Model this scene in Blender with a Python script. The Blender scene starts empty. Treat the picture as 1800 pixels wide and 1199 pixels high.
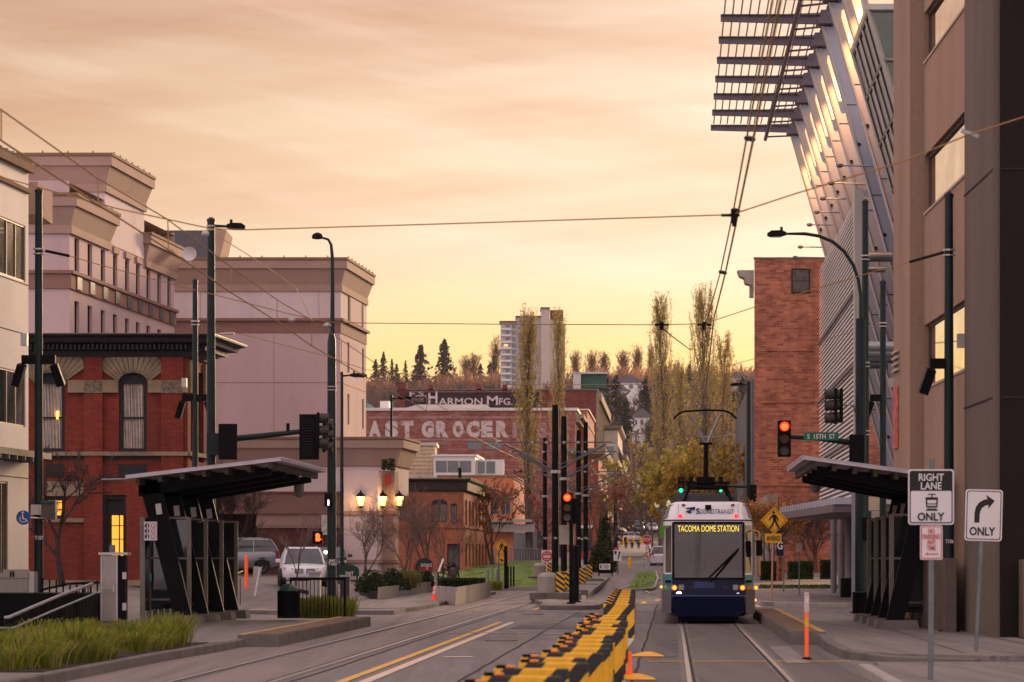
import bpy, bmesh, math, random
from mathutils import Vector, Matrix
rnd = random.Random(7)
F, CX, HY, CH = 5000.0, 900.0, 981.0, 1.75
SC = bpy.context.scene
COL = SC.collection
R = math.radians
def W(px, py, Y): return Vector(((px-CX)*Y/F, Y, CH+(HY-py)*Y/F))
def ZY(py, Y): return CH+(HY-py)*Y/F
def XU(u, Y): return u+.0562*Y
def U(px, Y): return (px-1181)*Y/F
def interp(x, pts):
    if x <= pts[0][0]: return pts[0][1]
    for (a, b), (c, d) in zip(pts, pts[1:]):
        if x <= c: return b+(d-b)*(x-a)/(c-a)
    return pts[-1][1]
HP = [(-200,0),(150,0),(208,.9),(450,2.75),(620,5.4),(800,16),(1000,38),(1200,60),(1350,72),(1500,80),(1700,82),(3200,80)]
def gz(X, Y):
    z = interp(Y, HP)
    u = X-.0562*Y
    if Y > 40 and u < -13.2:
        k = min(1, (-u-13.2)/6)*min(1, (Y-58)/12 if Y > 58 else 0)
        k *= 1 if Y < 170 else max(0, 1-(Y-170)/60)
        z += .85*k*k*(3-2*k)
    if Y > 900: z += 4*math.sin(X*.006+1)+2*math.sin(X*.017)
    return z
# ---------------------------------------------------------------- materials
MATS = {}
def nodes(name):
    m = bpy.data.materials.new(name); m.use_nodes = True
    nt = m.node_tree; b = nt.nodes['Principled BSDF']
    return m, nt, b
def mix(nt, fac, a, b, mode='MIX'):
    n = nt.nodes.new('ShaderNodeMix'); n.data_type = 'RGBA'; n.blend_type = mode
    for i, v in ((0, fac), (6, a), (7, b)):
        if hasattr(v, 'links'): nt.links.new(v, n.inputs[i])
        elif isinstance(v, (int, float)): n.inputs[i].default_value = v
        else: n.inputs[i].default_value = (*v, 1)
    return n.outputs[2]
def mth(nt, op, a, b=0, c=None):
    n = nt.nodes.new('ShaderNodeMath'); n.operation = op
    for i, v in enumerate((a, b) if c is None else (a, b, c)):
        if hasattr(v, 'links'): nt.links.new(v, n.inputs[i])
        else: n.inputs[i].default_value = v
    return n.outputs[0]
def coords(nt, scale=(1,1,1), kind='Object'):
    t = nt.nodes.new('ShaderNodeTexCoord'); m = nt.nodes.new('ShaderNodeMapping')
    m.inputs['Scale'].default_value = scale
    nt.links.new(t.outputs[kind], m.inputs['Vector']); return m.outputs[0]
def noise(nt, vec, scale, detail=5, rough=.6):
    n = nt.nodes.new('ShaderNodeTexNoise'); n.inputs['Scale'].default_value = scale
    n.inputs['Detail'].default_value = detail; n.inputs['Roughness'].default_value = rough
    nt.links.new(vec, n.inputs['Vector']); return n.outputs[0]
def ramp(nt, fac, stops):
    n = nt.nodes.new('ShaderNodeValToRGB'); e = n.color_ramp.elements
    while len(e) < len(stops): e.new(.5)
    for i, (p, c) in enumerate(stops):
        e[i].position = p; e[i].color = (*c, 1) if not isinstance(c, (int, float)) else (c, c, c, 1)
    nt.links.new(fac, n.inputs[0]); return n.outputs[0]
def bump(nt, b, h, s, d=.02):
    n = nt.nodes.new('ShaderNodeBump'); n.inputs['Strength'].default_value = s; n.inputs['Distance'].default_value = d
    nt.links.new(h, n.inputs['Height']); nt.links.new(n.outputs[0], b.inputs['Normal'])
def M(name, col=None, rough=.75, metal=0, amt=.18, ns=2.0, bmp=0, streak=False, emit=None, es=0, spec=.3, fine=True):
    if name in MATS: return MATS[name]
    m, nt, b = nodes(name)
    b.inputs['Roughness'].default_value = rough; b.inputs['Metallic'].default_value = metal
    b.inputs['Specular IOR Level'].default_value = spec
    v = coords(nt, (1,1,.22) if streak else (1,1,1))
    n1 = noise(nt, v, ns)
    lo = tuple(c*(1-amt*1.6) for c in col); hi = tuple(min(1, c*(1+amt)) for c in col)
    c = ramp(nt, n1, [(.25, lo), (.5, col), (.78, hi)])
    if fine:
        n2 = noise(nt, coords(nt), ns*22, 3)
        c = mix(nt, .25, c, ramp(nt, n2, [(.3, lo), (.7, hi)]))
        if bmp: bump(nt, b, n2, bmp)
    nt.links.new(c, b.inputs['Base Color'])
    if emit: b.inputs['Emission Color'].default_value = (*emit, 1); b.inputs['Emission Strength'].default_value = es
    MATS[name] = m; return m
def brick(name, c1, c2, mortar, bw=.22, bh=.075, amt=.5, worn=None):
    m, nt, b = nodes(name); b.inputs['Roughness'].default_value = .9; b.inputs['Specular IOR Level'].default_value = .25
    t = nt.nodes.new('ShaderNodeTexCoord'); s = nt.nodes.new('ShaderNodeSeparateXYZ'); nt.links.new(t.outputs['Object'], s.inputs[0])
    c = nt.nodes.new('ShaderNodeCombineXYZ'); nt.links.new(mth(nt, 'ADD', s.outputs[0], s.outputs[1]), c.inputs[0]); nt.links.new(s.outputs[2], c.inputs[1])
    bt = nt.nodes.new('ShaderNodeTexBrick'); nt.links.new(c.outputs[0], bt.inputs['Vector'])
    bt.inputs['Scale'].default_value = 1; bt.inputs['Brick Width'].default_value = bw; bt.inputs['Row Height'].default_value = bh
    bt.inputs['Mortar Size'].default_value = .008; bt.inputs['Color1'].default_value = (*c1,1); bt.inputs['Color2'].default_value = (*c2,1); bt.inputs['Mortar'].default_value = (*mortar,1)
    v = coords(nt, (1,1,.5)); n1 = noise(nt, v, .7, 8, .7)
    col = mix(nt, 1.0, bt.outputs[0], ramp(nt, n1, [(.3, 1-amt), (.7, 1.15)]), 'MULTIPLY')
    if worn:
        n2 = noise(nt, coords(nt, (.5,.5,2.2)), .9, 8, .75)
        col = mix(nt, ramp(nt, n2, [(.5, 0), (.62, .8)]), col, worn)
    nt.links.new(col, b.inputs['Base Color']); bump(nt, b, bt.outputs[1], .4, -.01)
    MATS[name] = m; return m
def glass(name, col=(.03,.035,.04), rough=.06, spec=.8, wav=.02):
    if name in MATS: return MATS[name]
    m, nt, b = nodes(name); b.inputs['Roughness'].default_value = rough; b.inputs['Specular IOR Level'].default_value = spec
    n = noise(nt, coords(nt), .8, 2)
    nt.links.new(ramp(nt, n, [(.3, tuple(c*.6 for c in col)), (.7, tuple(c*1.5 for c in col))]), b.inputs['Base Color'])
    bump(nt, b, n, .15, wav); MATS[name] = m; return m
def emis(name, col, s, base=(.1,.1,.1)):
    if name in MATS: return MATS[name]
    m, nt, b = nodes(name); b.inputs['Base Color'].default_value = (*base,1)
    b.inputs['Emission Color'].default_value = (*col,1); b.inputs['Emission Strength'].default_value = s
    MATS[name] = m; return m
def stripes(name, c1, c2, period, ax=(1,0,1), duty=.5, rough=.5):
    if name in MATS: return MATS[name]
    m, nt, b = nodes(name); b.inputs['Roughness'].default_value = rough
    t = nt.nodes.new('ShaderNodeTexCoord'); d = nt.nodes.new('ShaderNodeVectorMath'); d.operation = 'DOT_PRODUCT'
    nt.links.new(t.outputs['Object'], d.inputs[0]); d.inputs[1].default_value = ax
    f = mth(nt, 'FRACT', mth(nt, 'DIVIDE', d.outputs['Value'], period)); g = mth(nt, 'GREATER_THAN', f, duty)
    n = noise(nt, coords(nt), 6, 6)
    col = mix(nt, g, c1, c2); col = mix(nt, .35, col, mix(nt, 1.0, col, ramp(nt, n, [(.35, .35), (.6, 1)]), 'MULTIPLY'))
    nt.links.new(col, b.inputs['Base Color']); MATS[name] = m; return m
# ---------------------------------------------------------------- mesh builder
class MB:
    def __init__(s): s.v = []; s.f = []
    def add(s, vs, fs):
        o = len(s.v); s.v += [Vector(p) for p in vs]; s.f += [tuple(i+o for i in f) for f in fs]; return s
    def box(s, x0, y0, z0, x1, y1, z1):
        return s.add([(x0,y0,z0),(x1,y0,z0),(x1,y1,z0),(x0,y1,z0),(x0,y0,z1),(x1,y0,z1),(x1,y1,z1),(x0,y1,z1)],
                     [(0,3,2,1),(4,5,6,7),(0,1,5,4),(1,2,6,5),(2,3,7,6),(3,0,4,7)])
    def fb(s, px0, py0, px1, py1, Y, d=.1):     # box whose front face spans those sight lines at distance Y
        a = W(px0, py1, Y); b = W(px1, py0, Y); return s.box(a.x, Y, a.z, b.x, Y+d, b.z)
    def cb(s, c, sx, sy, sz, rz=0, rx=0, ry=0):
        m = Matrix.Translation(c) @ Matrix.Rotation(rz,4,'Z') @ Matrix.Rotation(ry,4,'Y') @ Matrix.Rotation(rx,4,'X')
        k = MB().box(-sx/2,-sy/2,-sz/2,sx/2,sy/2,sz/2); return s.add([m @ p for p in k.v], k.f)
    def loft(s, rings, cap=True, close=True):
        n = len(rings[0]); o = len(s.v)
        for r in rings: s.v += [Vector(p) for p in r]
        for i in range(len(rings)-1):
            for j in range(n if close else n-1):
                a = o+i*n+j; b = o+i*n+(j+1) % n; s.f.append((a, b, b+n, a+n))
        if cap:
            s.f.append(tuple(range(o+n-1, o-1, -1))); s.f.append(tuple(o+(len(rings)-1)*n+j for j in range(n)))
        return s
    def prism(s, poly, z0, z1): return s.loft([[(p[0],p[1],z0) for p in poly], [(p[0],p[1],z1) for p in poly]])
    def prismY(s, poly, y0, y1): return s.loft([[(p[0],y0,p[1]) for p in poly], [(p[0],y1,p[1]) for p in poly]])
    def ring(s, poly, prof):                    # closed footprint swept through (z, outward offset)
        n = len(poly); P = [Vector(p[:2]) for p in poly]
        ar = sum(P[i].x*P[(i+1)%n].y-P[(i+1)%n].x*P[i].y for i in range(n))
        sg = 1 if ar > 0 else -1; mit = []
        for i in range(n):
            a = (P[i]-P[i-1]).normalized(); b = (P[(i+1)%n]-P[i]).normalized()
            na = Vector((a.y,-a.x))*sg; nb = Vector((b.y,-b.x))*sg; q = na+nb
            mit.append(q/max(.3, q.dot(na)) if q.length > 1e-6 else na)
        return s.loft([[(P[i].x+mit[i].x*o, P[i].y+mit[i].y*o, z) for i in range(n)] for z, o in prof])
    def tube(s, pts, r, n=8, cap=True):
        pts = [Vector(p) for p in pts]; rr = r if isinstance(r, (list, tuple)) else [r]*len(pts); rings = []
        ref = None
        for i, p in enumerate(pts):
            d = (pts[min(i+1, len(pts)-1)]-pts[max(i-1, 0)]).normalized()
            if ref is None: ref = Vector((0,0,1)) if abs(d.z) < .9 else Vector((1,0,0))
            a = d.cross(ref)
            if a.length < 1e-4: a = d.orthogonal()
            a.normalize(); b = a.cross(d).normalized(); ref = b
            rings.append([p+(a*math.cos(2*math.pi*j/n)+b*math.sin(2*math.pi*j/n))*rr[i] for j in range(n)])
        return s.loft(rings, cap)
    def lathe(s, c, prof, n=14, ax='z'):
        rings = []
        for r, h in prof:
            ring = []
            for j in range(n):
                t = 2*math.pi*j/n; x, y = r*math.cos(t), r*math.sin(t)
                ring.append((c[0]+x, c[1]+y, c[2]+h) if ax == 'z' else ((c[0]+x, c[1]+h, c[2]+y) if ax == 'y' else (c[0]+h, c[1]+x, c[2]+y)))
            rings.append(ring)
        return s.loft(rings)
    def disc(s, c, r, y1=.02, n=20):            # disc facing the street's near end
        return s.lathe(c, [(r,0),(r,y1)], n, 'y')
    def quad(s, *p): return s.add(p, [tuple(range(len(p)))])
    def fq(s, pts, Y, d=.01): return s.prismY([(W(x,y,Y).x, W(x,y,Y).z) for x, y in pts], Y, Y+d)
    def mul(s, m): s.v = [m @ p for p in s.v]; return s
ORG = {}
def tagp(o, label=None, cat=None, group=None, kind=None):
    if label: o['label'] = label
    if cat: o['category'] = cat
    if group: o['group'] = group
    if kind: o['kind'] = kind
    return o
def build(name, mb, mat, parent=None, org=(0,0,0), smooth=False, bevel=0, recalc=True):
    o0 = ORG[parent.name] if parent else Vector(org)
    me = bpy.data.meshes.new(name); me.from_pydata([p-o0 for p in mb.v], [], mb.f)
    if recalc:
        bm = bmesh.new(); bm.from_mesh(me); bmesh.ops.recalc_face_normals(bm, faces=bm.faces); bm.to_mesh(me); bm.free()
    for m in (mat if isinstance(mat, (list, tuple)) else [mat]): me.materials.append(m)
    if smooth:
        me.shade_smooth()
        try: me.set_sharp_from_angle(angle=R(40))
        except Exception: pass
    o = bpy.data.objects.new(name, me); COL.objects.link(o)
    if parent: o.parent = parent
    else: o.location = o0
    ORG[o.name] = o0
    if bevel:
        b = o.modifiers.new('bevel', 'BEVEL'); b.width = bevel; b.segments = 2; b.limit_method = 'ANGLE'
    return o
def thing(name, label, cat, loc, group=None):
    o = bpy.data.objects.new(name, None); COL.objects.link(o); o.location = loc; o.empty_display_size = .1
    ORG[o.name] = Vector(loc); return tagp(o, label, cat, group)
def single(name, label, cat, mb, mat, loc, group=None, **k):
    return tagp(build(name, mb, mat, None, loc, **k), label, cat, group)
def struct(name, mb, mat, **k): return tagp(build(name, mb, mat, **k), kind='structure')
def dup(root, loc, label=None, rz=None, sc=None):
    def cp(o, par):
        c = o.copy(); COL.objects.link(c)
        if par: c.parent = par
        for ch in [x for x in SC.objects if x.parent == o]: cp(ch, c)
        return c
    r = cp(root, None); r.location = loc
    if label: r['label'] = label
    if rz is not None: r.rotation_euler.z = rz
    if sc: r.scale = sc if isinstance(sc, tuple) else (sc, sc, sc)
    return r
def text(s, c, w, h, Y=None, d=.012, bold=0.0, rz=0, align=True):
    """letters as a mesh facing -Y, centred on c, w x h metres"""
    cu = bpy.data.curves.new('t', 'FONT'); cu.body = s; cu.size = 1; cu.align_x = 'CENTER'; cu.offset = bold
    cu.resolution_u = 3; cu.space_line = .85; cu.extrude = .02
    ob = bpy.data.objects.new('t', cu); COL.objects.link(ob)
    dg = bpy.context.evaluated_depsgraph_get(); me = ob.evaluated_get(dg).to_mesh()
    vs = [v.co.copy() for v in me.vertices]; fs = [tuple(p.vertices) for p in me.polygons]
    ob.evaluated_get(dg).to_mesh_clear(); bpy.data.objects.remove(ob); bpy.data.curves.remove(cu)
    x0 = min(v.x for v in vs); x1 = max(v.x for v in vs); y0 = min(v.y for v in vs); y1 = max(v.y for v in vs)
    k = MB(); q = Matrix.Rotation(rz, 4, 'Z')
    k.add([Vector(c)+(q @ Vector((((v.x-(x0+x1)/2)/(x1-x0))*w, -d*(1 if v.z > 0 else 0), ((v.y-(y0+y1)/2)/(y1-y0))*h))) for v in vs], fs)
    return k
class Fr:                                        # vertical wall frame: s along, n outward, z up
    def __init__(s, O, D):
        s.O = Vector((O[0], O[1])); s.t = Vector((D[0]-O[0], D[1]-O[1])); s.L = s.t.length; s.t.normalize()
        s.n = Vector((s.t.y, -s.t.x))
    def p(s, a, n, z): q = s.O+s.t*a+s.n*n; return Vector((q.x, q.y, z))
    def spx(s, px):                              # where a sight line meets the wall
        k = (px-CX)/F; return (k*s.O.y-s.O.x)/(s.t.x-k*s.t.y)
    def Y(s, px): return s.O.y+s.t.y*s.spx(px)
def lbox(mb, f, s0, s1, n0, n1, z0, z1):
    P = [f.p(a, n, z) for z in (z0, z1) for a, n in ((s0,n0),(s1,n0),(s1,n1),(s0,n1))]
    return mb.add(P, [(0,3,2,1),(4,5,6,7),(0,1,5,4),(1,2,6,5),(2,3,7,6),(3,0,4,7)])
def wallgrid(mb, f, s0, s1, z0, z1, ops, d=.2):
    S = sorted({s0, s1, *[o[0] for o in ops], *[o[1] for o in ops]}); Z = sorted({z0, z1, *[o[2] for o in ops], *[o[3] for o in ops]})
    for a, b in zip(S, S[1:]):
        for c, e in zip(Z, Z[1:]):
            ms, mz = (a+b)/2, (c+e)/2
            if any(o[0] < ms < o[1] and o[2] < mz < o[3] for o in ops): continue
            mb.quad(f.p(a,0,c), f.p(b,0,c), f.p(b,0,e), f.p(a,0,e))
    for a, b, c, e in ops:
        mb.quad(f.p(a,0,c), f.p(b,0,c), f.p(b,-d,c), f.p(a,-d,c)); mb.quad(f.p(a,0,e), f.p(b,0,e), f.p(b,-d,e), f.p(a,-d,e))
        mb.quad(f.p(a,0,c), f.p(a,0,e), f.p(a,-d,e), f.p(a,-d,c)); mb.quad(f.p(b,0,c), f.p(b,0,e), f.p(b,-d,e), f.p(b,-d,c))
    return mb
def window(par, f, s0, s1, z0, z1, n, fm, gm, mull=(), trans=(), fw=.05):
    k = MB(); e = .003
    lbox(k, f, s0+e, s0+fw, n, n+.05, z0+e, z1-e); lbox(k, f, s1-fw, s1-e, n, n+.05, z0+e, z1-e)
    lbox(k, f, s0+fw, s1-fw, n, n+.05, z0+e, z0+fw); lbox(k, f, s0+fw, s1-fw, n, n+.05, z1-fw, z1-e)
    for m in mull: lbox(k, f, s0+(s1-s0)*m-.02, s0+(s1-s0)*m+.02, n, n+.045, z0+fw, z1-fw)
    for t in trans: lbox(k, f, s0+fw, s1-fw, n, n+.04, z0+(z1-z0)*t-.02, z0+(z1-z0)*t+.02)
    o = build('window', k, fm, par)
    build('pane', lbox(MB(), f, s0+e, s1-e, n-.02, n+.015, z0+e, z1-e), gm, o)
    return o
# ---------------------------------------------------------------- palette
dgreen = M('dark_green_paint', (.010,.024,.024), .45, amt=.3, spec=.2)
black = M('black_metal', (.006,.006,.007), .55, amt=.3, spec=.08)
steel = M('galvanised_steel', (.30,.32,.34), .45, .6, amt=.2, ns=5)
concrete = M('concrete', (.33,.30,.275), .9, amt=.25, ns=1.5, bmp=.3)
concdk = M('weathered_concrete', (.15,.135,.125), .9, amt=.35, ns=1.5, bmp=.3)
white = M('white_paint', (.72,.70,.70), .5, amt=.06)
yellow = M('yellow_paint', (.75,.42,.03), .6, amt=.15)
orange = emis('orange_plastic', (1,.1,.01), .12, (.9,.12,.02))
darkg = glass('dark_glass')
alum = M('aluminium_frame', (.42,.40,.38), .4, .5, amt=.1)
mirrorg = glass('reflective_glass', (.52,.48,.44), .04, 1.0, .004)
mirrorg.node_tree.nodes['Principled BSDF'].inputs['Metallic'].default_value = 1
mirrorg.node_tree.nodes['Principled BSDF'].inputs['Coat Weight'].default_value = .6
# ---------------------------------------------------------------- world, sun, camera
w = bpy.data.worlds.new('World'); SC.world = w; w.use_nodes = True
nt = w.node_tree; nt.nodes.clear()
out = nt.nodes.new('ShaderNodeOutputWorld'); add = nt.nodes.new('ShaderNodeAddShader')
bg1 = nt.nodes.new('ShaderNodeBackground'); bg2 = nt.nodes.new('ShaderNodeBackground')
sky = nt.nodes.new('ShaderNodeTexSky'); sky.sky_type = 'NISHITA'; sky.sun_disc = False
SUN_EL, SUN_AZ = R(9.5), R(20)     # azimuth clockwise from +Y
sky.sun_elevation = SUN_EL; sky.sun_rotation = SUN_AZ
nt.links.new(sky.outputs[0], bg1.inputs[0]); bg1.inputs[1].default_value = .012
tc = nt.nodes.new('ShaderNodeTexCoord'); sp = nt.nodes.new('ShaderNodeSeparateXYZ'); nt.links.new(tc.outputs['Generated'], sp.inputs[0])
x_, y_, z_ = sp.outputs
warm = ramp(nt, z_, [(0,(.72,.36,.10)),(.07,(.78,.49,.17)),(.085,(.76,.51,.25)),(.106,(.72,.53,.38)),(.136,(.70,.50,.34)),(.19,(.58,.375,.26)),(.3,(.80,.64,.64)),(1,(1.05,.97,1.14))])
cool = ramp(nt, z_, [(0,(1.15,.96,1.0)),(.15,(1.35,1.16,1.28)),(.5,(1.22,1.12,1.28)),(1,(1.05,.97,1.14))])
az = mth(nt, 'ADD', mth(nt, 'MULTIPLY', x_, .5), mth(nt, 'MULTIPLY', y_, .86))
azr = nt.nodes.new('ShaderNodeMapRange'); azr.inputs['From Min'].default_value = -.25; azr.inputs['From Max'].default_value = .7
azr.interpolation_type = 'SMOOTHSTEP'; nt.links.new(az, azr.inputs[0])
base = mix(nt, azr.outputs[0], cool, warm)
def cvec(a, b, c, tilt=0, off=0):
    n = nt.nodes.new('ShaderNodeCombineXYZ'); nt.links.new(mth(nt, 'MULTIPLY', x_, a), n.inputs[0]); nt.links.new(mth(nt, 'MULTIPLY', y_, b), n.inputs[1])
    nt.links.new(mth(nt, 'ADD', mth(nt, 'MULTIPLY', mth(nt, 'ADD', z_, mth(nt, 'MULTIPLY', x_, tilt)), c), off), n.inputs[2]); return n.outputs[0]
right = nt.nodes.new('ShaderNodeMapRange'); right.inputs['From Min'].default_value = -.05; right.inputs['From Max'].default_value = .14
nt.links.new(x_, right.inputs[0]); right.clamp = True
up = nt.nodes.new('ShaderNodeMapRange'); up.inputs['From Min'].default_value = .07; up.inputs['From Max'].default_value = .13; nt.links.new(z_, up.inputs[0])
rl = mth(nt, 'MULTIPLY', mth(nt, 'MULTIPLY', right.outputs[0], up.outputs[0]), .6)
base = mix(nt, rl, base, (.80,.64,.52))
lf = nt.nodes.new('ShaderNodeMapRange'); lf.inputs['From Min'].default_value = -.02; lf.inputs['From Max'].default_value = -.17; nt.links.new(x_, lf.inputs[0])
base = mix(nt, mth(nt, 'MULTIPLY', lf.outputs[0], mth(nt, 'MULTIPLY', up.outputs[0], .8)), base, mix(nt, 1, base, (.80,.72,.62), 'MULTIPLY'))
c1 = ramp(nt, noise(nt, cvec(5,5,60,-.10), 1.0, 6, .55), [(.42,0),(.66,1)])
c2 = ramp(nt, noise(nt, cvec(14,14,150,-.05,4), 1.0, 5, .6), [(.4,0),(.75,1)])
cl = mth(nt, 'MULTIPLY', mth(nt, 'ADD', mth(nt, 'MULTIPLY', c1, .70), mth(nt, 'MULTIPLY', c2, .12)), up.outputs[0])
base = mix(nt, cl, base, mix(nt, 1, base, (.84,.70,.64), 'MULTIPLY'))
c3 = ramp(nt, noise(nt, cvec(5,5,40,.2,9), 1.0, 5, .6), [(.5,0),(.75,.3)])
base = mix(nt, mth(nt, 'MULTIPLY', c3, up.outputs[0]), base, (1,.80,.66))
tp = nt.nodes.new('ShaderNodeMapRange'); tp.inputs['From Min'].default_value = .105; tp.inputs['From Max'].default_value = .165; nt.links.new(z_, tp.inputs[0])
c4 = ramp(nt, noise(nt, cvec(3.2,3.2,30,.10,2.6), 1.0, 5, .55), [(.44,0),(.62,1)])
base = mix(nt, mth(nt, 'MULTIPLY', c4, mth(nt, 'MULTIPLY', tp.outputs[0], .9)), base, mix(nt, 1, base, (.84,.68,.60), 'MULTIPLY'))
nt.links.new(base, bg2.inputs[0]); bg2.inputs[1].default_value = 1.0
nt.links.new(bg1.outputs[0], add.inputs[0]); nt.links.new(bg2.outputs[0], add.inputs[1]); nt.links.new(add.outputs[0], out.inputs[0])
sl = bpy.data.lights.new('sun', 'SUN'); sl.energy = 3.6; sl.angle = R(8); sl.color = (1,.66,.38)
so = bpy.data.objects.new('sun', sl); COL.objects.link(so)
sd = Vector((math.sin(SUN_AZ)*math.cos(SUN_EL), math.cos(SUN_AZ)*math.cos(SUN_EL), math.sin(SUN_EL)))
so.rotation_euler = sd.to_track_quat('Z', 'Y').to_euler(); so.location = sd*200
cam = bpy.data.cameras.new('camera'); co = bpy.data.objects.new('camera', cam); COL.objects.link(co); SC.camera = co
co.location = (0,0,CH); co.rotation_euler = (R(90),0,0)
cam.sensor_width = 36; cam.lens = 100; cam.shift_y = (HY-599.5)/1800; cam.clip_end = 6000; cam.clip_start = .5
cam.dof.use_dof = True; cam.dof.focus_distance = 95; cam.dof.aperture_fstop = 3.6
SC.view_settings.view_transform = 'Standard'; SC.view_settings.look = 'None'; SC.view_settings.exposure = .40; SC.view_settings.gamma = 1
SC.cycles.max_bounces = 6; SC.cycles.diffuse_bounces = 3; SC.cycles.glossy_bounces = 3; SC.cycles.transmission_bounces = 3; SC.cycles.volume_bounces = 0
SC.cycles.use_denoising = True; SC.cycles.sample_clamp_indirect = 4; SC.cycles.caustics_reflective = False; SC.cycles.caustics_refractive = False
# ---------------------------------------------------------------- ground
def sheet(u0, u1, Y0, Y1, dz, nu=1, ny=None):
    k = MB(); ny = ny or max(1, int((Y1-Y0)/6)); g = []
    for j in range(ny+1):
        Y = Y0+(Y1-Y0)*j/ny; row = []
        for i in range(nu+1):
            X = XU(u0+(u1-u0)*i/nu, Y); row.append((X, Y, gz(X, Y)+dz))
        g.append(row)
    for j in range(ny):
        for i in range(nu): k.quad(g[j][i], g[j][i+1], g[j+1][i+1], g[j+1][i])
    return k
def asphalt(name, c, track=False, amt=.42):
    m, t, b = nodes(name); b.inputs['Specular IOR Level'].default_value = .35
    n1 = noise(t, coords(t, (1,.3,1)), .5, 8, .7); n2 = noise(t, coords(t), 40, 3); n3 = noise(t, coords(t, (2.2,.05,1)), 1.2, 4)
    col = ramp(t, n1, [(.3, tuple(x*(1-amt) for x in c)), (.55, c), (.75, tuple(x*(1+amt) for x in c))])
    col = mix(t, .3, col, ramp(t, n2, [(.3, tuple(x*.5 for x in c)), (.7, tuple(x*1.6 for x in c))]))
    col = mix(t, ramp(t, n3, [(.42, 0), (.66, .6)]), col, tuple(x*.5 for x in c))
    n4 = noise(t, coords(t, (.35,2.5,1)), 1.4, 6, .7)
    col = mix(t, ramp(t, n4, [(.6, 0), (.72, .35)]), col, tuple(x*1.7 for x in c))
    vo = t.nodes.new('ShaderNodeTexVoronoi'); vo.feature = 'DISTANCE_TO_EDGE'; vo.inputs['Scale'].default_value = .22
    wn = t.nodes.new('ShaderNodeVectorMath'); wn.operation = 'ADD'; t.links.new(coords(t), wn.inputs[0])
    nn = t.nodes.new('ShaderNodeTexNoise'); nn.inputs['Scale'].default_value = .8; nn.inputs['Detail'].default_value = 6; t.links.new(coords(t), nn.inputs['Vector'])
    sc_ = t.nodes.new('ShaderNodeVectorMath'); sc_.operation = 'SCALE'; sc_.inputs['Scale'].default_value = 2.5; t.links.new(nn.outputs['Color'], sc_.inputs[0]); t.links.new(sc_.outputs[0], wn.inputs[1])
    t.links.new(wn.outputs[0], vo.inputs['Vector'])
    col = mix(t, ramp(t, vo.outputs['Distance'], [(0, .45), (.005, 0)]), col, (.012,.011,.012))
    t.links.new(col, b.inputs['Base Color']); t.links.new(ramp(t, n1, [(.3,.55),(.7,.85)]), b.inputs['Roughness']); bump(t, b, n2, .4, .01)
    MATS[name] = m; return m
asph = asphalt('asphalt', (.165,.147,.149)); asph2 = asphalt('trackway_paving', (.20,.160,.150)); asph3 = asphalt('track_concrete', (.115,.100,.098))
slab = asphalt('sidewalk_concrete', (.20,.175,.170), amt=.22)
k = MB(); xs = [-1500,-700,-300,-150,-80,-50,-40]+[-36+i*1.5 for i in range(24)]+[0,10,20,40,90,200,500,900,1500]
ys = [-80,0,20,40,50,55]+[58+2*i for i in range(20)]+[100+5*i for i in range(28)]+[250,300,400,450,520,620]
def grid(k, xs, ys, dz=0):
    o = len(k.v); k.v += [Vector((x, y, gz(x, y)+dz)) for y in ys for x in xs]; n = len(xs)
    k.f += [(o+j*n+i, o+j*n+i+1, o+(j+1)*n+i+1, o+(j+1)*n+i) for j in range(len(ys)-1) for i in range(n-1)]
grid(k, xs, ys); struct('ground', k, asph, recalc=False)
k = MB(); grid(k, [-1500+60*i for i in range(51)], [620,680,740,800,900,1000,1050,1100,1200,1275,1350,1425,1500,1600,1700,2000,2600,3200])
struct('hillside', k, M('hillside_scrub', (.075,.058,.06), .95, ns=.02, amt=.5), recalc=False)
struct('street_lane', sheet(-5.35, -.55, -10, 260, .004), asph)
struct('tram_lane', sheet(-8.6, -5.35, -10, 150, .005), asph2)
struct('tram_lane', sheet(-.55, 2.75, -10, 130, .005), asph3)
rail = M('rail_steel', (.34,.30,.29), .32, .8, amt=.25, ns=6); groove = M('rail_groove', (.02,.018,.018), .8)
lip = M('rail_bed_concrete', (.17,.145,.14), .85, ns=3, amt=.4)
def track(path, label_end):
    def strip(off, wd, dz):
        k = MB(); pr = None
        for i, (u, Y) in enumerate(path):
            a = path[max(0,i-1)]; b = path[min(len(path)-1,i+1)]
            d = Vector((XU(b[0],b[1])-XU(a[0],a[1]), b[1]-a[1])).normalized(); n = Vector((d.y,-d.x))
            c = Vector((XU(u,Y), Y)); l = c+n*(off-wd/2); r = c+n*(off+wd/2)
            cur = [(l.x,l.y,gz(l.x,l.y)+dz),(r.x,r.y,gz(r.x,r.y)+dz)]
            if pr: k.quad(pr[0], pr[1], cur[1], cur[0])
            pr = cur
        return k
    t = tagp(thing('tram_track', label_end, 'tram track', (XU(path[0][0], path[0][1]), path[0][1], 0)), kind='structure')
    for s in (-1, 1):
        o = build('rail', strip(s*.7175, .07, .016), rail, t)
        build('rail_groove', strip(s*.7175-s*.06, .05, .014), groove, o); build('rail_bed', strip(s*.7175-s*.01, .26, .010), lip, o)
track([(-6.34, y) for y in range(0, 141, 10)]+[(-6.0,155),(-5.2,170)], 'left embedded tram track running beside the station kerb')
track([(.97, y) for y in range(0, 106, 8)]+[(.75,112),(.1,120),(-.9,130),(-1.8,140),(-2.2,152),(-1.6,165),(-.6,178)], 'right embedded tram track curving away under the tram')
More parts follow.
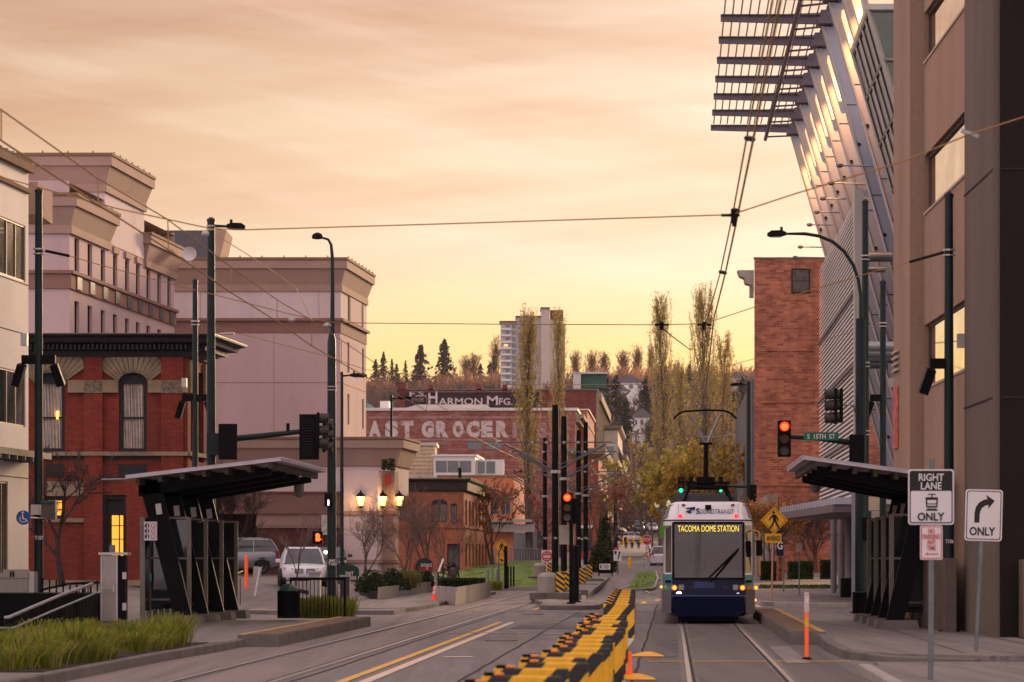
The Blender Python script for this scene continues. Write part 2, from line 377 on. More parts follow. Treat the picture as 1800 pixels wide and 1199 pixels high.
# kerbs, pavements
def strip_kerb(name, path, wd, h, mat):
    k = MB(); rings = []
    for i, (u, Y) in enumerate(path):
        a = path[max(0,i-1)]; b = path[min(len(path)-1,i+1)]
        d = Vector((XU(b[0],b[1])-XU(a[0],a[1]), b[1]-a[1])).normalized(); n = Vector((d.y,-d.x))
        X = XU(u,Y); z = interp(Y, HP); hh = h if not callable(h) else h(Y)
        l = Vector((X,Y))-n*wd/2; r = Vector((X,Y))+n*wd/2
        rings.append([(l.x,l.y,z-.1),(l.x,l.y,z+hh-.02),(l.x+n.x*.02,l.y+n.y*.02,z+hh),(r.x-n.x*.02,r.y-n.y*.02,z+hh),(r.x,r.y,z+hh-.02),(r.x,r.y,z-.1)])
    return struct(name, k.loft(rings), mat)
def pave(name, outer, h, mat=slab):             # outer: list of (u, Y) polygon
    k = MB(); k.loft([[(XU(u,Y),Y,interp(Y,HP)-.1) for u, Y in outer], [(XU(u,Y),Y,interp(Y,HP)+h) for u, Y in outer]]); return struct(name, k, mat)
pave('pavement', [(-8.75,-10),(-8.75,54),(-8.6,56),(-8.6,74),(-13.5,74),(-13.5,56),(-30,56),(-30,-10)], .14)
strip_kerb('kerb', [(-8.68,-10),(-8.68,48),(-8.52,53),(-8.5,55.9)], .17, .16, concdk)
pave('pavement', [(-8.6,88),(-8.6,100),(-8.6,136),(-13.4,136),(-13.4,88)], .13)
strip_kerb('kerb', [(-13.0,91.3),(-10,90.6),(-8.7,91.5),(-8.5,94),(-8.5,136)], .16, .15, concdk)
tact = M('brown_tactile_paving', (.20,.125,.085), .9, ns=14, amt=.3, bmp=.6)
def platform(u0, u1, Y0, Y1, h, lbl, yl):
    t = tagp(thing('station_platform_edge', lbl, 'platform', (XU(u0,Y0),Y0,0)), kind='structure')
    poly = [(XU(u0,Y0),Y0),(XU(u1,Y0),Y0),(XU(u1,Y1),Y1),(XU(u0,Y1),Y1)]
    build('platform_wall', MB().prism(poly, -.1, h), concdk, t)
    e = .04*(1 if u1 > u0 else -1); m_ = [(XU(u0+e,Y0+.15),Y0+.15),(XU(u1-e*4,Y0+.15),Y0+.15),(XU(u1-e*4,Y1-.1),Y1-.1),(XU(u0+e,Y1-.1),Y1-.1)]
    build('tactile_strip', MB().prism(m_, h, h+.012), tact, t)
    y_ = [(XU(u1-e*3.4,Y0+.1),Y0+.1),(XU(u1+e*0,Y0+.1),Y0+.1),(XU(u1+e*0,Y1-.1),Y1-.1),(XU(u1-e*3.4,Y1-.1),Y1-.1)]
    build('yellow_line', MB().prism(y_, h, h+.008), yl, t)
ylw = M('worn_yellow_line', (.48,.30,.10), .8, ns=4, amt=.4)
platform(-7.73, -8.55, 56, 73, .24, 'left station platform edge with brown tactile strip', ylw)
platform(2.38, 3.12, 57.5, 83.5, .26, 'right station platform edge beside the tram', ylw)
# right pavement
pave('pavement', [(3.12,84.5),(3.12,57),(3.05,53),(3.15,49.5),(3.7,47.6),(5.2,46.6),(9,46.3),(13,46.3),(13,84.5)], .15)
strip_kerb('kerb', [(3.05,57.3),(2.98,53),(3.08,49.4),(3.65,47.5),(5.0,46.6)], .2, lambda Y: interp(Y, [(46.6,.1),(50,.17),(57,.22)]), concdk)
pave('pavement', [(3.0,43.3),(3.0,-5),(14,-5),(14,43.3)], .12); strip_kerb('kerb', [(2.92,43.0),(2.92,-5)], .18, .15, concrete)
pave('driveway', [(3.3,43.3),(13,43.3),(13,46.35),(3.3,46.35)], .06)
pave('planting_bed', [(8.1,47.5),(12.9,47.5),(12.9,56.8),(6.9,56.8)], .165, M('bark_mulch', (.028,.018,.014), .95, ns=20, amt=.6))
pave('pavement', [(3.4,104),(3.2,108),(3.2,260),(30,260),(30,101),(8,101)], .14); strip_kerb('kerb', [(14,101),(6,101),(4.2,102.3),(3.2,106),(3.1,150)], .16, .16, concrete)
# joints in the pavement
k = MB()
for Y in list(range(48,84,3)): k.add(sheet(3.3, 12, Y, Y+.03, .156).v, [(0,1,3,2)])
for u in (4.9, 6.5): k.add(*(lambda q: (q.v, q.f))(sheet(u, u+.02, 47.8, 84, .156)))
struct('pavement_joints', k, groove)
k = MB()
for u, a, b in ((-3.02,10,97),(-5.36,10,140),(-.55,10,110),(-1.9,58,96)):
    pts = []; yy = a
    while yy < b: pts.append((u+rnd.uniform(-.018,.018), yy)); yy += 1.7
    for (u1, y1), (u2, y2) in zip(pts, pts[1:]): k.quad((XU(u1-.02,y1),y1,.0125),(XU(u1+.02,y1),y1,.0125),(XU(u2+.02,y2),y2,.0125),(XU(u2-.02,y2),y2,.0125))
for Y in (61, 70, 83, 92): 
    k.quad((XU(-5.3,Y),Y,.0125),(XU(-.6,Y),Y,.0125),(XU(-.6,Y+.05),Y+.05,.0125),(XU(-5.3,Y+.05),Y+.05,.0125))
struct('tar_seams', k, groove)
def mark(name, u0, u1, Y0, Y1, mat, dz=.014): return struct(name, sheet(u0, u1, Y0, Y1, dz), mat)
def worn(name, c, under, lo=.5):
    m, t, b = nodes(name); b.inputs['Roughness'].default_value = .8
    n = noise(t, coords(t, (1,.35,1)), 3, 8, .75); t.links.new(mix(t, ramp(t, n, [(lo-.06, 1), (lo+.1, 0)]), under, c), b.inputs['Base Color']); MATS[name] = m; return m
wy = worn('worn_yellow_marking', (.66,.38,.07), (.16,.14,.12), .60); ww = worn('worn_white_marking', (.62,.49,.38), (.16,.13,.13), .62)
wf = worn('faded_white_marking', (.42,.37,.36), (.155,.14,.142), .50)
mark('centre_line', -4.72, -4.57, -10, 77, wy); mark('centre_line', -4.40, -4.23, -10, 77, ww)
mark('stop_line', -4.2, 3.0, 76.6, 77.1, wf); mark('crosswalk_line', -8.4, -4.9, 92.4, 93, wf); mark('crosswalk_line', -4.6, -.8, 92.4, 93, wf); 
mark('lane_marking', -5.2, -3.4, 66, 66.35, wf); mark('lane_marking', -2.9, -1.2, 65, 65.35, wf); mark('lane_marking', -4.0, -3.5, 49.8, 50.2, ww); mark('lane_marking', .0, .7, 60, 60.3, wf)
mark('yellow_crossing_line', -.4, 3.0, 47.8, 48.0, wy)
mark('yellow_crossing_line', 3.0, 3.2, 100.5, 108, ww); mark('yellow_island_line', -4.7, -4.55, 95, 104, wy)
for i in range(5): mark('yellow_turn_marking', -1.2+.5*i, -1.0+.5*i, 108+7*i, 114+7*i, wy)
mark('crosswalk_line', -2.4, 3.0, 107, 107.8, wf); mark('crosswalk_line', -2.4, 3.0, 122, 122.8, wf); mark('crosswalk_line', -3, 3, 150, 151.2, wf)
# median island
pave('median_island', [(-4.45,96.4),(-4.1,95.7),(-2.9,95.7),(-2.6,96.4),(-2.8,106),(-3.6,114),(-3.9,178),(-5.6,178),(-5.5,112),(-4.7,104)], .13, slab)
strip_kerb('kerb', [(-4.5,99),(-4.4,96.1),(-4.0,95.5),(-2.9,95.5),(-2.55,96.2),(-2.45,102)], .15, .16, concdk)
# lawns
gm = M('lawn_green', (.12,.20,.03), .95, ns=1.2, amt=.45, bmp=.5)
k = sheet(-14.5,-5.6,152,215,.12,12,30)
for p in k.v: p.z += .45*max(0, 1-abs((p.x-.0562*p.y)+11)/5)*min(1,(p.y-152)/20)+rnd.uniform(0,.05)
struct('lawn', k, gm); strip_kerb('kerb', [(-14.6,151.7),(-5.5,151.7),(-5.45,180)], .3, .2, concrete)
k = sheet(-2.35,-1.0,150,196,.1,8,30)
for p in k.v: p.z += rnd.uniform(0,.04)
struct('lawn', k, gm); strip_kerb('kerb', [(-2.45,149),(-1.6,149.5),(-.95,153),(-.85,175),(-1.1,198)], .16, .15, concrete)
# far cross pavement on the right of the stop sign
pave('pavement', [(-.2,196),(3.2,196),(3.2,330),(.2,330)], .12); strip_kerb('kerb', [(3.2,195.8),(.3,195.8),(-.2,198),(.1,240)], .16, .14, concrete)
pave('far_pavement', [(-9,330),(-3.4,330),(-3.4,615),(-9,615)], .1); pave('far_pavement', [(3.4,330),(9,330),(9,615),(3.4,615)], .1)

pm = asphalt('patched_asphalt', (.085,.078,.080)); pm2 = asphalt('pale_patch', (.21,.19,.185))
for u0, u1, a, b, m_ in ((-4.0,-2.4,70,74.5,pm),(-3.0,-1.2,84,90,pm),(-2.6,-1.7,52,55,pm2),(-7.2,-6.9,60,71,pm),(-4.9,-3.2,100,106,pm),(1.9,2.3,47,56,pm2),(-.3,.1,50,58,pm),(4.2,5.8,52,55,pm2)): struct('asphalt_patch', sheet(u0,u1,a,b,.0115 if u0 < 3 else .152), m_)
mh = M('cast_iron', (.05,.045,.045), .5, .4, ns=12, amt=.4)
for u, Yv in ((-3.6,60),(-2.2,79),(-4.3,88)): x = XU(u,Yv); tagp(build('manhole_cover', MB().lathe((x,Yv,.0), [(.34,.006),(.34,.018),(.3,.02)], 20), mh, None, (x,Yv,0)), {60:'round iron manhole cover nearest the camera in the left lane',79:'round iron manhole cover by the end of the yellow line',88:'round iron manhole cover before the median nose'}[Yv], 'manhole cover', 'manhole covers')
# ---------------------------------------------------------------- buildings
def foot(x0, x1, Y, vp, depth, leftvp=None):
    """frontal face between sight lines x0..x1 at Y, right side running towards vp"""
    a = ((x0-CX)*Y/F, Y); b = ((x1-CX)*Y/F, Y); t = (vp-CX)/F; tl = t if leftvp is None else (leftvp-CX)/F
    return [a, b, (b[0]+t*depth, Y+depth), (a[0]+tl*depth, Y+depth)]
mauve = M('mauve_stucco', (.56,.42,.425), .92, ns=.45, amt=.13, bmp=.25, streak=True)
mauve_l = M('pale_mauve_stucco', (.66,.55,.56), .92, ns=.45, amt=.11, bmp=.25, streak=True)
tan = M('tan_stucco', (.38,.26,.215), .9, ns=.6, amt=.12, bmp=.25)
tan_d = M('brown_stucco_band', (.27,.155,.13), .9, ns=.5, amt=.1, bmp=.2)
coping = M('tan_metal_coping', (.24,.155,.10), .85, 0, ns=1, amt=.12, spec=.1)
seam = M('dark_joint', (.03,.02,.02), .9)
curtg = glass('window_glass', (.10,.085,.085), .12, .6)
wframe = M('dark_window_frame', (.03,.025,.03), .85, spec=.08)
def cornice(par, poly, zt, sc=1.0, seams=True):
    """flared cornice: coping, flared frieze, lower moulding; zt = top height"""
    o = build('cornice', MB().ring(poly, [(zt-1.82*sc,.02),(zt-1.82*sc,.12),(zt-1.46*sc,.12),(zt-1.46*sc,.06),(zt-.60*sc,.34*sc),(zt-.60*sc,.44*sc),(zt-.18*sc,.44*sc),(zt-.12*sc,.40*sc)]), tan, par)
    build('coping', MB().ring(poly, [(zt-.14*sc,.49*sc),(zt,.49*sc),(zt+.03,.2)]), coping, o)
    if seams:
        k = MB(); P = [Vector(p) for p in poly]
        for i in range(4):
            a, b = P[i], P[(i+1) % 4]; L = (b-a).length; n = int(L/1.2); d = (b-a).normalized(); q = Vector((d.y,-d.x))*.46*sc
            for j in range(n+1):
                c = a+d*(j*1.2)+q; k.cb((c.x,c.y,zt+.03), .06, .06, .12)
        build('coping_seam', k, coping, o)
    return o
# --- hotel, long wing with windows
hw = thing('hotel_building', 'tall mauve stucco hotel wing with three stepped flared cornices and window rows', 'hotel', W(122, 981, 130))
A = foot(-60, 122, 130, 1450, 21)
f = Fr(A[1], A[2]); f.n = Vector((f.t.y, -f.t.x)); L = f.L
pxs = [135,158,181,202.5,223.5,242.5,261,280,297.5]; wd = [.62]*9
rows = [(415,490),(528,602),(640,700),(735,790)]
ops = []; zr = []
z1, z2 = ZY(494,129), ZY(416,131); zr = [(14.95,16.5),(12.0,13.6),(9.1,10.7),(6.2,7.8)]
for (za, zb) in zr:
    for p in pxs:
        s = f.spx(p); ops.append((s-.42, s+.42, za, zb+(.0)))
wall = MB(); wallgrid(wall, f, 0, L, 0, 17.8, ops, .22)
P0 = f.p(0,0,0); P1 = f.p(L,0,0)
wall.quad((A[0][0],130,0),(P0.x,130,0),(P0.x,130,19),(A[0][0],130,19)); wall.quad((P1.x,P1.y,0),(A[3][0],A[3][1],0),(A[3][0],A[3][1],19),(P1.x,P1.y,19))
wall.quad((A[0][0],130,0),(A[0][0],130,19),(A[3][0],A[3][1],19),(A[3][0],A[3][1],0)); wall.quad((A[0][0],130,18.9),(P0.x,130,18.9),(P1.x,P1.y,18.9),(A[3][0],A[3][1],18.9))
build('wall', wall, mauve, hw)
vertg = glass('hotel_window_glass', (.05,.04,.045), .05, 1.0)
for i, o in enumerate(ops):
    window(hw, f, o[0], o[1], o[2], o[3], -.18, wframe, vertg, mull=(.5,), trans=())
k = MB()
for s0, s1 in [(0, L+.02)]: lbox(k, f, -.0, s1, .02, .10, 14.07, 14.75)
lbox(k, f, -.1, L+.1, .02, .22, 14.75, 14.9)
a0 = f.p(0,0,0); k.box(A[0][0], 129.9, 14.07, a0.x+.1, 129.98, 14.75); k.box(A[0][0], 129.78, 14.75, a0.x+.2, 129.98, 14.9)
build('spandrel_band', k, tan_d, hw)
for p in pxs: s = f.spx(p); build('vent_grille', lbox(MB(), f, s-.42, s+.42, .11, .15, 14.12, 14.7), M('grey_vent', (.10,.10,.105), .6, ns=9), hw)
def subpoly(s0, s1, out=0.0, back=9):
    a = f.p(s0, out, 0); b = f.p(s1, out, 0); c = f.p(s1, -back, 0); d = f.p(s0, -back, 0); return [(p.x, p.y) for p in (a,b,c,d)]
sB = (f.spx(134)-1.6, f.spx(191)); sT = (f.spx(191)+.3, f.spx(252)); sR = (f.spx(254), f.spx(306))
build('parapet', MB().ring(subpoly(-.0,sB[1]+.2,.03), [(16.6,.04),(17.9,.04)]).ring(subpoly(sR[0],L,.03), [(16.6,.04),(17.8,.04)]), mauve_l, hw)
bigA = [(-32,130),(a0.x+.02,130)]; pb = f.p(sB[1],.0,0); bigA += [(pb.x,pb.y),(-32,pb.y)]
cornice(hw, bigA, 18.4, 1.0)
pt0 = f.p(sT[0]-1.2,.04,0); pt1 = f.p(sT[1],.04,0)
tow = [(-32,pt0.y),(pt0.x,pt0.y),(pt1.x,pt1.y),(-32,pt1.y)]
build('stair_tower', MB().prism(tow, 16.9, 20.6), mauve_l, hw); cornice(hw, tow, 21.1, 1.0)
cornice(hw, subpoly(sR[0], L, .03), 18.25, .95)
k = MB()
for p in pxs[3:6]: s = f.spx(p); lbox(k, f, s-.55, s+.55, .01, .1, 16.55, 16.85)
build('lintel', k, tan, hw)
# --- hotel, centre wing
hc = thing('hotel_building', 'boxy mauve stucco hotel wing with one flared cornice and brown band above the lamps', 'hotel', W(598, 981, 156))
B = foot(308, 598, 156, 1450, 8.8); fb_ = Fr(B[1], B[2]); LB = fb_.L
ops = []
for p in (612.5, 638): 
    s = fb_.spx(p)
    for za, zb in ((9.2,10.9),(12.1,13.8),(5.2,7.0)): ops.append((s-.33, s+.33, za, zb))
s1, s2 = fb_.spx(602), fb_.spx(641)
wall = MB(); wallgrid(wall, fb_, 0, LB, 0, 16.6, ops, .2)
c0, c1, c2, c3 = B
wall.quad((c0[0],c0[1],0),(c1[0],c1[1],0),(c1[0],c1[1],16.6),(c0[0],c0[1],16.6)); wall.quad((c2[0],c2[1],0),(c3[0],c3[1],0),(c3[0],c3[1],16.6),(c2[0],c2[1],16.6))
wall.quad((c0[0],c0[1],0),(c0[0],c0[1],16.6),(c3[0],c3[1],16.6),(c3[0],c3[1],0)); wall.prism([c0,c1,c2,c3], 16.5, 16.9)
build('wall', wall, mauve, hc)
for o in ops: window(hc, fb_, o[0], o[1], o[2], o[3], -.16, wframe, vertg, mull=(.5,))
build('upper_wall', MB().ring(B, [(14.8,.03),(16.6,.03)]), mauve_l, hc)
k = MB(); lbox(k, fb_, fb_.spx(611), fb_.spx(614), .04, .07, 14.95, 16.4); lbox(k, fb_, fb_.spx(634), fb_.spx(637), .04, .07, 14.95, 16.4)
build('window_strip', k, wframe, hc); k = MB(); lbox(k, fb_, fb_.spx(614), fb_.spx(634), .04, .06, 15.0, 16.35); build('blank_panel', k, mauve, hc)
build('band', MB().ring(B, [(14.1,.04),(14.75,.04),(14.75,.2),(14.9,.2)]), tan_d, hc)
build('wall_joint', MB().ring(B, [(11.35,.012),(11.4,.012)]).fb(481,570,481.6,770,155.98,.03), tan, hc)
cornice(hc, B, 18.2, 1.0)
k = MB().fb(352,508,352.5,560,155.95,.03).fb(560,508,560.5,560,155.95,.03); build('wall_joint', k, tan, hc)
# mansard behind
mb_ = thing('hotel_roof_block', 'dark slate rooftop block with a flared peach gable behind the hotel', 'roof block', W(330,455,176))
build('slate_face', MB().fq([(268,405),(388,405),(376,470),(268,470)], 176, .4), M('slate_blue_roof', (.10,.095,.11), .7, ns=2), mb_)
build('gable', MB().fq([(378,400),(398,405),(390,440),(384,460),(384,470),(366,470)], 175.9, 4), tan, mb_)
dsh = MB(); c = W(333,446,150); dsh.lathe((c.x,c.y,c.z), [(0,.12),(.22,.08),(.37,-.05),(.38,-.06),(.22,.05),(0,.09)], 18, 'y').tube([(c.x,c.y+.1,c.z),(c.x,c.y+.3,c.z-.7)],.04)
single('satellite_dish', 'white satellite dish on the hotel roof', 'satellite dish', dsh, white, (c.x,c.y,c.z-.7), smooth=True)
# --- podium
pd = thing('hotel_lobby', 'single storey hotel lobby with flat brown cornice and brick base', 'lobby', W(600, 1008, 150))
Pd = foot(380, 694, 152, 1450, 5)
zt = ZY(772, 152)
brick_pod = brick('podium_brick', (.16,.055,.045), (.13,.04,.035), (.14,.10,.09), amt=.3)
build('upper_wall', MB().prism([Pd[0],Pd[1],Pd[2],Pd[3]], ZY(868,152), zt-.6), mauve_l, pd)
build('roof_cornice', MB().ring(Pd, [(ZY(820,152),.05),(ZY(819,152),.10),(ZY(788,152),.42),(ZY(788,152),.55),(zt-.1,.55),(zt,.5)]), tan, pd)
build('coping', MB().ring(Pd, [(zt-.02,.6),(zt+.1,.6),(zt+.12,.3)]), coping, pd)
build('brown_band', MB().ring(foot(380, 630, 152, 1450, 4.6), [(ZY(903,152),.07),(ZY(866,152),.07),(ZY(866,152),.2),(ZY(864,152),.2)]), tan_d, pd)
k = MB(); Q = foot(452, 645, 152.2, 1450, 3); k.ring(Q, [(.5,.0),(ZY(928,152),.0)]); build('brick_wall', k, brick_pod, pd)
build('sill_band', MB().ring(foot(452,630,152.1,1450,3), [(ZY(928,152),.02),(ZY(922,152),.06),(ZY(903,152),.0)]), tan, pd)
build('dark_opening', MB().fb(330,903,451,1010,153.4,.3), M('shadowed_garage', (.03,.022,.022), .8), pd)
build('small_window', MB().fb(565,905,585,940,151.8,.3), white, pd)
# corner pier and column with lanterns
pz = (604, 666); k = MB(); Q = foot(604, 664, 149.6, 1450, 2.3)
build('corner_pier', MB().prism(Q, .6, ZY(828,150)), mauve_l, pd); build('pier_band', MB().ring(Q, [(ZY(905,149.6),.02),(ZY(905,149.6),.08),(ZY(898,149.6),.08),(ZY(898,149.6),.02)]).ring(Q, [(ZY(990,149.6),.02),(ZY(990,149.6),.08),(ZY(984,149.6),.08),(ZY(984,149.6),.02)]), tan, pd)
Q = foot(666, 694, 151, 1450, 1.3)
build('corner_column', MB().prism(Q, .6, ZY(828,151)), tan, pd); build('column_band', MB().ring(Q, [(ZY(905,151),.01),(ZY(905,151),.07),(ZY(898,151),.07)]).ring(Q, [(ZY(990,151),.01),(ZY(990,151),.07),(ZY(984,151),.07)]), tan_d, pd)
build('red_wall_sign', MB().fb(676,834,688,852,150.6,.15), M('red_sign', (.35,.04,.03), .6), pd)
hb = MB(); 
for i in range(60): c = W(rnd.uniform(672,694), rnd.uniform(806,826), 150.5); hb.cb((c.x,c.y+rnd.uniform(-.2,.2),c.z), .12,.12,.1, rnd.random()*3, rnd.random()*3)
build('hanging_plants', hb, M('dark_foliage', (.03,.05,.015), .8, ns=4), pd)
lampg = emis('lantern_glow', (1,.50,.12), 5.5, (.6,.5,.3))
def lantern(px, Y, lbl):
    c = W(px, 878, Y); t = thing('wall_lantern', lbl, 'lantern', (c.x,c.y,c.z), 'lit wall lanterns on the hotel lobby')
    build('lamp_glass', MB().lathe(c, [(.02,-.36),(.12,-.33),(.18,-.1),(.22,.14),(.2,.16)], 8), lampg, t)
    k = MB().lathe(c, [(.27,.15),(.26,.19),(.1,.34),(.05,.38),(.03,.48)], 8).lathe(c, [(.06,-.46),(.13,-.38),(.13,-.34)], 8)
    for j in range(8):
        a = 2*math.pi*j/8; k.tube([(c.x+.13*math.cos(a),c.y+.13*math.sin(a),c.z-.34),(c.x+.19*math.cos(a),c.y+.19*math.sin(a),c.z-.1),(c.x+.23*math.cos(a),c.y+.23*math.sin(a),c.z+.15)], .014, 4)
    k.lathe(c, [(.19,-.11),(.2,-.11),(.2,-.08),(.19,-.08)], 8); k.tube([(c.x,c.y,c.z-.4),(c.x,c.y+.25,c.z-.2)], .03)
    build('lantern_cage', k, black, t)
    l = bpy.data.lights.new('lantern_light','POINT'); l.energy = 32; l.color = (1,.55,.2); l.shadow_soft_size = .2; o = bpy.data.objects.new('lantern_light', l); COL.objects.link(o); o.location = (c.x, c.y-.35, c.z)
lantern(634, 149.3, 'lit wall lantern on the pale corner pier, leftmost of three'); lantern(673, 150.4, 'lit wall lantern between pier and brown column, middle of three'); lantern(702, 151.2, 'lit wall lantern on the far side of the brown column, rightmost of three')
# --- white panel building, near left
pw = thing('office_building', 'cream panelled office building with bronze strip windows at the left edge', 'office building', (-12.75,75,0))
O = (-12.75-.11*22, 53); D = (-12.75, 75); fw = Fr(O, D); LW = fw.L
cream = M('cream_panel', (.64,.59,.57), .7, ns=.6, amt=.09); ops = [(-1+5, LW-.28, ZY(502,75)+.05, ZY(393,75)-.1), (4, LW-.28, ZY(752,75), ZY(650,75)-.1), (10, LW-1.9, 1.2, ZY(870,75)+.3)]
wall = MB(); wallgrid(wall, fw, 0, LW, 0, 12.0, ops, .09); e = fw.p(LW,0,0)
wall.quad((e.x,e.y,0),(e.x-14,e.y,0),(e.x-14,e.y,12),(e.x,e.y,12)); wall.prism([O,D,(D[0]-14,D[1]),(O[0]-14,O[1])], 11.9, 12.0)
build('wall', wall, cream, pw)
for o in ops: window(pw, fw, o[0], o[1], o[2], o[3], -.075, M('bronze_frame',(.22,.15,.10),.5), mirrorg, mull=[i/22 for i in range(1,22)], fw=.05)
k = MB()
for z in (ZY(283,75), ZY(338,75), ZY(503,75), ZY(590,75), ZY(842,75)+0): lbox(k, fw, 0, LW+.005, .003, .006, z, z+.025)
build('panel_joint', k, seam, pw)
k = MB(); lbox(k, fw, 0, LW+.12, .02, .14, 11.9, 12.12)
for i in range(40): lbox(k, fw, LW-.55*i-.3, LW-.55*i-.2, .0, .16, 12.12, 12.2)
lbox(k, fw, 0, LW+.02, .006, .08, ZY(341,75), ZY(337,75)+.05); build('coping', k, coping, pw)
k = MB(); lbox(k, fw, 4, LW+.1, .0, .6, ZY(808,75), ZY(797,75)); 
for i in range(24): lbox(k, fw, 4.4+.72*i, 4.48+.72*i, .1, .66, ZY(808,75)-.12, ZY(808,75))
build('canopy', k, M('dark_canopy', (.09,.085,.075), .6), pw)
build('lower_block', MB().box(-14.1,75.6,10.9,-12.6,78,11.75), tan, pw)
# --- red brick house
rb = brick('red_brick', (.29,.048,.030), (.20,.034,.024), (.10,.045,.035), .21, .068, .35)
stone = M('tan_sandstone', (.26,.205,.14), .9, ns=1.6, amt=.4, bmp=.6); stone_c = M('carved_sandstone', (.20,.165,.12), .95, ns=9, amt=.9, bmp=1.0)
ironc = M('dark_iron_cornice', (.018,.018,.026), .6)
bh = thing('brick_house', 'two storey red brick building with stone arches and heavy black cornice', 'brick building', W(200, 1030, 97))
Y = 97.0; X = lambda p: (p-CX)*Y/F; Z = lambda p: ZY(p, Y)
fr = Fr((X(48), Y), (X(330), Y)); ss = lambda p: X(p)-X(48)
ops = [(ss(60), ss(114), Z(794), Z(640)), (ss(209), ss(258), Z(794), Z(640)), (ss(78), ss(114), Z(912), Z(872)), (ss(180), ss(222), Z(1020), Z(870))]
wall = MB(); wallgrid(wall, fr, 0, fr.L, .0, Z(628), ops, .25)
side = Fr((X(330), Y), (X(330)+.11*3.6, Y+3.6)); sops = []
for p in (341, 352): 
    s = side.spx(p); sops.append((s-.5, s+.55, Z(794)-.3, Z(680)+.6))
wallgrid(wall, side, 0, side.L, 0, Z(628), sops, .25); q = side.p(side.L,0,0)
wall.quad((X(48),Y,0),(X(48),Y,Z(628)),(X(48),Y+3.6,Z(628)),(X(48),Y+3.6,0)); wall.quad((X(48),Y+3.6,0),(q.x,q.y,0),(q.x,q.y,Z(628)),(X(48),Y+3.6,Z(628))); build('wall', wall, rb, bh)
for o in sops: window(bh, side, *o, -.2, ironc, darkg, trans=(.5,))
curt = stripes('curtain_cloth', (.62,.55,.50), (.40,.34,.31), .11, (1,0,.05), .45, .9)
lit = emis('lit_room_yellow', (1,.36,.02), 1.1, (.5,.3,.1))
def sash(o, lit_=False, arch=True):
    zt_ = o[3]-.15 if not arch else Z(674)
    wn = MB(); e = .003
    for a, b, c, d in ((o[0]+e,o[0]+.12,o[2]+e,o[3]-e),(o[1]-.12,o[1]-e,o[2]+e,o[3]-e),(o[0]+.12,o[1]-.12,o[2]+e,o[2]+.12),(o[0]+.12,o[1]-.12,zt_,o[3]-e)): lbox(wn, fr, a, b, -.2, -.1, c, d)
    if arch: lbox(wn, fr, o[0]+.12, o[1]-.12, -.2, -.12, (o[2]+zt_)/2-.03, (o[2]+zt_)/2+.03)
    w_ = build('window', wn, ironc, bh)
    if lit_:
        a_, c_ = (o[0]+.02, o[2]+.02) if o[1]-o[0] < .75 else (o[0]+.30, Z(978)); build('pane', lbox(MB(), fr, a_, o[1]-.06, -.24, -.18, c_, zt_ if o[1]-o[0] < .75 else Z(906)), lit, w_); q_ = MB()
        for i_ in range(3): lbox(q_, fr, a_, o[1]-.06, -.17, -.15, c_+(Z(906)-Z(978))*(.08+.33*i_)*(1 if o[1]-o[0] > .75 else .5), c_+(Z(906)-Z(978))*(.08+.33*i_)*(1 if o[1]-o[0] > .75 else .5)+.03)
        lbox(q_, fr, (a_+o[1])/2-.02, (a_+o[1])/2+.02, -.17, -.15, c_, zt_-.3); build('glazing_bar', q_, ironc, w_)
        if o[1]-o[0] > .75: build('door', lbox(MB(), fr, o[0]+.02, o[1]-.02, -.30, -.25, o[2]+.02, zt_), ironc, w_)
    else:
        k = MB(); n = 26; s0, s1 = o[0]+.13, o[1]-.13
        top = [fr.p(s0+(s1-s0)*i/n, -.22+.03*math.sin(i*1.9)+.015*math.sin(i*4.1), zt_) for i in range(n+1)]
        bot = [fr.p(s0+(s1-s0)*(.5+(i/n-.5)*(1 if i/n < .48 or i/n > .52 else .9)), -.22+.04*math.sin(i*1.9+.3), o[2]+.1) for i in range(n+1)]
        for i in range(n): k.quad(top[i], top[i+1], bot[i+1], bot[i])
        build('curtain', k, curt, w_); build('pane_back', lbox(MB(), fr, o[0]+.02, o[1]-.02, -.4, -.3, o[2]+.02, zt_), darkg, w_)
sash(ops[0]); sash(ops[1]); sash(ops[2], True, False); sash(ops[3], True, False)
c = W(101, 730, 97.15); build('curtain_lamp', MB().lathe((c.x,c.y,c.z), [(.02,-.14),(.05,-.1),(.05,.12),(.02,.15)], 8), emis('lamp_warm', (1,.45,.08), 3), bh)
# pilasters
k = MB()
for a, b in ((147,180),(283,322)): k.fb(a, 628, b, 1030, Y-.16, .155)
build('pilaster', k, rb, bh)
k = MB(); 
for a, b in ((119,147),(180,207),(260,283),(322,329.5)): k.fb(a, 668, b, 690, Y-.2, .2)
for a, b in ((50,330),): k.fb(a, 794, b, 801, Y-.22, .22); 
k.fb(82,846,180,872,Y-.06,.06); k.fb(82,911,180,918,Y-.1,.1); k.fb(50,1020,330,1030,Y-.22,.22)
lbox(k, side, -.1, side.L, .0, .13, Z(801), Z(794)); 
lbox(k, side, .15, 1.2, .0, .10, Z(690), Z(632)); lbox(k, side, 2.4, 3.3, .0, .10, Z(690), Z(632))
build('stone_band', k, stone, bh)
k = MB()
for a, b in ((147,180),(283,322)): k.fb(a, 668, b, 691, Y-.20, .035)
build('carved_panel', k, stone_c, bh)
k = MB()
for a, b in ((80,112),(208,258)): k.fb(a, 816, b, 838, Y-.05, .045)
for a in (60, 183): k.fb(a, 801.5, a+ (100 if a == 183 else 87), 807, Y-.07, .07)
build('iron_panel', k, ironc, bh)
def archpoly(xc, hw_, ys, yc):
    return None
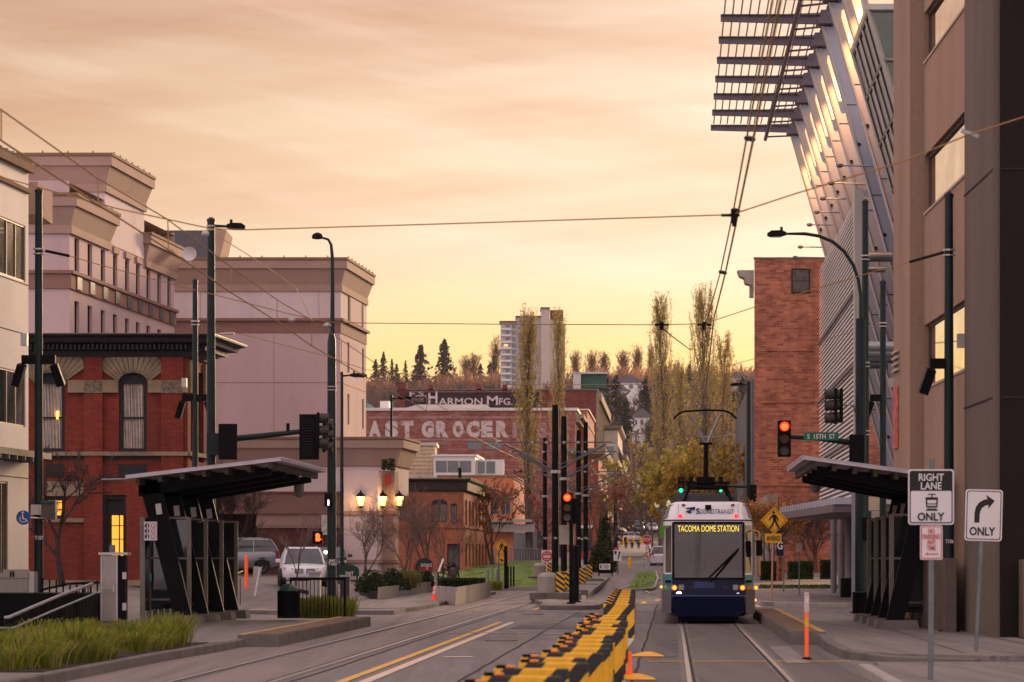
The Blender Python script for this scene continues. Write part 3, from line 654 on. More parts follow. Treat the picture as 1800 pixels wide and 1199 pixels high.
for xc in (87, 233.5):
    k = MB(); k2 = MB()
    hw_ = 25.5; x0, x1 = (48, 147) if xc < 100 else (180, 283)
    pts = []; n = 14
    for i in range(n+1):
        t = math.pi*(1-i/n); pts.append((xc+hw_*math.cos(t), 672-17*math.sin(t)))
    for i in range(n):
        a, b = pts[i], pts[i+1]
        ta = (628, ); 
        def outp(p):
            dx, dy = p[0]-xc, p[1]-690; s_ = min((x1-xc)/dx if dx > 1e-6 else 99, (x0-xc)/dx if dx < -1e-6 else 99, (628-690)/dy if dy < -1e-6 else 99)
            return (xc+dx*s_, 690+dy*s_)
        oa, ob = outp(a), outp(b); g = .12
        q_ = [(a[0]+(b[0]-a[0])*g, a[1]+(b[1]-a[1])*g), b, ob, (oa[0]+(ob[0]-oa[0])*g, oa[1]+(ob[1]-oa[1])*g)]
        k.fq(q_, Y-.10, .09); 
        mm = [a, b, ((b[0]-xc)*1.16+xc, 672+(b[1]-672)*1.3), ((a[0]-xc)*1.16+xc, 672+(a[1]-672)*1.3)]; k2.fq(mm, Y-.17, .16)
    build('stone_arch', k, stone, bh); build('arch_moulding', k2, stone_c, bh)
poly = [(X(40), Y), (X(330), Y), (q.x, q.y), (X(40), q.y)]
o = build('cornice', MB().ring(poly, [(Z(628),.1),(Z(618),.14),(Z(616),.3),(Z(607),.35),(Z(604),.8),(Z(597),.85),(Z(593),1.05),(Z(591),1.05),(Z(590),.5)]), ironc, bh)
k = MB()
for i in range(38): k.box(X(42)+i*.15, Y-.62, Z(616), X(42)+i*.15+.07, Y-.36, Z(607))
for i in range(18): lbox(k, side, i*.2, i*.2+.1, .36, .62, Z(616), Z(607))
build('dentils', k, ironc, o)
build('cornice_top', MB().ring(poly, [(Z(591)+.002,1.08),(Z(589.5),1.08),(Z(588),.4)]), M('aged_copper_cap', (.20,.15,.12), .5, .3), o)
# --- brown building right
br = thing('office_building', 'big brown concrete office building with slanting ribbon windows filling the right edge', 'office building', (9.87,57.6,0))
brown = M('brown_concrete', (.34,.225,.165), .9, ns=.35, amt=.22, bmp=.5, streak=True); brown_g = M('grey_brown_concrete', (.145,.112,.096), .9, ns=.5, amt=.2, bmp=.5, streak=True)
Ba = Fr((9.87+.02*17.2, 74.8), (9.87, 57.6)); LBa = Ba.L
sp_ = lambda p: Ba.spx(p)
s_a, s_b = sp_(1625), sp_(1705)
ops = [(s_a, s_b, 5.92, 7.45), (s_a, s_b, 10.2, 11.6), (s_a, s_b, 13.9, 15.1), (s_a, s_b, 17.6, 19), (s_a, s_b, 1.9+1, 3.0)][:4]
wall = MB(); wallgrid(wall, Ba, s_a-.001, s_b+.001, 0, 24, ops, .17); build('wall', wall, brown, br)
for o in ops: 
    window(br, Ba, o[0], o[1], o[2], o[3], -.15, M('bronze_frame2',(.10,.07,.055),.5), mirrorg, mull=[], fw=.06)
k = MB(); 
for o in ops: lbox(k, Ba, s_a, s_b, .0, .03, o[2]-.06, o[2])
build('sill', k, M('pale_sill', (.42,.32,.25), .6), br)
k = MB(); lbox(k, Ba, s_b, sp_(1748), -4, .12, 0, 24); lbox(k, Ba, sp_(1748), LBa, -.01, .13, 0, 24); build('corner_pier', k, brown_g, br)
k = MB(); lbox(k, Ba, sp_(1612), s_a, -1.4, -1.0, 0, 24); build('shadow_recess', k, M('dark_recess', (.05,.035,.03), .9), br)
k = MB(); lbox(k, Ba, 0, sp_(1612), -2.5, .18, 0, 24); build('far_pier', k, brown, br)
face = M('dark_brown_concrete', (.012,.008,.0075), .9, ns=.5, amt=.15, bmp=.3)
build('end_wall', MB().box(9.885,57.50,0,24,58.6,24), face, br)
k = MB(); k.box(9.9,57.48,4.98,24,57.52,5.02).box(9.9,57.48,9.6,24,57.52,9.64); lbox(k, Ba, s_b-.005, LBa+.005, .132, .137, 4.98, 5.02); lbox(k, Ba, s_b-.005, LBa+.005, .132, .137, 9.6, 9.64)
build('wall_joint', k, seam, br)
k = MB(); k.box(10.2,57.0,0,24,57.25,1.72)
for i in range(46): k.box(10.22+i*.3,56.94,.05,10.37+i*.3,57.0,1.70)
single('corrugated_screen_wall', 'low ribbed brown metal screen against the dark end wall', 'screen wall', k, M('ribbed_brown_metal', (.13,.095,.085), .6, amt=.2), (10.2,57,0))
k = MB(); lbox(k, Ba, s_b-3.8, s_b+.4, .35, .55, 0, 1.75)
for i in range(14): lbox(k, Ba, s_b-3.7+.3*i, s_b-3.55+.3*i, .55, .6, .05, 1.72)
single('corrugated_screen_wall', 'ribbed brown metal screen behind the dark tram pole', 'screen wall', k, MATS['ribbed_brown_metal'], (10,62,0))
k = MB(); lbox(k, Ba, 1.2, 2.9, -.1, .22, 3.3, 5.0); 
build('wall_poster', lbox(MB(), Ba, .2, 1.2, .19, .22, 4.6, 6.2), M('faded_red_poster', (.55,.12,.10), .6, ns=5, amt=.8), br)
k = MB()
for i in range(4): lbox(k, Ba, .2, 1.4, .19, .26, 6.6+.16*i, 6.66+.16*i)
build('vent_louvre', k, alum, br)
# --- convention centre
panel = M('grey_metal_fin', (.40,.41,.49), .5, .1, ns=.8, amt=.08); slat = M('grey_trellis_steel', (.15,.13,.16), .5, .3)
fl = emis('fin_lamp', (1,.52,.20), .95, (.8,.7,.6))
cc = thing('convention_centre', 'modern glass convention centre behind leaning grey metal fins', 'convention centre', (XU(9,120),120,0))
for i in range(9):
    Yk = 156.6-5.3*i-2; zt_ = 25.0; 
    def pt(z, off): return XU(6.4+(zt_-z)*.285+off, Yk), z
    poly = [pt(zt_-.3,0), pt(zt_-.3,.95), pt(2.2,.95), pt(2.2,0)]
    t = build('leaning_fin', MB().loft([[(x,Yk,z) for x,z in poly],[(x,Yk+.4,z) for x,z in poly]]), panel, cc)
    ORG[t.name] = ORG[cc.name]
    k = MB(); a = Vector((pt(zt_-.3,.0)[0], Yk-.02, zt_-.3)); b = Vector((pt(2.2,.0)[0], Yk-.02, 2.2)); d = (b-a).normalized(); pr = Vector((1,0,0))
    k.tube([a+Vector((.03,0,0)), b+Vector((.03,0,0))], .05, 6); k.tube([a+Vector((.93,0,0)), b+Vector((.93,0,0))], .05, 6); build('fin_edge', k, alum, t)
    k = MB()
    for z in (21.3, 17.4, 13.6, 9.8, 6.0):
        x = pt(z,0)[0]; k.box(x, Yk-.012, z, x+.95, Yk-.002, z+.035); k.disc((x+.62,Yk-.03,z-1.7), .09, .02, 8)
    build('panel_joint', k, seam, t)
    x = pt(24.8,.1)[0]; build('lamp_bracket', MB().box(x-.3,Yk-.5,24.75,x+.7,Yk+.4,25.0).box(x-.15,Yk-.4,25.0,x+.45,Yk+.1,25.35), slat, t)
    if i != 6:
        x = pt(24.0,.42)[0]; xb = pt(22.3,.42)[0]; build('fin_lamp', MB().tube([(x,Yk-.22,24.35),(x+(xb-x)*.1,Yk-.22,24.1),(xb,Yk-.22,22.3)], [.12,.19,.10], 10), fl, t, smooth=True)
        l = bpy.data.lights.new('fin_light','SPOT'); l.energy = 2100; l.color = (1,.42,.12); l.spot_size = R(60); l.spot_blend = .9; l.shadow_soft_size = .1
        o = bpy.data.objects.new('fin_light', l); COL.objects.link(o); o.location = (x-.1,Yk-1.5,24.4)
        tgt = Vector((pt(20.5,.47)[0], Yk+.05, 20.5)); o.rotation_euler = (Vector(o.location)-tgt).to_track_quat('Z','Y').to_euler()
# glass behind the fins
def gp(Yv, z, o=0): return (XU(7.0+(21-z)*.285+o, Yv), Yv, z)
k = MB(); k.loft([[gp(100,21),gp(100,2),(XU(20,100),100,2),(XU(20,100),100,21)],[gp(108.6,21),gp(108.6,2),(XU(20,108.6),108.6,2),(XU(20,108.6),108.6,21)]])
gb = build('glass_box', k, glass('green_glass', (.02,.05,.04), .04, 1.0), cc)
k = MB(); k.loft([[gp(100.05,20.95,-.04),gp(108.5,20.95,-.04),gp(108.5,2,-.04),gp(100.05,2,-.04)],[gp(100.05,20.95,-.01),gp(108.5,20.95,-.01),gp(108.5,2,-.01),gp(100.05,2,-.01)]]); build('sloping_glass', k, mirrorg, gb)
k = MB()
for z in [21-1.75*i for i in range(11)]:
    k.tube([gp(99.95,z,-.08), gp(108.7,z,-.08)], .06, 4); k.tube([gp(99.9,z,0), (XU(20,99.9),99.9,z)], .05, 4)
for Yv in (99.95, 101.7, 103.4, 105.1, 106.9, 108.65): k.tube([gp(Yv,21,-.08), gp(Yv,2,-.08)], .06 if Yv not in (99.95,) else .1, 4)
for u_ in (8.6, 10.4, 12.2): k.box(XU(u_,99.9)-.03,99.85,2,XU(u_,99.9)+.03,99.95,21)
k.loft([[gp(99.8,z,-.12),gp(108.8,z,-.12),(XU(20,108.8),108.8,z),(XU(20,99.8),99.8,z)] for z in (21,21.2)])
build('mullions', k, alum, gb)
k = MB(); k.loft([[gp(108.7,20.5,1.9),gp(160,20.5,1.9),gp(160,1,1.9),gp(108.7,1,1.9)],[gp(108.7,20.5,2.2),gp(160,20.5,2.2),gp(160,1,2.2),gp(108.7,1,2.2)]]); build('rear_glass_wall', k, darkg, cc)
k = MB(); k.loft([[(XU(14,108.7),108.7,0),(XU(30,108.7),108.7,0),(XU(30,108.7),108.7,21),(XU(10,108.7),108.7,21)],[(XU(14,160),160,0),(XU(30,160),160,0),(XU(30,160),160,21),(XU(10,160),160,21)]]); build('hall_block', k, panel, cc)
# trellis
to = None
for i in range(13):
    k = MB(); Yk = 156.6-5.3*i; x0 = XU(2.15,Yk); x1 = XU(7.6,Yk)
    k.prismY([(x0,25.3),(x1,25.3-.15),(x1,25.3+.42),(x0,25.3+.22)], Yk, Yk+.16)
    k.box(x0,Yk-.12,25.55,x1,Yk+.28,25.6)
    to_ = build('trellis_beam', k, slat, cc); to = to or to_
k = MB(); 
for i in range(15):
    u_ = 2.3+i*.37; k.cb((0,0,0),.01,.01,.01) if 0 else None
    a = (XU(u_,156.3),156.3,25.62); b = (XU(u_,90),90,25.62); k.tube([a,b], .035, 4)
build('trellis_slat', k, slat, to)
k = MB(); k.tube([(XU(5.2,158),158,25.0),(XU(5.5,90),90,25.0)], .11, 6); k.tube([(XU(6.6,158),158,25.5),(XU(6.9,90),90,25.5)], .07, 6)
for i in range(13):
    Yk = 157-5.3*i; k.tube([(XU(5.3,Yk),Yk,25.0),(XU(6.9,Yk-2.5),Yk-2.5,24.7)], .05, 5); 
build('trellis_purlin', k, slat, to)
# louvre screen
k = MB(); u_ = 6.78; n = 62
for i in range(n):
    z = 3.9+i*(11.2)/n
    z2 = z+.03; k.quad((XU(u_,105.3),105.3,z),(XU(u_,131),131,z),(XU(u_+.02,131),131,z+.085),(XU(u_+.02,105.3),105.3,z+.085))
sc_ = tagp(build('louvre_screen', k, M('silver_mesh', (.62,.60,.66), .45, .15, amt=.1), None, (XU(u_,105),105,3.8)), 'tall silver louvred mesh screen hung beside the leaning fins', 'screen')
k = MB()
for i in range(26): y = 105.4+i*1.0; k.box(XU(u_+.16,y)-.03,y-.03,3.8,XU(u_+.16,y)+.03,y+.03,15.15)
k.box(XU(u_-.05,105.1),105.0,3.6,XU(u_,105)+.3,105.3,15.4); build('screen_post', k, alum, sc_)
k = MB()
for z in (6.2, 8.9, 11.6): k.tube([(XU(u_-.02,105.3),105.3,z),(XU(u_-.02,131),131,z)], .07, 5)
build('screen_rail', k, slat, sc_)
for (py, Yv, x0, x1), nm in zip(((452,112,1508,1568),(474,118,1508,1556),(609,100,1518,1598),(620,104,1518,1592),(630,108,1518,1580),(640,112,1518,1560)), ('topmost of the horizontal steel tubes right of the mesh screen','thin steel tube just below the topmost one','upper tube of the lower cluster of four beside the tram pole','second tube of the lower cluster of four','third tube of the lower cluster of four','lowest and shortest tube of the lower cluster of four')):
    a = W(x0,py,Yv); b = W(x1,py,Yv); single('steel_brace', nm, 'brace', MB().tube([a,b], .19 if py != 474 else .12, 10), steel, a, 'horizontal steel braces beside the fins', smooth=True)
# projecting light arms
for j, (px, py, Yv) in enumerate([(1476,291,122),(1461,322,128),(1447,349,134),(1436,373,140),(1423,395,146),(1407,434,156),(1398,452,164)]):
    a = W(px,py,Yv); t = thing('projecting_lamp', 'small lamp on a thin projecting arm of the fins, number %s from the right' % ['first','second','third','fourth','fifth','sixth','seventh'][j], 'lamp arm', a, 'lamps on thin arms along the fins')
    t['label'] = ['nearest','second nearest','third nearest','middle','third farthest','second farthest','farthest'][j]+' small lamp on a thin arm projecting from the leaning fins'
    build('arm', MB().tube([a, a+Vector((1.6,0,-.03))], .035, 5), steel, t); build('lamp_head', MB().lathe(a, [(.03,.08),(.13,.06),(.16,-.04),(.05,-.1)], 8), slat, t)
# canopy and round columns
cn = thing('entrance_canopy', 'low flat grey canopy on thick round columns below the mesh screen', 'canopy', (XU(6,112),112,0))
k = MB(); P_ = [(XU(4.4,118.5),118.5),(XU(7.9,118.5),118.5),(XU(7.9,99),99),(XU(5.6,99),99)]; k.prism(P_, 3.35, 3.62); build('canopy_slab', k, slat, cn)
k = MB()
for i in range(20): y = 118.3-i; k.box(XU(4.5+max(0,(i*.06)),y),y-.4,3.62,XU(7.9,y),y+.06,3.86)
build('canopy_ribs', k, panel, cn)
colm = M('grey_column_paint', (.20,.20,.235), .6, ns=1)
for px, Yv, r in ((1465.5,121,.13),(1479,119.5,.15),(1494,116,.19),(1512,98,.30)):
    c = ((px-CX)*Yv/F, Yv, 0); build('column', MB().lathe(c, [(r*1.2,0),(r*1.2,.1),(r,.12),(r,3.4 if Yv > 100 else 4.1)], 16), colm, cn, smooth=True)
# --- tall brick block
tb = brick('weathered_brick', (.50,.18,.105), (.26,.075,.05), (.34,.25,.20), .46, .15, .5)
tw = thing('brick_block', 'tall weathered red brick block with one high dark window', 'brick building', W(1390, 985, 185))
Y = 185.0; k = MB(); a, b = W(1326,455,Y), W(1452,455,Y)
k.prism([(a.x,Y),(a.x+9,Y),(a.x+9,Y+30),(a.x+2.75,Y+30)], .2, a.z); build('wall', k, tb, tw)
build('parapet_cap', MB().box(a.x-.03,Y-.05,a.z,a.x+9,Y+.4,a.z+.1), concdk, tw)
k = MB()
for py in (612, 703, 849): k.fb(1336,py,1430,py+5,Y-.09,.09)
k.fb(1430,470,1432,705,Y-.06,.06); build('brick_ledge', k, tb, tw)
frt = Fr((a.x,Y-.02),(b.x,Y-.02))
window(tw, frt, W(1391,0,Y).x-a.x, W(1424,0,Y).x-a.x, ZY(516,Y), ZY(472,Y), 0, seam, M('dusty_glass', (.07,.055,.045), .3, ns=3, amt=.7), trans=(.5,), fw=.09)
k = MB(); crn = M('weathered_cornice', (.33,.29,.25), .8, ns=2)
k.prismY([(W(1298,0,Y).x,ZY(474,Y)),(a.x,ZY(474,Y)),(a.x,ZY(512,Y)),(W(1322,0,Y).x,ZY(500,Y)),(W(1312,0,Y).x,ZY(497,Y)),(W(1310,0,Y).x,ZY(488,Y)),(W(1302,0,Y).x,ZY(484,Y))], Y+.3, Y+1.6)
k.box(W(1319,0,Y).x,Y+.5,ZY(522,Y),a.x,Y+.9,ZY(484,Y))
build('cornice', k, crn, tw)
build('lower_wall', MB().prism([(W(1318,0,183).x,183),(W(1345,0,183).x,183),(W(1345,0,183).x+2,184.9),(W(1318,0,183).x+1,184.9)], .2, ZY(862,183)), tb, tw)
# right low arcade by the tram
k = MB(); 
for i in range(7):
    y = 150+9*i; x = XU(5.0,y); k.box(x,y,.1,x+.5,y+.9,4.2)
k.prism([(XU(5.0,150),150),(XU(5.6,150),150),(XU(5.6,214),214),(XU(5.0,214),214)], 4.2, 5.1)
ar = tagp(build('arcade_wall', k, concrete, None, (XU(5,150),150,0)), 'long low concrete arcade with repeated piers right of the tram', 'arcade')
build('arcade_back', MB().prism([(XU(5.7,152),152),(XU(5.9,152),152),(XU(5.9,214),214),(XU(5.7,214),214)], .1, 5.0), tb, ar)
# ---------------------------------------------------------------- far buildings on the left
def blk(par, name, px0, py0, px1, Y, depth, mat, vp=1181, py1=1000, zb=None):
    Q = foot(px0, px1, Y, vp, depth); z = ZY(py1, Y) if zb is None else zb
    return build(name, MB().prism(Q, z, ZY(py0, Y)), mat, par), Q
rb2 = brick('corner_brick', (.52,.17,.09), (.38,.11,.065), (.26,.17,.13), .25, .08, .45)
t = thing('corner_building', 'low brick corner building with dark flat cornice behind the bare trees', 'brick building', W(760,1008,190)); Y = 190.0
Q = foot(690, 815, Y, 1181, 26); fa = Fr(Q[0], Q[1]); fs = Fr(Q[1], Q[2]); x_s = lambda p: (p-690)*Y/F
ops = [(x_s(700), x_s(716), ZY(915,Y), ZY(888,Y)), (x_s(758), x_s(786), ZY(918,Y), ZY(885,Y)), (x_s(813)-.02 if 0 else x_s(793), x_s(803), ZY(920,Y), ZY(888,Y)), (x_s(786), x_s(808), ZY(1006,Y), ZY(956,Y))]
k = MB(); wallgrid(k, fa, 0, fa.L, .3, ZY(862,Y), ops, .35); so_ = []
for i in range(7): so_.append((1.5+3.4*i, 3.1+3.4*i, ZY(925,Y), ZY(878,Y))); so_.append((1.5+3.4*i, 3.1+3.4*i, 1.2, ZY(955,Y)))
wallgrid(k, fs, 0, fs.L, .3, ZY(862,Y), so_, .35); build('wall', k, rb2, t)
for o in ops+[]: window(t, fa, *o, -.3, wframe, darkg, mull=(.5,))
for o in so_: window(t, fs, *o, -.3, wframe, darkg)
k = MB()
for o in ops[:3]:
    c = (o[0]+o[1])/2; n = 8; r = (o[1]-o[0])/2
    pts = [(fa.p(c+r*math.cos(math.pi*i/n),0,0).x, o[3]+r*.55*math.sin(math.pi*i/n)) for i in range(n+1)]
    k.prismY(pts, Y-.03, Y+.0)
build('arch_head', k, wframe, t)
o = build('cornice', MB().ring(Q, [(ZY(864,Y),.05),(ZY(862,Y),.25),(ZY(848,Y),.3),(ZY(844,Y),.5),(ZY(842,Y),.5)]), M('dark_brown_cornice', (.035,.025,.026), .7), t)
build('cap', MB().ring(Q, [(ZY(842,Y),.55),(ZY(840.5,Y),.55)]), stone, o)
build('string_course', MB().ring(Q, [(ZY(928,Y),.02),(ZY(928,Y),.1),(ZY(923,Y),.1)]), rb2, t)
# orange building
Y = 225.0; ob_ = M('orange_brick', (.62,.23,.11), .9, ns=2, amt=.15)
t = thing('orange_building', 'bright orange brick building with two tall windows left of the poplars', 'building', W(840,1000,Y))
Q = foot(770, 902, Y, 1181, 25); fa = Fr(Q[0], Q[1]); x_s = lambda p: (p-770)*Y/F
ops = [(x_s(862), x_s(876), ZY(905,Y), ZY(866,Y)), (x_s(881), x_s(898), ZY(905,Y), ZY(866,Y))]
k = MB(); wallgrid(k, fa, 0, fa.L, .5, ZY(838,Y), ops, .3); k.prism([Q[1],(Q[1][0]+.02,Q[1][1]),Q[2],(Q[2][0]-.02,Q[2][1])], .5, ZY(838,Y)); build('wall', k, ob_, t)
for o in ops: window(t, fa, *o, -.25, alum, darkg, mull=(.45,))
build('parapet_cap', MB().ring(Q, [(ZY(838,Y),.1),(ZY(835,Y),.1)]), stone, t)
build('ground_floor_canopy', MB().fb(850,913,935,918,Y-1.5,2).fb(850,921,940,935,Y-1,.3), alum, t); build('dark_shopfront', MB().fb(818,936,960,985,Y+.3,.4), darkg, t)
k = MB(); k.fb(860,985,960,1008,Y-6,.3); single('plaza_wall', 'low pale concrete plaza wall beyond the lawn', 'wall', k, M('pale_plaza_concrete', (.42,.37,.34), .9), W(900,1008,Y-6))
k = MB()
for i in range(24): x = W(848+i*4.6,0,Y-7).x; k.tube([(x,Y-7,ZY(985,Y)),(x,Y-7,ZY(965,Y))], .03, 4)
k.fb(846,964,958,965.5,Y-7,.05); single('plaza_railing', 'thin grey plaza railing in front of the dark shopfront', 'railing', k, steel, W(900,985,Y-7))
# penthouse and textured block
Y = 238.0; t = thing('white_penthouse', 'white modern rooftop storey with ribbon windows above the orange building', 'penthouse', W(830,838,Y))
Q = foot(762, 835, Y, 1181, 10); build('wall', MB().prism(Q, ZY(850,Y), ZY(802,Y)), white, t); build('roof', MB().ring(Q, [(ZY(802,Y),.15),(ZY(799,Y),.15)]), white, t)
for a, b in ((766,785),(787,806),(808,828)): build('window', MB().fb(a,810,b,830,Y-.05,.04), darkg, t)
build('rear_storey', MB().fb(834,808,886,837,Y+1,6), white, t)
for a, b in ((840,852),(855,870)): build('window', MB().fb(a,811,b,832,Y+.95,.04), darkg, t)
k = MB(); k.fb(715,836,735,845,Y-6,1).fb(742,838,800,845,Y-8,1.2); build('rooftop_unit', k, alum, t)
t = thing('textured_block', 'square cream block with a waffle grid surface and glass stair beside it', 'building', W(738,846,242)); Y = 242.0
build('wall', MB().fb(712,782,765,855,Y,6), M('cream_block', (.62,.50,.34), .8), t); k = MB()
for i in range(11):
    for j in range(9): k.fb(713+i*4.8,786+j*6.8,716.5+i*4.8,790.5+j*6.8,Y-.12,.11)
build('waffle_grid', k, MATS['cream_block'], t); build('roof', MB().fb(708,778,768,783,Y-.3,7), alum, t); build('glass_stair', MB().fb(696,786,711,850,Y+.5,3), darkg, t)
build('mullion', MB().fb(703,786,705,850,Y+.4,.1).fb(696,800,711,801.5,Y+.4,.1), white, t)
# grocery building with ghost lettering
Y = 420.0; gb2 = brick('grocery_brick', (.32,.10,.075), (.22,.065,.05), (.30,.20,.18), .6, .2, .45, worn=(.30,.20,.19))
t = thing('grocery_warehouse', 'long brick warehouse with giant faded white block letters', 'warehouse', W(820,980,Y))
Q = foot(600, 1012, Y, 1181, 60); build('wall', MB().prism(Q, 2, ZY(722,Y)), gb2, t); build('coping', MB().ring(Q, [(ZY(722,Y),.3),(ZY(717,Y),.3)]), M('pale_coping', (.6,.55,.52), .7), t)
def ghost(name, c, lo, hi):
    m, n_, b = nodes(name); b.inputs['Roughness'].default_value = .9; v = noise(n_, coords(n_, (1,1,1.6)), .35, 10, .8)
    n_.links.new(mix(n_, ramp(n_, v, [(lo, 0), (hi, 1)]), (.22,.10,.085), c), b.inputs['Base Color']); MATS[name] = m; return m
gp_ = ghost('ghost_white_paint', (.52,.44,.43), .36, .50); gp2 = ghost('faded_ghost_paint', (.36,.27,.26), .42, .6)
def word(s, x0, x1, ytop, ybot, Y, mat, par, bold=.03, nm='painted_letters'):
    a, b = W(x0,ytop,Y), W(x1,ybot,Y); return build(nm, text(s, ((a.x+b.x)/2, Y-.02, (a.z+b.z)/2), b.x-a.x, a.z-b.z, d=.03, bold=bold), mat, par)
for ch, a, b in (('A',648,670),('S',677,700),('T',704,727),('G',741,763),('R',766,789),('O',796,815),('C',820,843),('E',846,866),('R',872,894)): word(ch, a, b, 740, 769, Y, gp_, t, .07)
for ch, a, b in (('I',901,908),('E',914,934),('S',945,962)): word(ch, a, b, 742, 770, Y, gp2, t, .06)
k = MB().fb(648,732,1000,735,Y-.02,.01).fb(648,771.5,860,774,Y-.02,.01); build('painted_line', k, gp2, t)
k = MB(); fa = Fr(Q[0], Q[1])
for a, b in ((822,847),(856,882)):
    build('window', MB().fb(a,777,b,790,Y-.05,.3), darkg, t); k.fb(a-2,773,b+2,776,Y-.2,.3); k.fb((a+b)/2-1,777,(a+b)/2+1,790,Y-.09,.05)
build('window_trim', k, stone, t)
fs = Fr(Q[1], Q[2])
for i in range(9):
    for j in range(4):
        build('side_window', lbox(MB(), fs, 3+6*i, 5.5+6*i, .02, .06, 5+4.6*j, 8+4.6*j), darkg, t)
build('side_cornice', MB().ring(Q, [(ZY(745,Y),.1),(ZY(740,Y),.9),(ZY(737,Y),.9)]) if 0 else lbox(lbox(MB(), fs, 0, fs.L, .02, 1.2, ZY(735,Y), ZY(728,Y)), fs, 0, fs.L, .02, .6, ZY(742,Y), ZY(735,Y)), stone, t)
k = MB().fq([(695,722),(735,711),(855,711),(868,722)], Y+8, 12); build('pale_monitor_roof', k, M('pale_stucco', (.55,.50,.46), .9, ns=.3, amt=.2, streak=True), t)
build('monitor_face', MB().fb(744,712.5,850,722,Y+7.6,.3), MATS['pale_stucco'], t)
build('skylight', MB().fq([(645,708),(665,720),(645,720)], Y+5, 3), glass('teal_glass', (.04,.16,.14)), t); build('roof_box', MB().fb(668,705,684,722,Y+6,4), white, t)
# harmon building
Y = 520.0; hb2 = brick('harmon_brick', (.20,.055,.045), (.15,.04,.036), (.12,.07,.06), .8, .25, .4)
t = thing('sign_warehouse', 'dark brick warehouse with white painted manufacturer name along its top', 'warehouse', W(900,980,Y))
Q = foot(698, 1048, Y, 1181, 80); build('wall', MB().prism(Q, 3, ZY(686,Y)), hb2, t)
build('coping', MB().ring(Q, [(ZY(686,Y),.3),(ZY(683.5,Y),.3)]), concdk, t)
k = MB()
for x in (701,753,838,883): k.fb(x,676,x+9,690,Y-.3,2)
k.fb(698,672,715,684,Y-.4,3); build('parapet_pier', k, hb2, t)
build('painted_black_panel', MB().fb(712,690,950,728,Y-.03,.02), M('black_painted_brick', (.035,.022,.028), .9, ns=.4, amt=.4), t)
build('painted_line', MB().fb(716,688,950,689.3,Y-.06,.02), gp2, t)
hp = ghost('harmon_white_paint', (.60,.50,.50), .28, .40)
word('F.S.', 720, 750, 688, 697, Y, hp, t, .02); word('H', 753, 769, 687, 710, Y, hp, t, .02); word('THE', 722, 745, 700, 706, Y, gp2, t, .01); word('ARMON', 771, 848, 699.5, 712, Y, hp, t, .01)
word('M', 856, 875, 696, 712, Y, hp, t, .01); word('FG.', 877, 901, 700, 712, Y, hp, t, .01); word('CO.', 912, 936, 700, 712, Y, gp2, t, .0)
build('tan_upper_corner', MB().fb(952,692,1050,760,Y-.04,.03), hb2, t)
build('gutter_post', MB().fb(948,688,952,730,Y-.2,.1), seam, t)
fs = Fr(Q[1], Q[2]); k = MB()
for i in range(16):
    for j in range(6): lbox(k, fs, 2+5*i, 4+5*i, .02, .08, 4+5*j, 7.4+5*j)
build('side_windows', k, darkg, t); k = MB()
for i in range(17): lbox(k, fs, -.2+5*i, .6+5*i, .02, .5, 3, 32)
lbox(k, fs, 0, fs.L, .02, 1.0, 30.5, 32); build('side_pilaster', k, stone, t)
tgr = M('green_metal_box', (.02,.10,.075), .6); build('rooftop_green_box', MB().fb(1022,656,1066,682,Y+10,10), tgr, t); build('rooftop_frame', MB().fb(1008,656,1021,684,Y+9,3).fb(1006,654,1068,657,Y+9,12), alum, t)
t2 = thing('side_annex', 'mid height brick annex with white stepped coping beside the sign warehouse', 'building', W(1020,980,440)); Y = 440.0
Q = foot(955, 1032, Y, 1181, 40); build('wall', MB().prism(Q, 2, ZY(721,Y)), rb2, t2); build('coping', MB().ring(Q, [(ZY(721,Y),.3),(ZY(719,Y),.3)]), MATS['pale_coping'], t2)
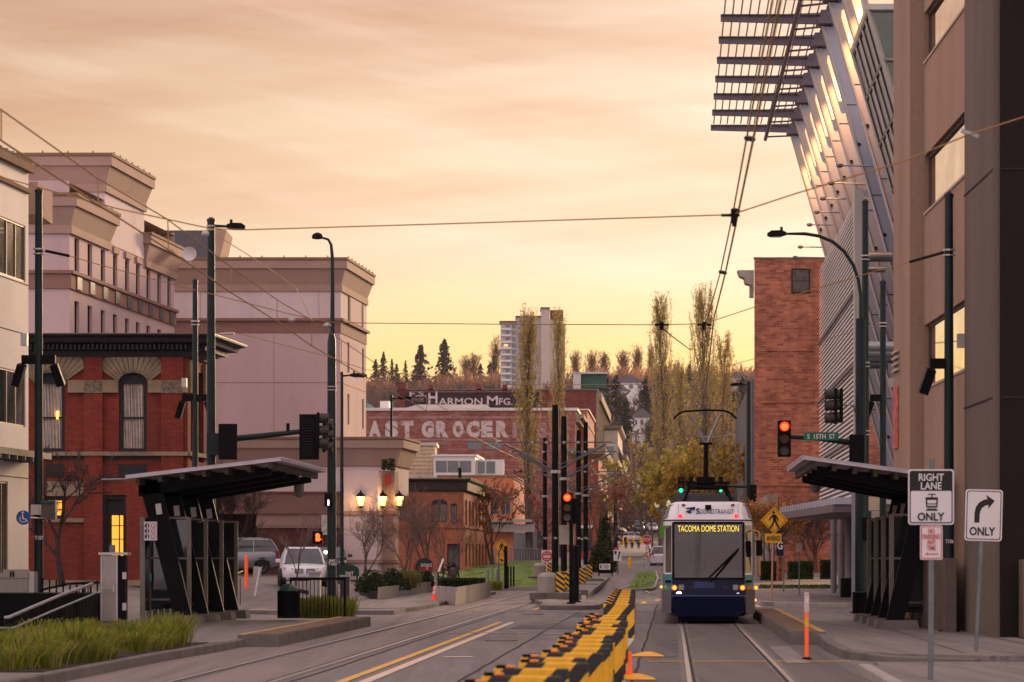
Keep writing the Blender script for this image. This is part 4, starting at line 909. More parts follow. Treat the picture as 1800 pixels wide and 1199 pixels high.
# facades along the left of the far street
fm = [M('red_facade', (.30,.08,.06), .9, ns=.3), M('pink_facade', (.42,.24,.20), .9, ns=.3), M('cream_facade', (.55,.47,.38), .9, ns=.3), M('brown_facade', (.20,.10,.08), .9, ns=.3), M('slate_facade', (.10,.10,.12), .7, ns=.3)]
specs = [(300,40,1008,1052,788,0,'red brick street front with white window trims left of the far pedestrians'),(560,50,1062,1086,748,2,'cream street front with dark cornice beyond the sign warehouse'),(360,50,1040,1066,880,3,'low brown shop front with dark awning behind the teal lamp post'),(640,60,1070,1096,800,1,'pink street front near the end of the far street')]
for Y0, dp, p0, p1, ptp, mi, nm in specs:
    z0 = interp(Y0, HP); P4 = foot(p0, p1, Y0, 1181, dp); h = ZY(ptp,Y0)-z0; t = thing('street_front', nm, 'building', (P4[1][0],Y0,z0), 'street fronts along the left of the far street')
    build('wall', MB().prism(P4, z0-.5, z0+h), fm[mi], t); build('cornice', MB().ring(P4, [(z0+h-1,.05),(z0+h-.6,.7),(z0+h,.8)]), stone, t)
    fs = Fr(P4[1], P4[2]); ff = Fr(P4[0], P4[1]); k = MB(); k2 = MB()
    for i in range(int(dp/4)):
        for j in range(max(1,int(h/4))):
            lbox(k, fs, 1+4*i, 2.8+4*i, .03, .1, z0+1+4*j, z0+3.2+4*j); lbox(k2, fs, .8+4*i, 3+4*i, .0, .25, z0+3.2+4*j, z0+3.5+4*j)
    for i in range(int(ff.L/2.6)):
        for j in range(max(1,int(h/4))): lbox(k, ff, .5+2.6*i, 1.9+2.6*i, .03, .1, z0+1+4*j, z0+3.3+4*j); lbox(k2, ff, .35+2.6*i, 2.05+2.6*i, .0, .2, z0+3.3+4*j, z0+3.6+4*j); lbox(k2, ff, .5+2.6*i, 1.9+2.6*i, .1, .14, z0+2.1+4*j, z0+2.2+4*j)
    build('window_panes', k, darkg, t); build('window_trim', k2, white, t)
    build('awning', lbox(MB(), fs, 0, dp*.7, .0, 2.0, z0+3.3, z0+3.6), M('dark_awning', (.04,.04,.05), .7), t)
# right side of the far street
for (Y0, dp, u_, h, mi, nm) in [(228,60,6.4,15,4,'dark brown block seen past the street lamp right of the poplars'),(330,90,10,13,2,'pale low building with boxy roof behind the poplars')]:
    z0 = interp(Y0, HP); t = thing('street_front', nm, 'building', (XU(u_,Y0),Y0,z0))
    P4 = [(XU(u_,Y0),Y0),(XU(u_+25,Y0),Y0),(XU(u_+25,Y0+dp),Y0+dp),(XU(u_,Y0+dp),Y0+dp)]
    build('wall', MB().prism(P4, z0-.5, z0+h), fm[mi], t); k = MB(); ff = Fr(P4[0], P4[1])
    for i in range(6):
        for j in range(int(h/4)): lbox(k, ff, .5+3.4*i, 2.6+3.4*i, .03, .1, z0+1+4*j, z0+3.4+4*j)
    build('window_panes', k, darkg, t)
t = thing('white_hall', 'broad white hall at the end of the far street', 'building', W(1115,870,700)); build('wall', MB().fb(1062,838,1152,868,700,30), white, t); build('roof', MB().fb(1058,834,1156,838,699,32), alum, t)
# apartment tower on the hill
Y = 1250.0; t = thing('apartment_tower', 'tall pale apartment tower with ribbed concrete core on the wooded hill', 'apartment tower', W(935,672,Y))
pale = M('pale_grey_concrete', (.42,.39,.41), .9, ns=.05, amt=.08); core = M('beige_concrete_core', (.50,.43,.38), .9, ns=.05, amt=.08)
build('left_block', MB().fb(880,566,907,690,Y,12), pale, t); build('middle_block', MB().fb(907,557,951,690,Y+1,14), pale, t); build('core', MB().fb(951,541,966,690,Y-2,16), core, t)
build('right_block', MB().loft([[W(966,561,Y),W(966,690,Y),W(993,690,Y+14),W(993,571,Y+14)],[W(966,561,Y+16),W(966,690,Y+16),W(994,690,Y+18),W(994,571,Y+18)]]), core, t)
build('roof_edge', MB().fb(878,564,908,567,Y-.5,13).fb(906,555,952,558,Y+.5,15).fb(950,540,967,542.5,Y-2.5,17), M('rust_roof', (.16,.05,.035), .8), t)
build('roof_room', MB().fb(967,545,990,562,Y+8,6), MATS['rust_roof'], t)
for i in range(10):
    y = 571+i*11.2; o = build('window_row', MB().fb(889,y,896,y+4.5,Y-.2,.15).fb(900,y-1,906,y+6,Y-.2,.15), darkg, t)
    build('balcony', MB().fb(881,y+6,899,y+9,Y-.9,.8), white, t)
    if i < 9: build('window_row', MB().fb(912,y-8,922,y-4,Y+.8,.15), darkg, t)
build('lit_window', MB().fb(886,605,893,609,Y-.3,.1), emis('far_lit_window', (1,.5,.12), 1.2), t)
# houses on the hillside
hs = [(1108,662,1180,30,14),(1085,676,1150,22,10),(1295,655,1350,30,12),(1060,740,900,14,8),(1200,690,1200,26,12),(1315,668,1250,28,12),(1128,720,950,16,8)]
lb = ['white gabled house high on the wooded hillside','grey house half hidden in conifers on the slope','long white house on the crest right of the poplars','low pale house above the end of the street','pale house glimpsed between the two tall poplars','white house beside the top of the brick block','small white house low on the shadowed slope']
for (px, py, Y, wd_, dp), nm in zip(hs, lb):
    c = W(px, py, Y); z0 = gz(c.x, Y)-2; t = thing('hillside_house', nm, 'house', (c.x,Y,z0), 'houses on the far hillside'); h = max(6, c.z-z0)
    ww_ = wd_*.45; build('wall', MB().box(c.x-ww_/2,Y,z0,c.x+ww_/2,Y+dp,z0+h-2.5), white, t)
    build('roof', MB().loft([[(c.x-ww_/2-.5,Y-.5,z0+h-2.6),(c.x,Y-.5,z0+h+.6),(c.x+ww_/2+.5,Y-.5,z0+h-2.6)],[(c.x-ww_/2-.5,Y+dp,z0+h-2.6),(c.x,Y+dp,z0+h+.6),(c.x+ww_/2+.5,Y+dp,z0+h-2.6)]]), M('grey_shingle', (.14,.13,.14), .9), t)
    k = MB()
    for i in range(3): k.box(c.x-ww_/2+ww_*(.18+.28*i),Y-.1,z0+h-5,c.x-ww_/2+ww_*(.3+.28*i),Y-.02,z0+h-3.4)
    build('windows', k, darkg, t)
# ---------------------------------------------------------------- poles, signals, signs
def rr(px0, py0, px1, py1, Y, d=.012, r=2.5):
    k = MB(); a = W(px0,py1,Y); b = W(px1,py0,Y); rad = r*Y/F; pts = []
    for cx_, cz_, a0_ in ((b.x-rad,b.z-rad,0),(a.x+rad,b.z-rad,90),(a.x+rad,a.z+rad,180),(b.x-rad,a.z+rad,270)):
        for i in range(4): t = R(a0_+30*i); pts.append((cx_+rad*math.cos(t), cz_+rad*math.sin(t)))
    return k.prismY(pts, Y, Y+d)
def txt(s, px0, py0, px1, py1, Y, bold=.02):
    a = W(px0,py1,Y); b = W(px1,py0,Y); return text(s, ((a.x+b.x)/2,Y,(a.z+b.z)/2), b.x-a.x, b.z-a.z, d=.006, bold=bold)
ORG_ = Vector((0,0,0))
def pole(name, lbl, cat, px, ptop, Y, r0, r1, zb=.14, mat=None, group=None, base=True, cap=True):
    x = (px-CX)*Y/F; z0 = gz(x,Y)+zb; zt = ZY(ptop,Y); t = thing(name, lbl, cat, (x,Y,z0), group)
    k = MB().lathe((x,Y,z0), [(r0,0),(r0+(r1-r0)*.5,(zt-z0)*.5),(r1,zt-z0)], 14)
    if cap: k.lathe((x,Y,zt), [(r1*1.15,-.03),(r1*1.15,.04),(r1*.4,.1)], 12)
    build('pole', k, mat or dgreen, t, smooth=True)
    if base: build('base_flange', MB().lathe((x,Y,z0), [(r0*1.9,0),(r0*1.9,.05),(r0*1.2,.06),(r0*1.15,.35)], 12), mat or dgreen, t)
    return t
def cobra(t, a, pts, mat, hw=.75, droop=0):
    build('luminaire_arm', MB().tube(pts, [.05]*(len(pts)-1)+[.035], 8), mat, t, smooth=True)
    e = Vector(pts[-1]); s = 1 if pts[-1][0] > pts[-2][0] else -1
    k = MB().loft([[(e.x+s*q*hw,e.y-w_,e.z-h1),(e.x+s*q*hw,e.y+w_,e.z-h1),(e.x+s*q*hw,e.y+w_*.7,e.z+h2),(e.x+s*q*hw,e.y-w_*.7,e.z+h2)] for q,w_,h1,h2 in ((0,.07,.04,.05),(.25,.14,.08,.10),(.8,.15,.09,.09),(1,.09,.06,.02))])
    k.lathe((e.x+s*.25*hw,e.y,e.z+.1), [(.04,0),(.04,.1)], 6)
    h = build('lamp_head', k, black, t); build('lens', MB().box(min(e.x+s*.3*hw,e.x+s*.85*hw),e.y-.1,e.z-.1,max(e.x+s*.3*hw,e.x+s*.85*hw),e.y+.1,e.z-.088), alum, h)
def floods(t, px, py, Y, sides=(-1,1)):
    c = W(px,py,Y)
    build('bracket', MB().box(c.x-.42 if -1 in sides else c.x,Y-.08,c.z-.1,c.x+.42 if 1 in sides else c.x,Y+.08,c.z+.12), black, t)
    for s in sides: build('floodlight', MB().cb((c.x+s*.48,Y-.05,c.z-.38), .2,.3,.55, 0, R(12), -s*R(18)), black, t)
    build('camera_box', MB().cb((c.x-.34 if len(sides) > 1 else c.x+.25,Y-.1,c.z+.5), .16,.2,.3), alum, t)
def clamp(t, px, py, Y, arm=None, r=.14):
    c = W(px,py,Y); k = MB().lathe((c.x,Y,c.z-.04), [(r,-.05),(r,-.02)], 12).lathe((c.x,Y,c.z+.04), [(r,-.02),(r,.02)], 12); build('clamp', k, alum, t)
pt = pole('tram_pole', 'tall dark green tram wire pole with floodlights beside the wheelchair sign at the left edge', 'pole', 68, 337, 71, .115, .09, group='overhead wire poles')
floods(pt, 68, 633, 71); clamp(pt, 68, 441, 71); build('numbers', txt('T107', 61, 942, 76, 949, 70.87), white, pt)
a = W(84,886,70.7); build('solar_box', MB().fb(72,882,97,912,70.6,.3), M('grey_box', (.10,.085,.08), .6), pt); build('green_lid', MB().fb(71,880,97,884,70.55,.4), M('teal_lid', (.02,.10,.09), .5), pt); build('meter_box', MB().fb(54,887,70,905,70.7,.2), alum, pt)
pt = pole('tram_pole', 'slim green tram wire pole with floodlights in front of the brick house corner', 'pole', 343, 495, 93, .11, .085, group='overhead wire poles'); floods(pt, 343, 700, 93); clamp(pt, 343, 567, 93)
pt = pole('tram_pole', 'tall dark tram wire pole with one floodlight beside the ribbed brown screen', 'pole', 1668, 345, 62, .12, .09, group='overhead wire poles'); floods(pt, 1668, 640, 62, (-1,)); clamp(pt, 1668, 443, 62); build('numbers', txt('T106', 1662, 948, 1676, 955, 61.84), white, pt)
pt = pole('tram_pole', 'dark tram wire pole behind the right shelter roof', 'pole', 1552, 497, 93, .12, .09, group='overhead wire poles'); floods(pt, 1552, 700, 93, (-1,)); clamp(pt, 1552, 570, 93)
pt = pole('tram_pole', 'tall green pole rising between curved street lamp and leaning fins', 'pole', 1521, 356, 84.5, .13, .09, group='overhead wire poles')
for z in (452, 640, 760): clamp(pt, 1521, z, 84.5)
def median_pole(px, top, Y, lbl, ped=True, arms=True, s=1):
    x = (px-CX)*Y/F; zt = ZY(top,Y); z0 = gz(x,Y)+.1; t = thing('tram_pole', lbl, 'pole', (x,Y,z0), 'median tram poles with bracket arms')
    build('pole', MB().lathe((x,Y,z0), [(.14,0),(.13,zt-z0-.6),(.12,zt-z0)], 12), black, t, smooth=True)
    if ped:
        build('plinth', MB().box(x-1.0,Y-1.3,z0,x+1.0,Y+1.2,z0+.30), concdk, t, bevel=.03)
        build('round_footing', MB().lathe((x-.28,Y-.3,z0+.3), [(.42,0),(.42,.62),(.3,.75),(.2,.78)], 16), concrete, t, smooth=True)
        build('hazard_board', MB().box(x+.02,Y-.72,z0+.32,x+.36,Y-.68,z0+.32+.78), stripes('hazard_stripes', (.80,.42,.02), (.01,.01,.012), .22, (.72,0,1)), t)
    build('number_plate', txt('T'+str(100+int(Y) % 9), px-3, 944, px+3, 948, Y-.15), white, t)
    if arms:
        za = 6.3+(z0-.1)*.9; k = MB(); k2 = MB()
        for sd_ in (-1, 1):
            L_ = 2.35; k.tube([(x,Y,za),(x+sd_*L_,Y,za+.02)], .028, 6); k.tube([(x,Y,za-1.15),(x+sd_*(L_-.35),Y,za-.06)], .038, 6)
            k.tube([(x,Y,za-.95),(x+sd_*(L_-.9),Y,za-.35)], .018, 5)
            for q in (.35, .9, 2.3): k2.lathe((x+sd_*q,Y,za), [(.05,-.05),(.06,0),(.05,.05)], 8)
            k2.lathe((x+sd_*.02,Y,za-1.15), [(.17,-.06),(.17,.06)], 12)
        build('bracket_arm', k, M('blue_grey_arm', (.10,.115,.14), .5, .3), t); build('insulator', k2, alum, t)
    return t
median_pole(976, 712, 112, 'front median tram pole with black and yellow board and longest bracket arms')
median_pole(991.5, 732, 122, 'second median tram pole rising directly behind the red traffic light')
median_pole(1017, 756, 150, 'median tram pole right of the red traffic light, third in the row')
median_pole(1029.5, 742, 162, 'rearmost right tram pole of the median row')
median_pole(958, 770, 168, 'rear left median tram pole behind the do not enter sign')
median_pole(808.5, 822, 215, 'distant slim tram pole in front of the low brick corner building', ped=False)
pt = pole('street_lamp', 'far teal street lamp post behind the shrubs left of the stop sign', 'street lamp', 1082, 850, 230, .2, .15, base=False)
# signal heads
sred = emis('signal_red', (1,.02,.005), 3.5, (.4,.02,.01)); sredc = emis('signal_red_core', (1,.06,.008), 4); sgrn = emis('signal_green', (.02,1,.35), 2, (.02,.3,.2)); amb_off = M('unlit_amber', (.12,.05,.01), .3, fine=False); off = M('unlit_lens', (.10,.085,.075), .25, fine=False)
def sighead(par, px, py0, py1, Y, lit=0, away=False, plate=False, name='signal_head'):
    a = W(px,py0,Y); b = W(px,py1,Y); h = a.z-b.z; w_ = h*.36
    o = build(name, MB().box(a.x-w_/2,Y,b.z,a.x+w_/2,Y+.18,a.z), black, par, bevel=.02)
    if plate: build('backplate', MB().box(a.x-w_*.75,Y+.08,b.z-.1,a.x+w_*.75,Y+.1,a.z+.1), black, o)
    for i in range(3):
        z = a.z-h*(i+.5)/3; r = h*.125; on = (i == lit)
        if not away:
            m = (sred, amb_off, sgrn)[i] if on else (M('unlit_red', (.14,.01,.01), .3, fine=False), amb_off, off)[i]
            build('lens', MB().disc((a.x,Y-.02,z), r, .02, 18), m, o)
            if on and i == 0: build('lens_core', MB().disc((a.x,Y-.025,z), r*.72, .004, 16), sredc, o)
        k = MB(); n = 10; s = -1 if not away else 1; y0 = Y-.02 if not away else Y+.18
        A = [(a.x+r*1.15*math.cos(math.pi*(-.1+1.2*j/n)), z+r*1.15*math.sin(math.pi*(-.1+1.2*j/n))) for j in range(n+1)]
        for (x1,z1),(x2,z2) in zip(A, A[1:]): k.quad((x1,y0,z1),(x2,y0,z2),(x2,y0+s*.2,z2),(x1,y0+s*.2,z1))
        build('visor', k, black, o, recalc=False)
    return o
# left mast arm signal
pt = pole('signal_pole', 'thick green signal pole with cobra lamp and mast arm beside the left shelter', 'signal pole', 371, 388, 83, .15, .11)
x, Y = (371-CX)*83/F, 83.0
cobra(pt, 0, [(x,Y,ZY(397,Y)),(x+.45,Y,ZY(398,Y))], dgreen, .55)
k = MB().tube([(x,Y,ZY(775,Y)),(x+1.5,Y,ZY(766,Y)),(W(553,756,Y).x,Y,ZY(756,Y))], [.10,.085,.07], 10); build('mast_arm', k, dgreen, pt, smooth=True)
build('arm_bracket', MB().box(x-.1,Y-.2,ZY(800,Y),x+.28,Y+.2,ZY(762,Y)), dgreen, pt); clamp(pt, 371, 400, 83)
build('detector', MB().fb(503,744,509,758,Y-.05,.1), black, pt)
def twohead(lbl, px, py0, py1, Y, **k):
    c = W(px,(py0+py1)/2,Y); t = thing('traffic_signal', lbl, 'traffic light', c); return t
t = twohead('black traffic light seen from behind on the end of the left mast arm', 545, 730, 805, 82.8)
build('signal_head', MB().fb(529,736,553,805,82.9,.16), black, t, bevel=.02); build('backplate', MB().fb(526,728,561,808,82.85,.02), black, t)
k = MB()
for i in range(14): k.fb(531,738+4.7*i,551,739.2+4.7*i,82.83,.03)
build('cooling_slats', k, wframe, t)
def sidehead(lbl, px, pys, Y, d=1, n=3, w=18):
    c = W(px,pys[1],Y); t = thing('traffic_signal', lbl, 'traffic light', c)
    a, b = W(px-w*.28*d,pys[0]-10,Y), W(px,pys[-1]+10,Y); build('signal_head', MB().box(min(a.x,b.x),Y-.15,b.z,max(a.x,b.x),Y+.15,a.z), black, t, bevel=.02)
    for py in pys:
        z = ZY(py,Y); k = MB().lathe((c.x,Y,z), [(.14,0),(.15,.03*d),(.15,.26*d),(.135,.26*d),(.13,.05*d)], 14, 'x'); build('visor', k, M('worn_black_visor', (.045,.04,.035), .5), t, smooth=True)
    return t
sidehead('side facing traffic light beside the hooked lamp post, nearer pair', 562, (735,757,779), 82.5); sidehead('side facing traffic light strapped just behind the hooked lamp post', 572, (744,764,785), 99.5)
t = thing('traffic_signal', 'black traffic light seen from behind on the thick green left signal pole', 'traffic light', W(400,775,82.5)); build('backplate', MB().fb(384,745,417,808,82.4,.03), black, t); build('signal_head', MB().fb(389,750,412,804,82.5,.2), black, t, bevel=.02)
# left hooked lamp post
Y = 100.0; x = (583-CX)*Y/F; t = thing('street_lamp', 'tall green lamp post with hooked top and pedestrian signals left of the lobby', 'street lamp', (x,Y,.15))
k = MB().lathe((x,Y,.15), [(.2,0),(.165,.4),(.155,6.2),(.15,ZY(600,Y)-.15),(.09,ZY(585,Y)-.15)], 14); build('pole', k, dgreen, t, smooth=True)
pts = [W(px,py,Y) for px, py in ((584,590),(584.5,520),(584,450),(582,430),(577,421),(567,418))]; build('curved_arm', MB().tube(pts, [.08,.07,.06,.05,.045,.04], 8), dgreen, t, smooth=True)
c = W(558,416,Y); build('lamp_head', MB().lathe((c.x,Y,c.z), [(.06,.14),(.17,.08),(.2,-.0),(.19,-.07),(.1,-.09)], 12), black, t, smooth=True)
build('numbers', txt('J843\nT102', 577, 983, 590, 994, Y-.17), white, t)
c = W(577,880,Y-.2); build('bar_signal', MB().fb(570,866,585,890,Y-.32,.14), black, t, bevel=.02); build('white_bar', MB().fb(576,879,578.2,888,Y-.34,.02), emis('signal_white', (.85,.8,1), 6), t)
build('walk_signal', MB().fb(549,934,567,956,Y-.3,.16), black, t, bevel=.02)
k = MB(); cx0, cy0 = 558.5, 946
for dx, dy, s1, s2 in ((0,2,3.4,3.2),(-2.6,-4.4,1,3.2),(-.7,-5.4,1,3.2),(1.1,-5,1,3.2),(2.8,-3.6,1,2.8),(4,2,2.2,1)): k.fb(cx0+dx-s1,cy0+dy-s2,cx0+dx+s1,cy0+dy+s2,Y-.325,.02)
build('red_hand', k, emis('hand_red', (1,.06,.005), 4), t); clamp(t, 583, 682, Y, r=.19)
# other lamps
def lamp2(px, top, Y, side, lbl, w_=.09):
    t = pole('street_lamp', lbl, 'street lamp', px, top, Y, w_, w_*.75, base=False); x = (px-CX)*Y/F; z = ZY(top+4,Y); cobra(t, 0, [(x,Y,z),(x+side*.35,Y,z+.03)], dgreen, .8); return t
lamp2(601, 657, 130, 1, 'slim dark lamp post beside the hooked lamp post in front of the lobby')
lamp2(688, 697, 158, 1, 'slim dark lamp post rising behind the lobby roof against the faded lettering')
lamp2(905, 826, 232, 1, 'thin grey lamp post left of the median poles in front of the poplar', .07)
Y = 170.0; t = pole('signal_pole', 'far green signal pole with street lamp and green lights behind the tram', 'signal pole', 1316, 672, Y, .16, .12); x = (1316-CX)*Y/F
cobra(t, 0, [(x,Y,ZY(677,Y)),(x-.3,Y,ZY(676,Y))], dgreen, .8); build('mast_arm', MB().tube([(x,Y,ZY(856,Y)),(W(1200,852,Y).x,Y,ZY(852,Y))], [.09,.06], 8), dgreen, t)
t2 = thing('traffic_signal', 'green traffic light at the tip of the far mast arm', 'traffic light', W(1197,852,Y)); sighead(t2, 1197, 838, 867, Y-.3, 2)
t2 = thing("traffic_signal", "green traffic light half hidden behind the pantograph frame", "traffic light", W(1267,855,Y)); sighead(t2, 1267, 846, 866, Y+.3, 2)
build('ped_signal_box', MB().fb(1318,852,1330,882,Y-.4,.3), black, t); 
# right signal group
Y = 83.0; t = pole('signal_pole', 'thick green signal pole with curved street lamp and mast arm at the right shelter', 'signal pole', 1513, 560, Y, .17, .15, cap=False); x = (1513-CX)*Y/F
pts = [W(px,py,Y) for px, py in ((1513,600),(1513,520),(1509,492),(1500,466),(1484,442),(1464,425),(1440,415),(1415,411),(1382,411))]
cobra(t, 0, pts, dgreen, .55); build('mast_arm', MB().tube([(x,Y,ZY(780,Y)),W(1440,771,Y),W(1390,768,Y)], [.10,.07,.06], 8), dgreen, t, smooth=True)
t2 = thing('traffic_signal', 'red traffic light on the right mast arm beside the green street name sign', 'traffic light', W(1379,770,Y)); sighead(t2, 1379, 739, 803, Y-.25, 0)
t2 = thing('street_name_sign', 'green street name sign with white letters hanging from the right mast arm', 'street sign', W(1443,767,Y-.15)); build('panel', rr(1413,760,1474,774,Y-.15,.02,1.5), M('sign_green', (.01,.17,.10), .4, amt=.05), t2); build('lettering', txt('S  15TH  ST', 1419, 763, 1468, 771.5, Y-.17, .02), white, t2)
sidehead('side facing traffic light on a bracket beside the mesh screen', 1466, (693,713,735), Y-.5, -1); sidehead('side facing traffic light just right of its twin beside the mesh screen', 1476, (693,712,733), Y-.2, -1)
build('signal_bracket', MB().tube([W(1513,760,Y),W(1500,712,Y),W(1482,712,Y)], .03, 6), steel, t); t2 = thing('traffic_signal', 'dark boxed traffic light seen from behind under the green street sign', 'traffic light', W(1505,795,Y-.2)); build('signal_head', MB().fb(1496,768,1516,822,Y-.25,.2), black, t2, bevel=.02); build('backplate', MB().fb(1493,764,1519,826,Y-.2,.02), black, t2)
t2 = thing('walk_signal', 'red hand pedestrian signal beside the right shelter legs', 'pedestrian signal', W(1535,930,Y)); build('housing', MB().fb(1519,910,1532,950,Y-.3,.25).fb(1532,920,1547,942,Y-.28,.2), black, t2); build('red_hand', MB().fb(1534,926,1541,937,Y-.31,.03).fb(1536,924,1538,926,Y-.31,.03), MATS['hand_red'], t2)
# median signal
Y = 100.0; x = (1004-CX)*Y/F; t = thing('traffic_signal', 'red traffic light on a black post at the median nose', 'traffic light', (x,Y,.14))
build('pole', MB().lathe((x,Y,.14), [(.16,0),(.16,.05),(.075,.07),(.07,ZY(918,Y)-.14)], 12), black, t, smooth=True); sighead(t, 997, 866, 918, Y-.2, 0, plate=False); build('rear_head', MB().fb(1004,876,1019,921,Y+.1,.2), black, t, bevel=.02)
build('sign_back', MB().fb(983,923,1004,957,Y+.35,.02).fb(1005,925,1010,957,Y+.3,.02), M('beige_sign_back', (.38,.33,.29), .7), t)
x = (1012.5-CX)*104/F; single('bollard', 'short thick black post just right of the median traffic light', 'bollard', MB().lathe((x,104,.14), [(.2,0),(.2,.04),(.11,.06),(.11,ZY(960,104)-.14),(.06,ZY(960,104)-.1)], 12), black, (x,104,.14))
# signs -------------------------------------------------------------
sgy = M('sign_yellow', (.82,.42,.01), .5, amt=.06); sgw = M('sign_white', (.66,.63,.64), .5, amt=.05); sgb = M('sign_black', (.01,.01,.012), .5); sgr = M('sign_red', (.60,.03,.035), .5, amt=.1); post_m = M('galvanised_post', (.17,.18,.19), .6, .3, ns=5, amt=.3); salmon = M('salmon_post', (.55,.24,.17), .6, amt=.2)
def spost(t, x, Y, z0, z1, m, r=.03, lean=0): return build('post', MB().tube([(x+lean*(z0-z1),Y,z0),(x,Y,z1)], r, 8), m, t)
def diamond(px, py, h, Y, par, walk=1):
    o = build('diamond_panel', MB().fq([(px-h,py),(px,py-h),(px+h,py),(px,py+h)], Y, .015), sgy, par); b = h*.92
    k = MB()
    for q in ((-1,-1),(1,-1),(1,1),(-1,1)):
        s = (q[0]*b*.96, 0); e_ = (0, q[1]*b*.96); k.fq([(px+s[0],py),(px,py+e_[1]),(px,py+e_[1]*.94),(px+s[0]*.94,py)], Y-.004, .003)
    s = h/24*walk
    P = lambda pts: k.fq([(px+x_*h/24*walk, py+y_*h/24) for x_, y_ in pts], Y-.006, .005)
    c = W(px-1.0*s, py-13.5*h/24, Y-.006); k.disc((c.x,Y-.006,c.z), 2.6*h/24*Y/F, .005, 12)
    P([(-3,-10),(3,-10),(4,2),(-2,2)]); P([(-3,-10),(-8,-4),(-10,0),(-8.5,1),(-5.5,-3),(-2,-6)]); P([(3,-10),(7,-3),(8,2),(6.3,2.5),(4,-3)]); P([(-2,1),(1,1.5),(-2,9),(-7,16),(-9.5,14.5),(-4.5,7)]); P([(0,1),(4,1),(7,8),(10,14.5),(7.5,16),(3.5,9)])
    build('walking_figure', k, sgb, o); return o
Y = 105.0; x = (1356-CX)*Y/F; t = thing('crossing_sign', 'yellow pedestrian diamond with AHEAD plaque on a salmon post right of the tram', 'road sign', (x,Y,.15)); spost(t, (1360-CX)*Y/F, Y+.03, .15, ZY(895,Y), salmon, .035, -.022*-1); diamond(1361, 914.5, 24, Y, t)
build('plaque', rr(1345,938,1374,954,Y,.012,1.5), sgy, t); build('lettering', txt('AHEAD', 1347.5, 941.5, 1371.5, 950.5, Y-.006, .02), sgb, t)
Y = 150.0; x = (880-CX)*Y/F; t = thing('crossing_sign', 'yellow pedestrian diamond with slanted arrow plaque left of the median', 'road sign', (x,Y,.2)); spost(t, x-.1, Y+.03, .1, ZY(970,Y), post_m, .05); diamond(882, 962, 14.5, Y, t, -1)
build('plaque', rr(873,977,889,990,Y,.012,.8), sgy, t); build('arrow', MB().fq([(876,981),(881,984),(882,982),(886,986.5),(880,987),(881,985.5),(876,983)], Y-.01, .008), sgb, t)
x = (889-CX)*148/F; single('black_post', 'plain black post beside the slanted arrow plaque', 'post', MB().lathe((x,148,.15), [(.09,0),(.09,ZY(960,148)-.15)], 8), black, (x,148,.15))
Y = 38.0; x = (1639-CX)*Y/F; t = thing('lane_sign', 'black and white right lane only tram sign on a galvanised post', 'road sign', (x,Y,.1)); spost(t, x, Y+.04, .1, ZY(806,Y), post_m, .038, .006)
build('panel', rr(1596.5,825,1677,922.5,Y,.015,5), sgw, t); build('black_border', rr(1599,827.5,1674.5,920,Y-.003,.003,4), sgb, t); build('white_field', rr(1601,863,1672.5,918,Y-.006,.003,2.5), sgw, t); build('black_field', rr(1601,829.5,1672.5,864,Y-.005,.002,2.5), sgb, t)
build('lettering', txt('RIGHT\nLANE', 1615, 832.5, 1659, 860.5, Y-.010, .015), sgw, t); build('lettering', txt('ONLY', 1613, 901, 1660, 915.5, Y-.010, .02), sgb, t)
k = MB(); k.fq([(1627,874),(1649,874),(1648,892.5),(1628,892.5)], Y-.009, .003); k.fq([(1631,868),(1645,868),(1645,870),(1631,870)], Y-.009, .003); k.fq([(1637,870),(1639,870),(1639,875),(1637,875)], Y-.009, .003); k.fq([(1630,894),(1646,894),(1649,898),(1627,898)], Y-.009, .003); build('tram_symbol', k, sgb, t); build('tram_symbol_window', MB().fq([(1630,879),(1646,879),(1645.5,885),(1630.5,885)], Y-.012, .003).fq([(1630,887),(1646,887),(1646,889),(1630,889)], Y-.012, .003), sgw, t)
t2 = thing('parking_sign', 'small white and red no parking sign below the right lane sign', 'road sign', W(1637,953,Y)); build('panel', rr(1617.5,924,1657,984,Y,.015,3), sgw, t2)
k = MB(); a = rr(1619,925.5,1655.5,982.5,Y-.003,.003,3); build('red_border', a, sgr, t2); build('white_field', rr(1620.5,927,1654,981,Y-.006,.003,2.5), sgw, t2)
build('lettering', txt('NO\nPARKING\nANY\nTIME', 1622, 929, 1652.5, 967, Y-.010, .02), M('faded_red_letters', (.62,.14,.15), .6), t2); build('arrow', MB().fq([(1626,974),(1631,970.5),(1631,972.8),(1649,972.8),(1649,975.2),(1631,975.2),(1631,977.5)], Y-.009, .003), MATS['faded_red_letters'], t2)
Y = 48.6; x = (1725-CX)*Y/F; t = thing('lane_sign', 'white right turn only arrow sign on a leaning galvanised post', 'road sign', ((1715-CX)*Y/F,Y,.16)); spost(t, (1730-CX)*Y/F, Y+.04, .16, ZY(866,Y), post_m, .035, .09*.55)
rot = Matrix.Translation(W(1728,906,Y)) @ Matrix.Rotation(R(1.5),4,'Y') @ Matrix.Translation(-W(1728,906,Y))
build('panel', rr(1696.5,860.5,1762,951,Y,.015,5).mul(rot), sgw, t); build('black_border', rr(1699,863,1759.5,948.5,Y-.003,.003,4).mul(rot), sgb, t); build('white_field', rr(1700.5,864.5,1758,947,Y-.006,.003,3.5).mul(rot), sgw, t)
arc = [(1714,917)]; k = MB(); outr = [(1713,919),(1713,902),(1715,892),(1720,884),(1728,879),(1735,877),(1733,870),(1748,880),(1737,894),(1737,887),(1731,889),(1726,893),(1723,899),(1722,905),(1722,919)]
build('arrow', k.fq(outr, Y-.010, .004).mul(rot), sgb, t); build('lettering', txt('ONLY', 1705, 926.5, 1750, 941.5, Y-.010, .02).mul(rot), sgb, t); build('foot_plate', MB().fb(1700,1163,1735,1166,Y,.2), steel, t)
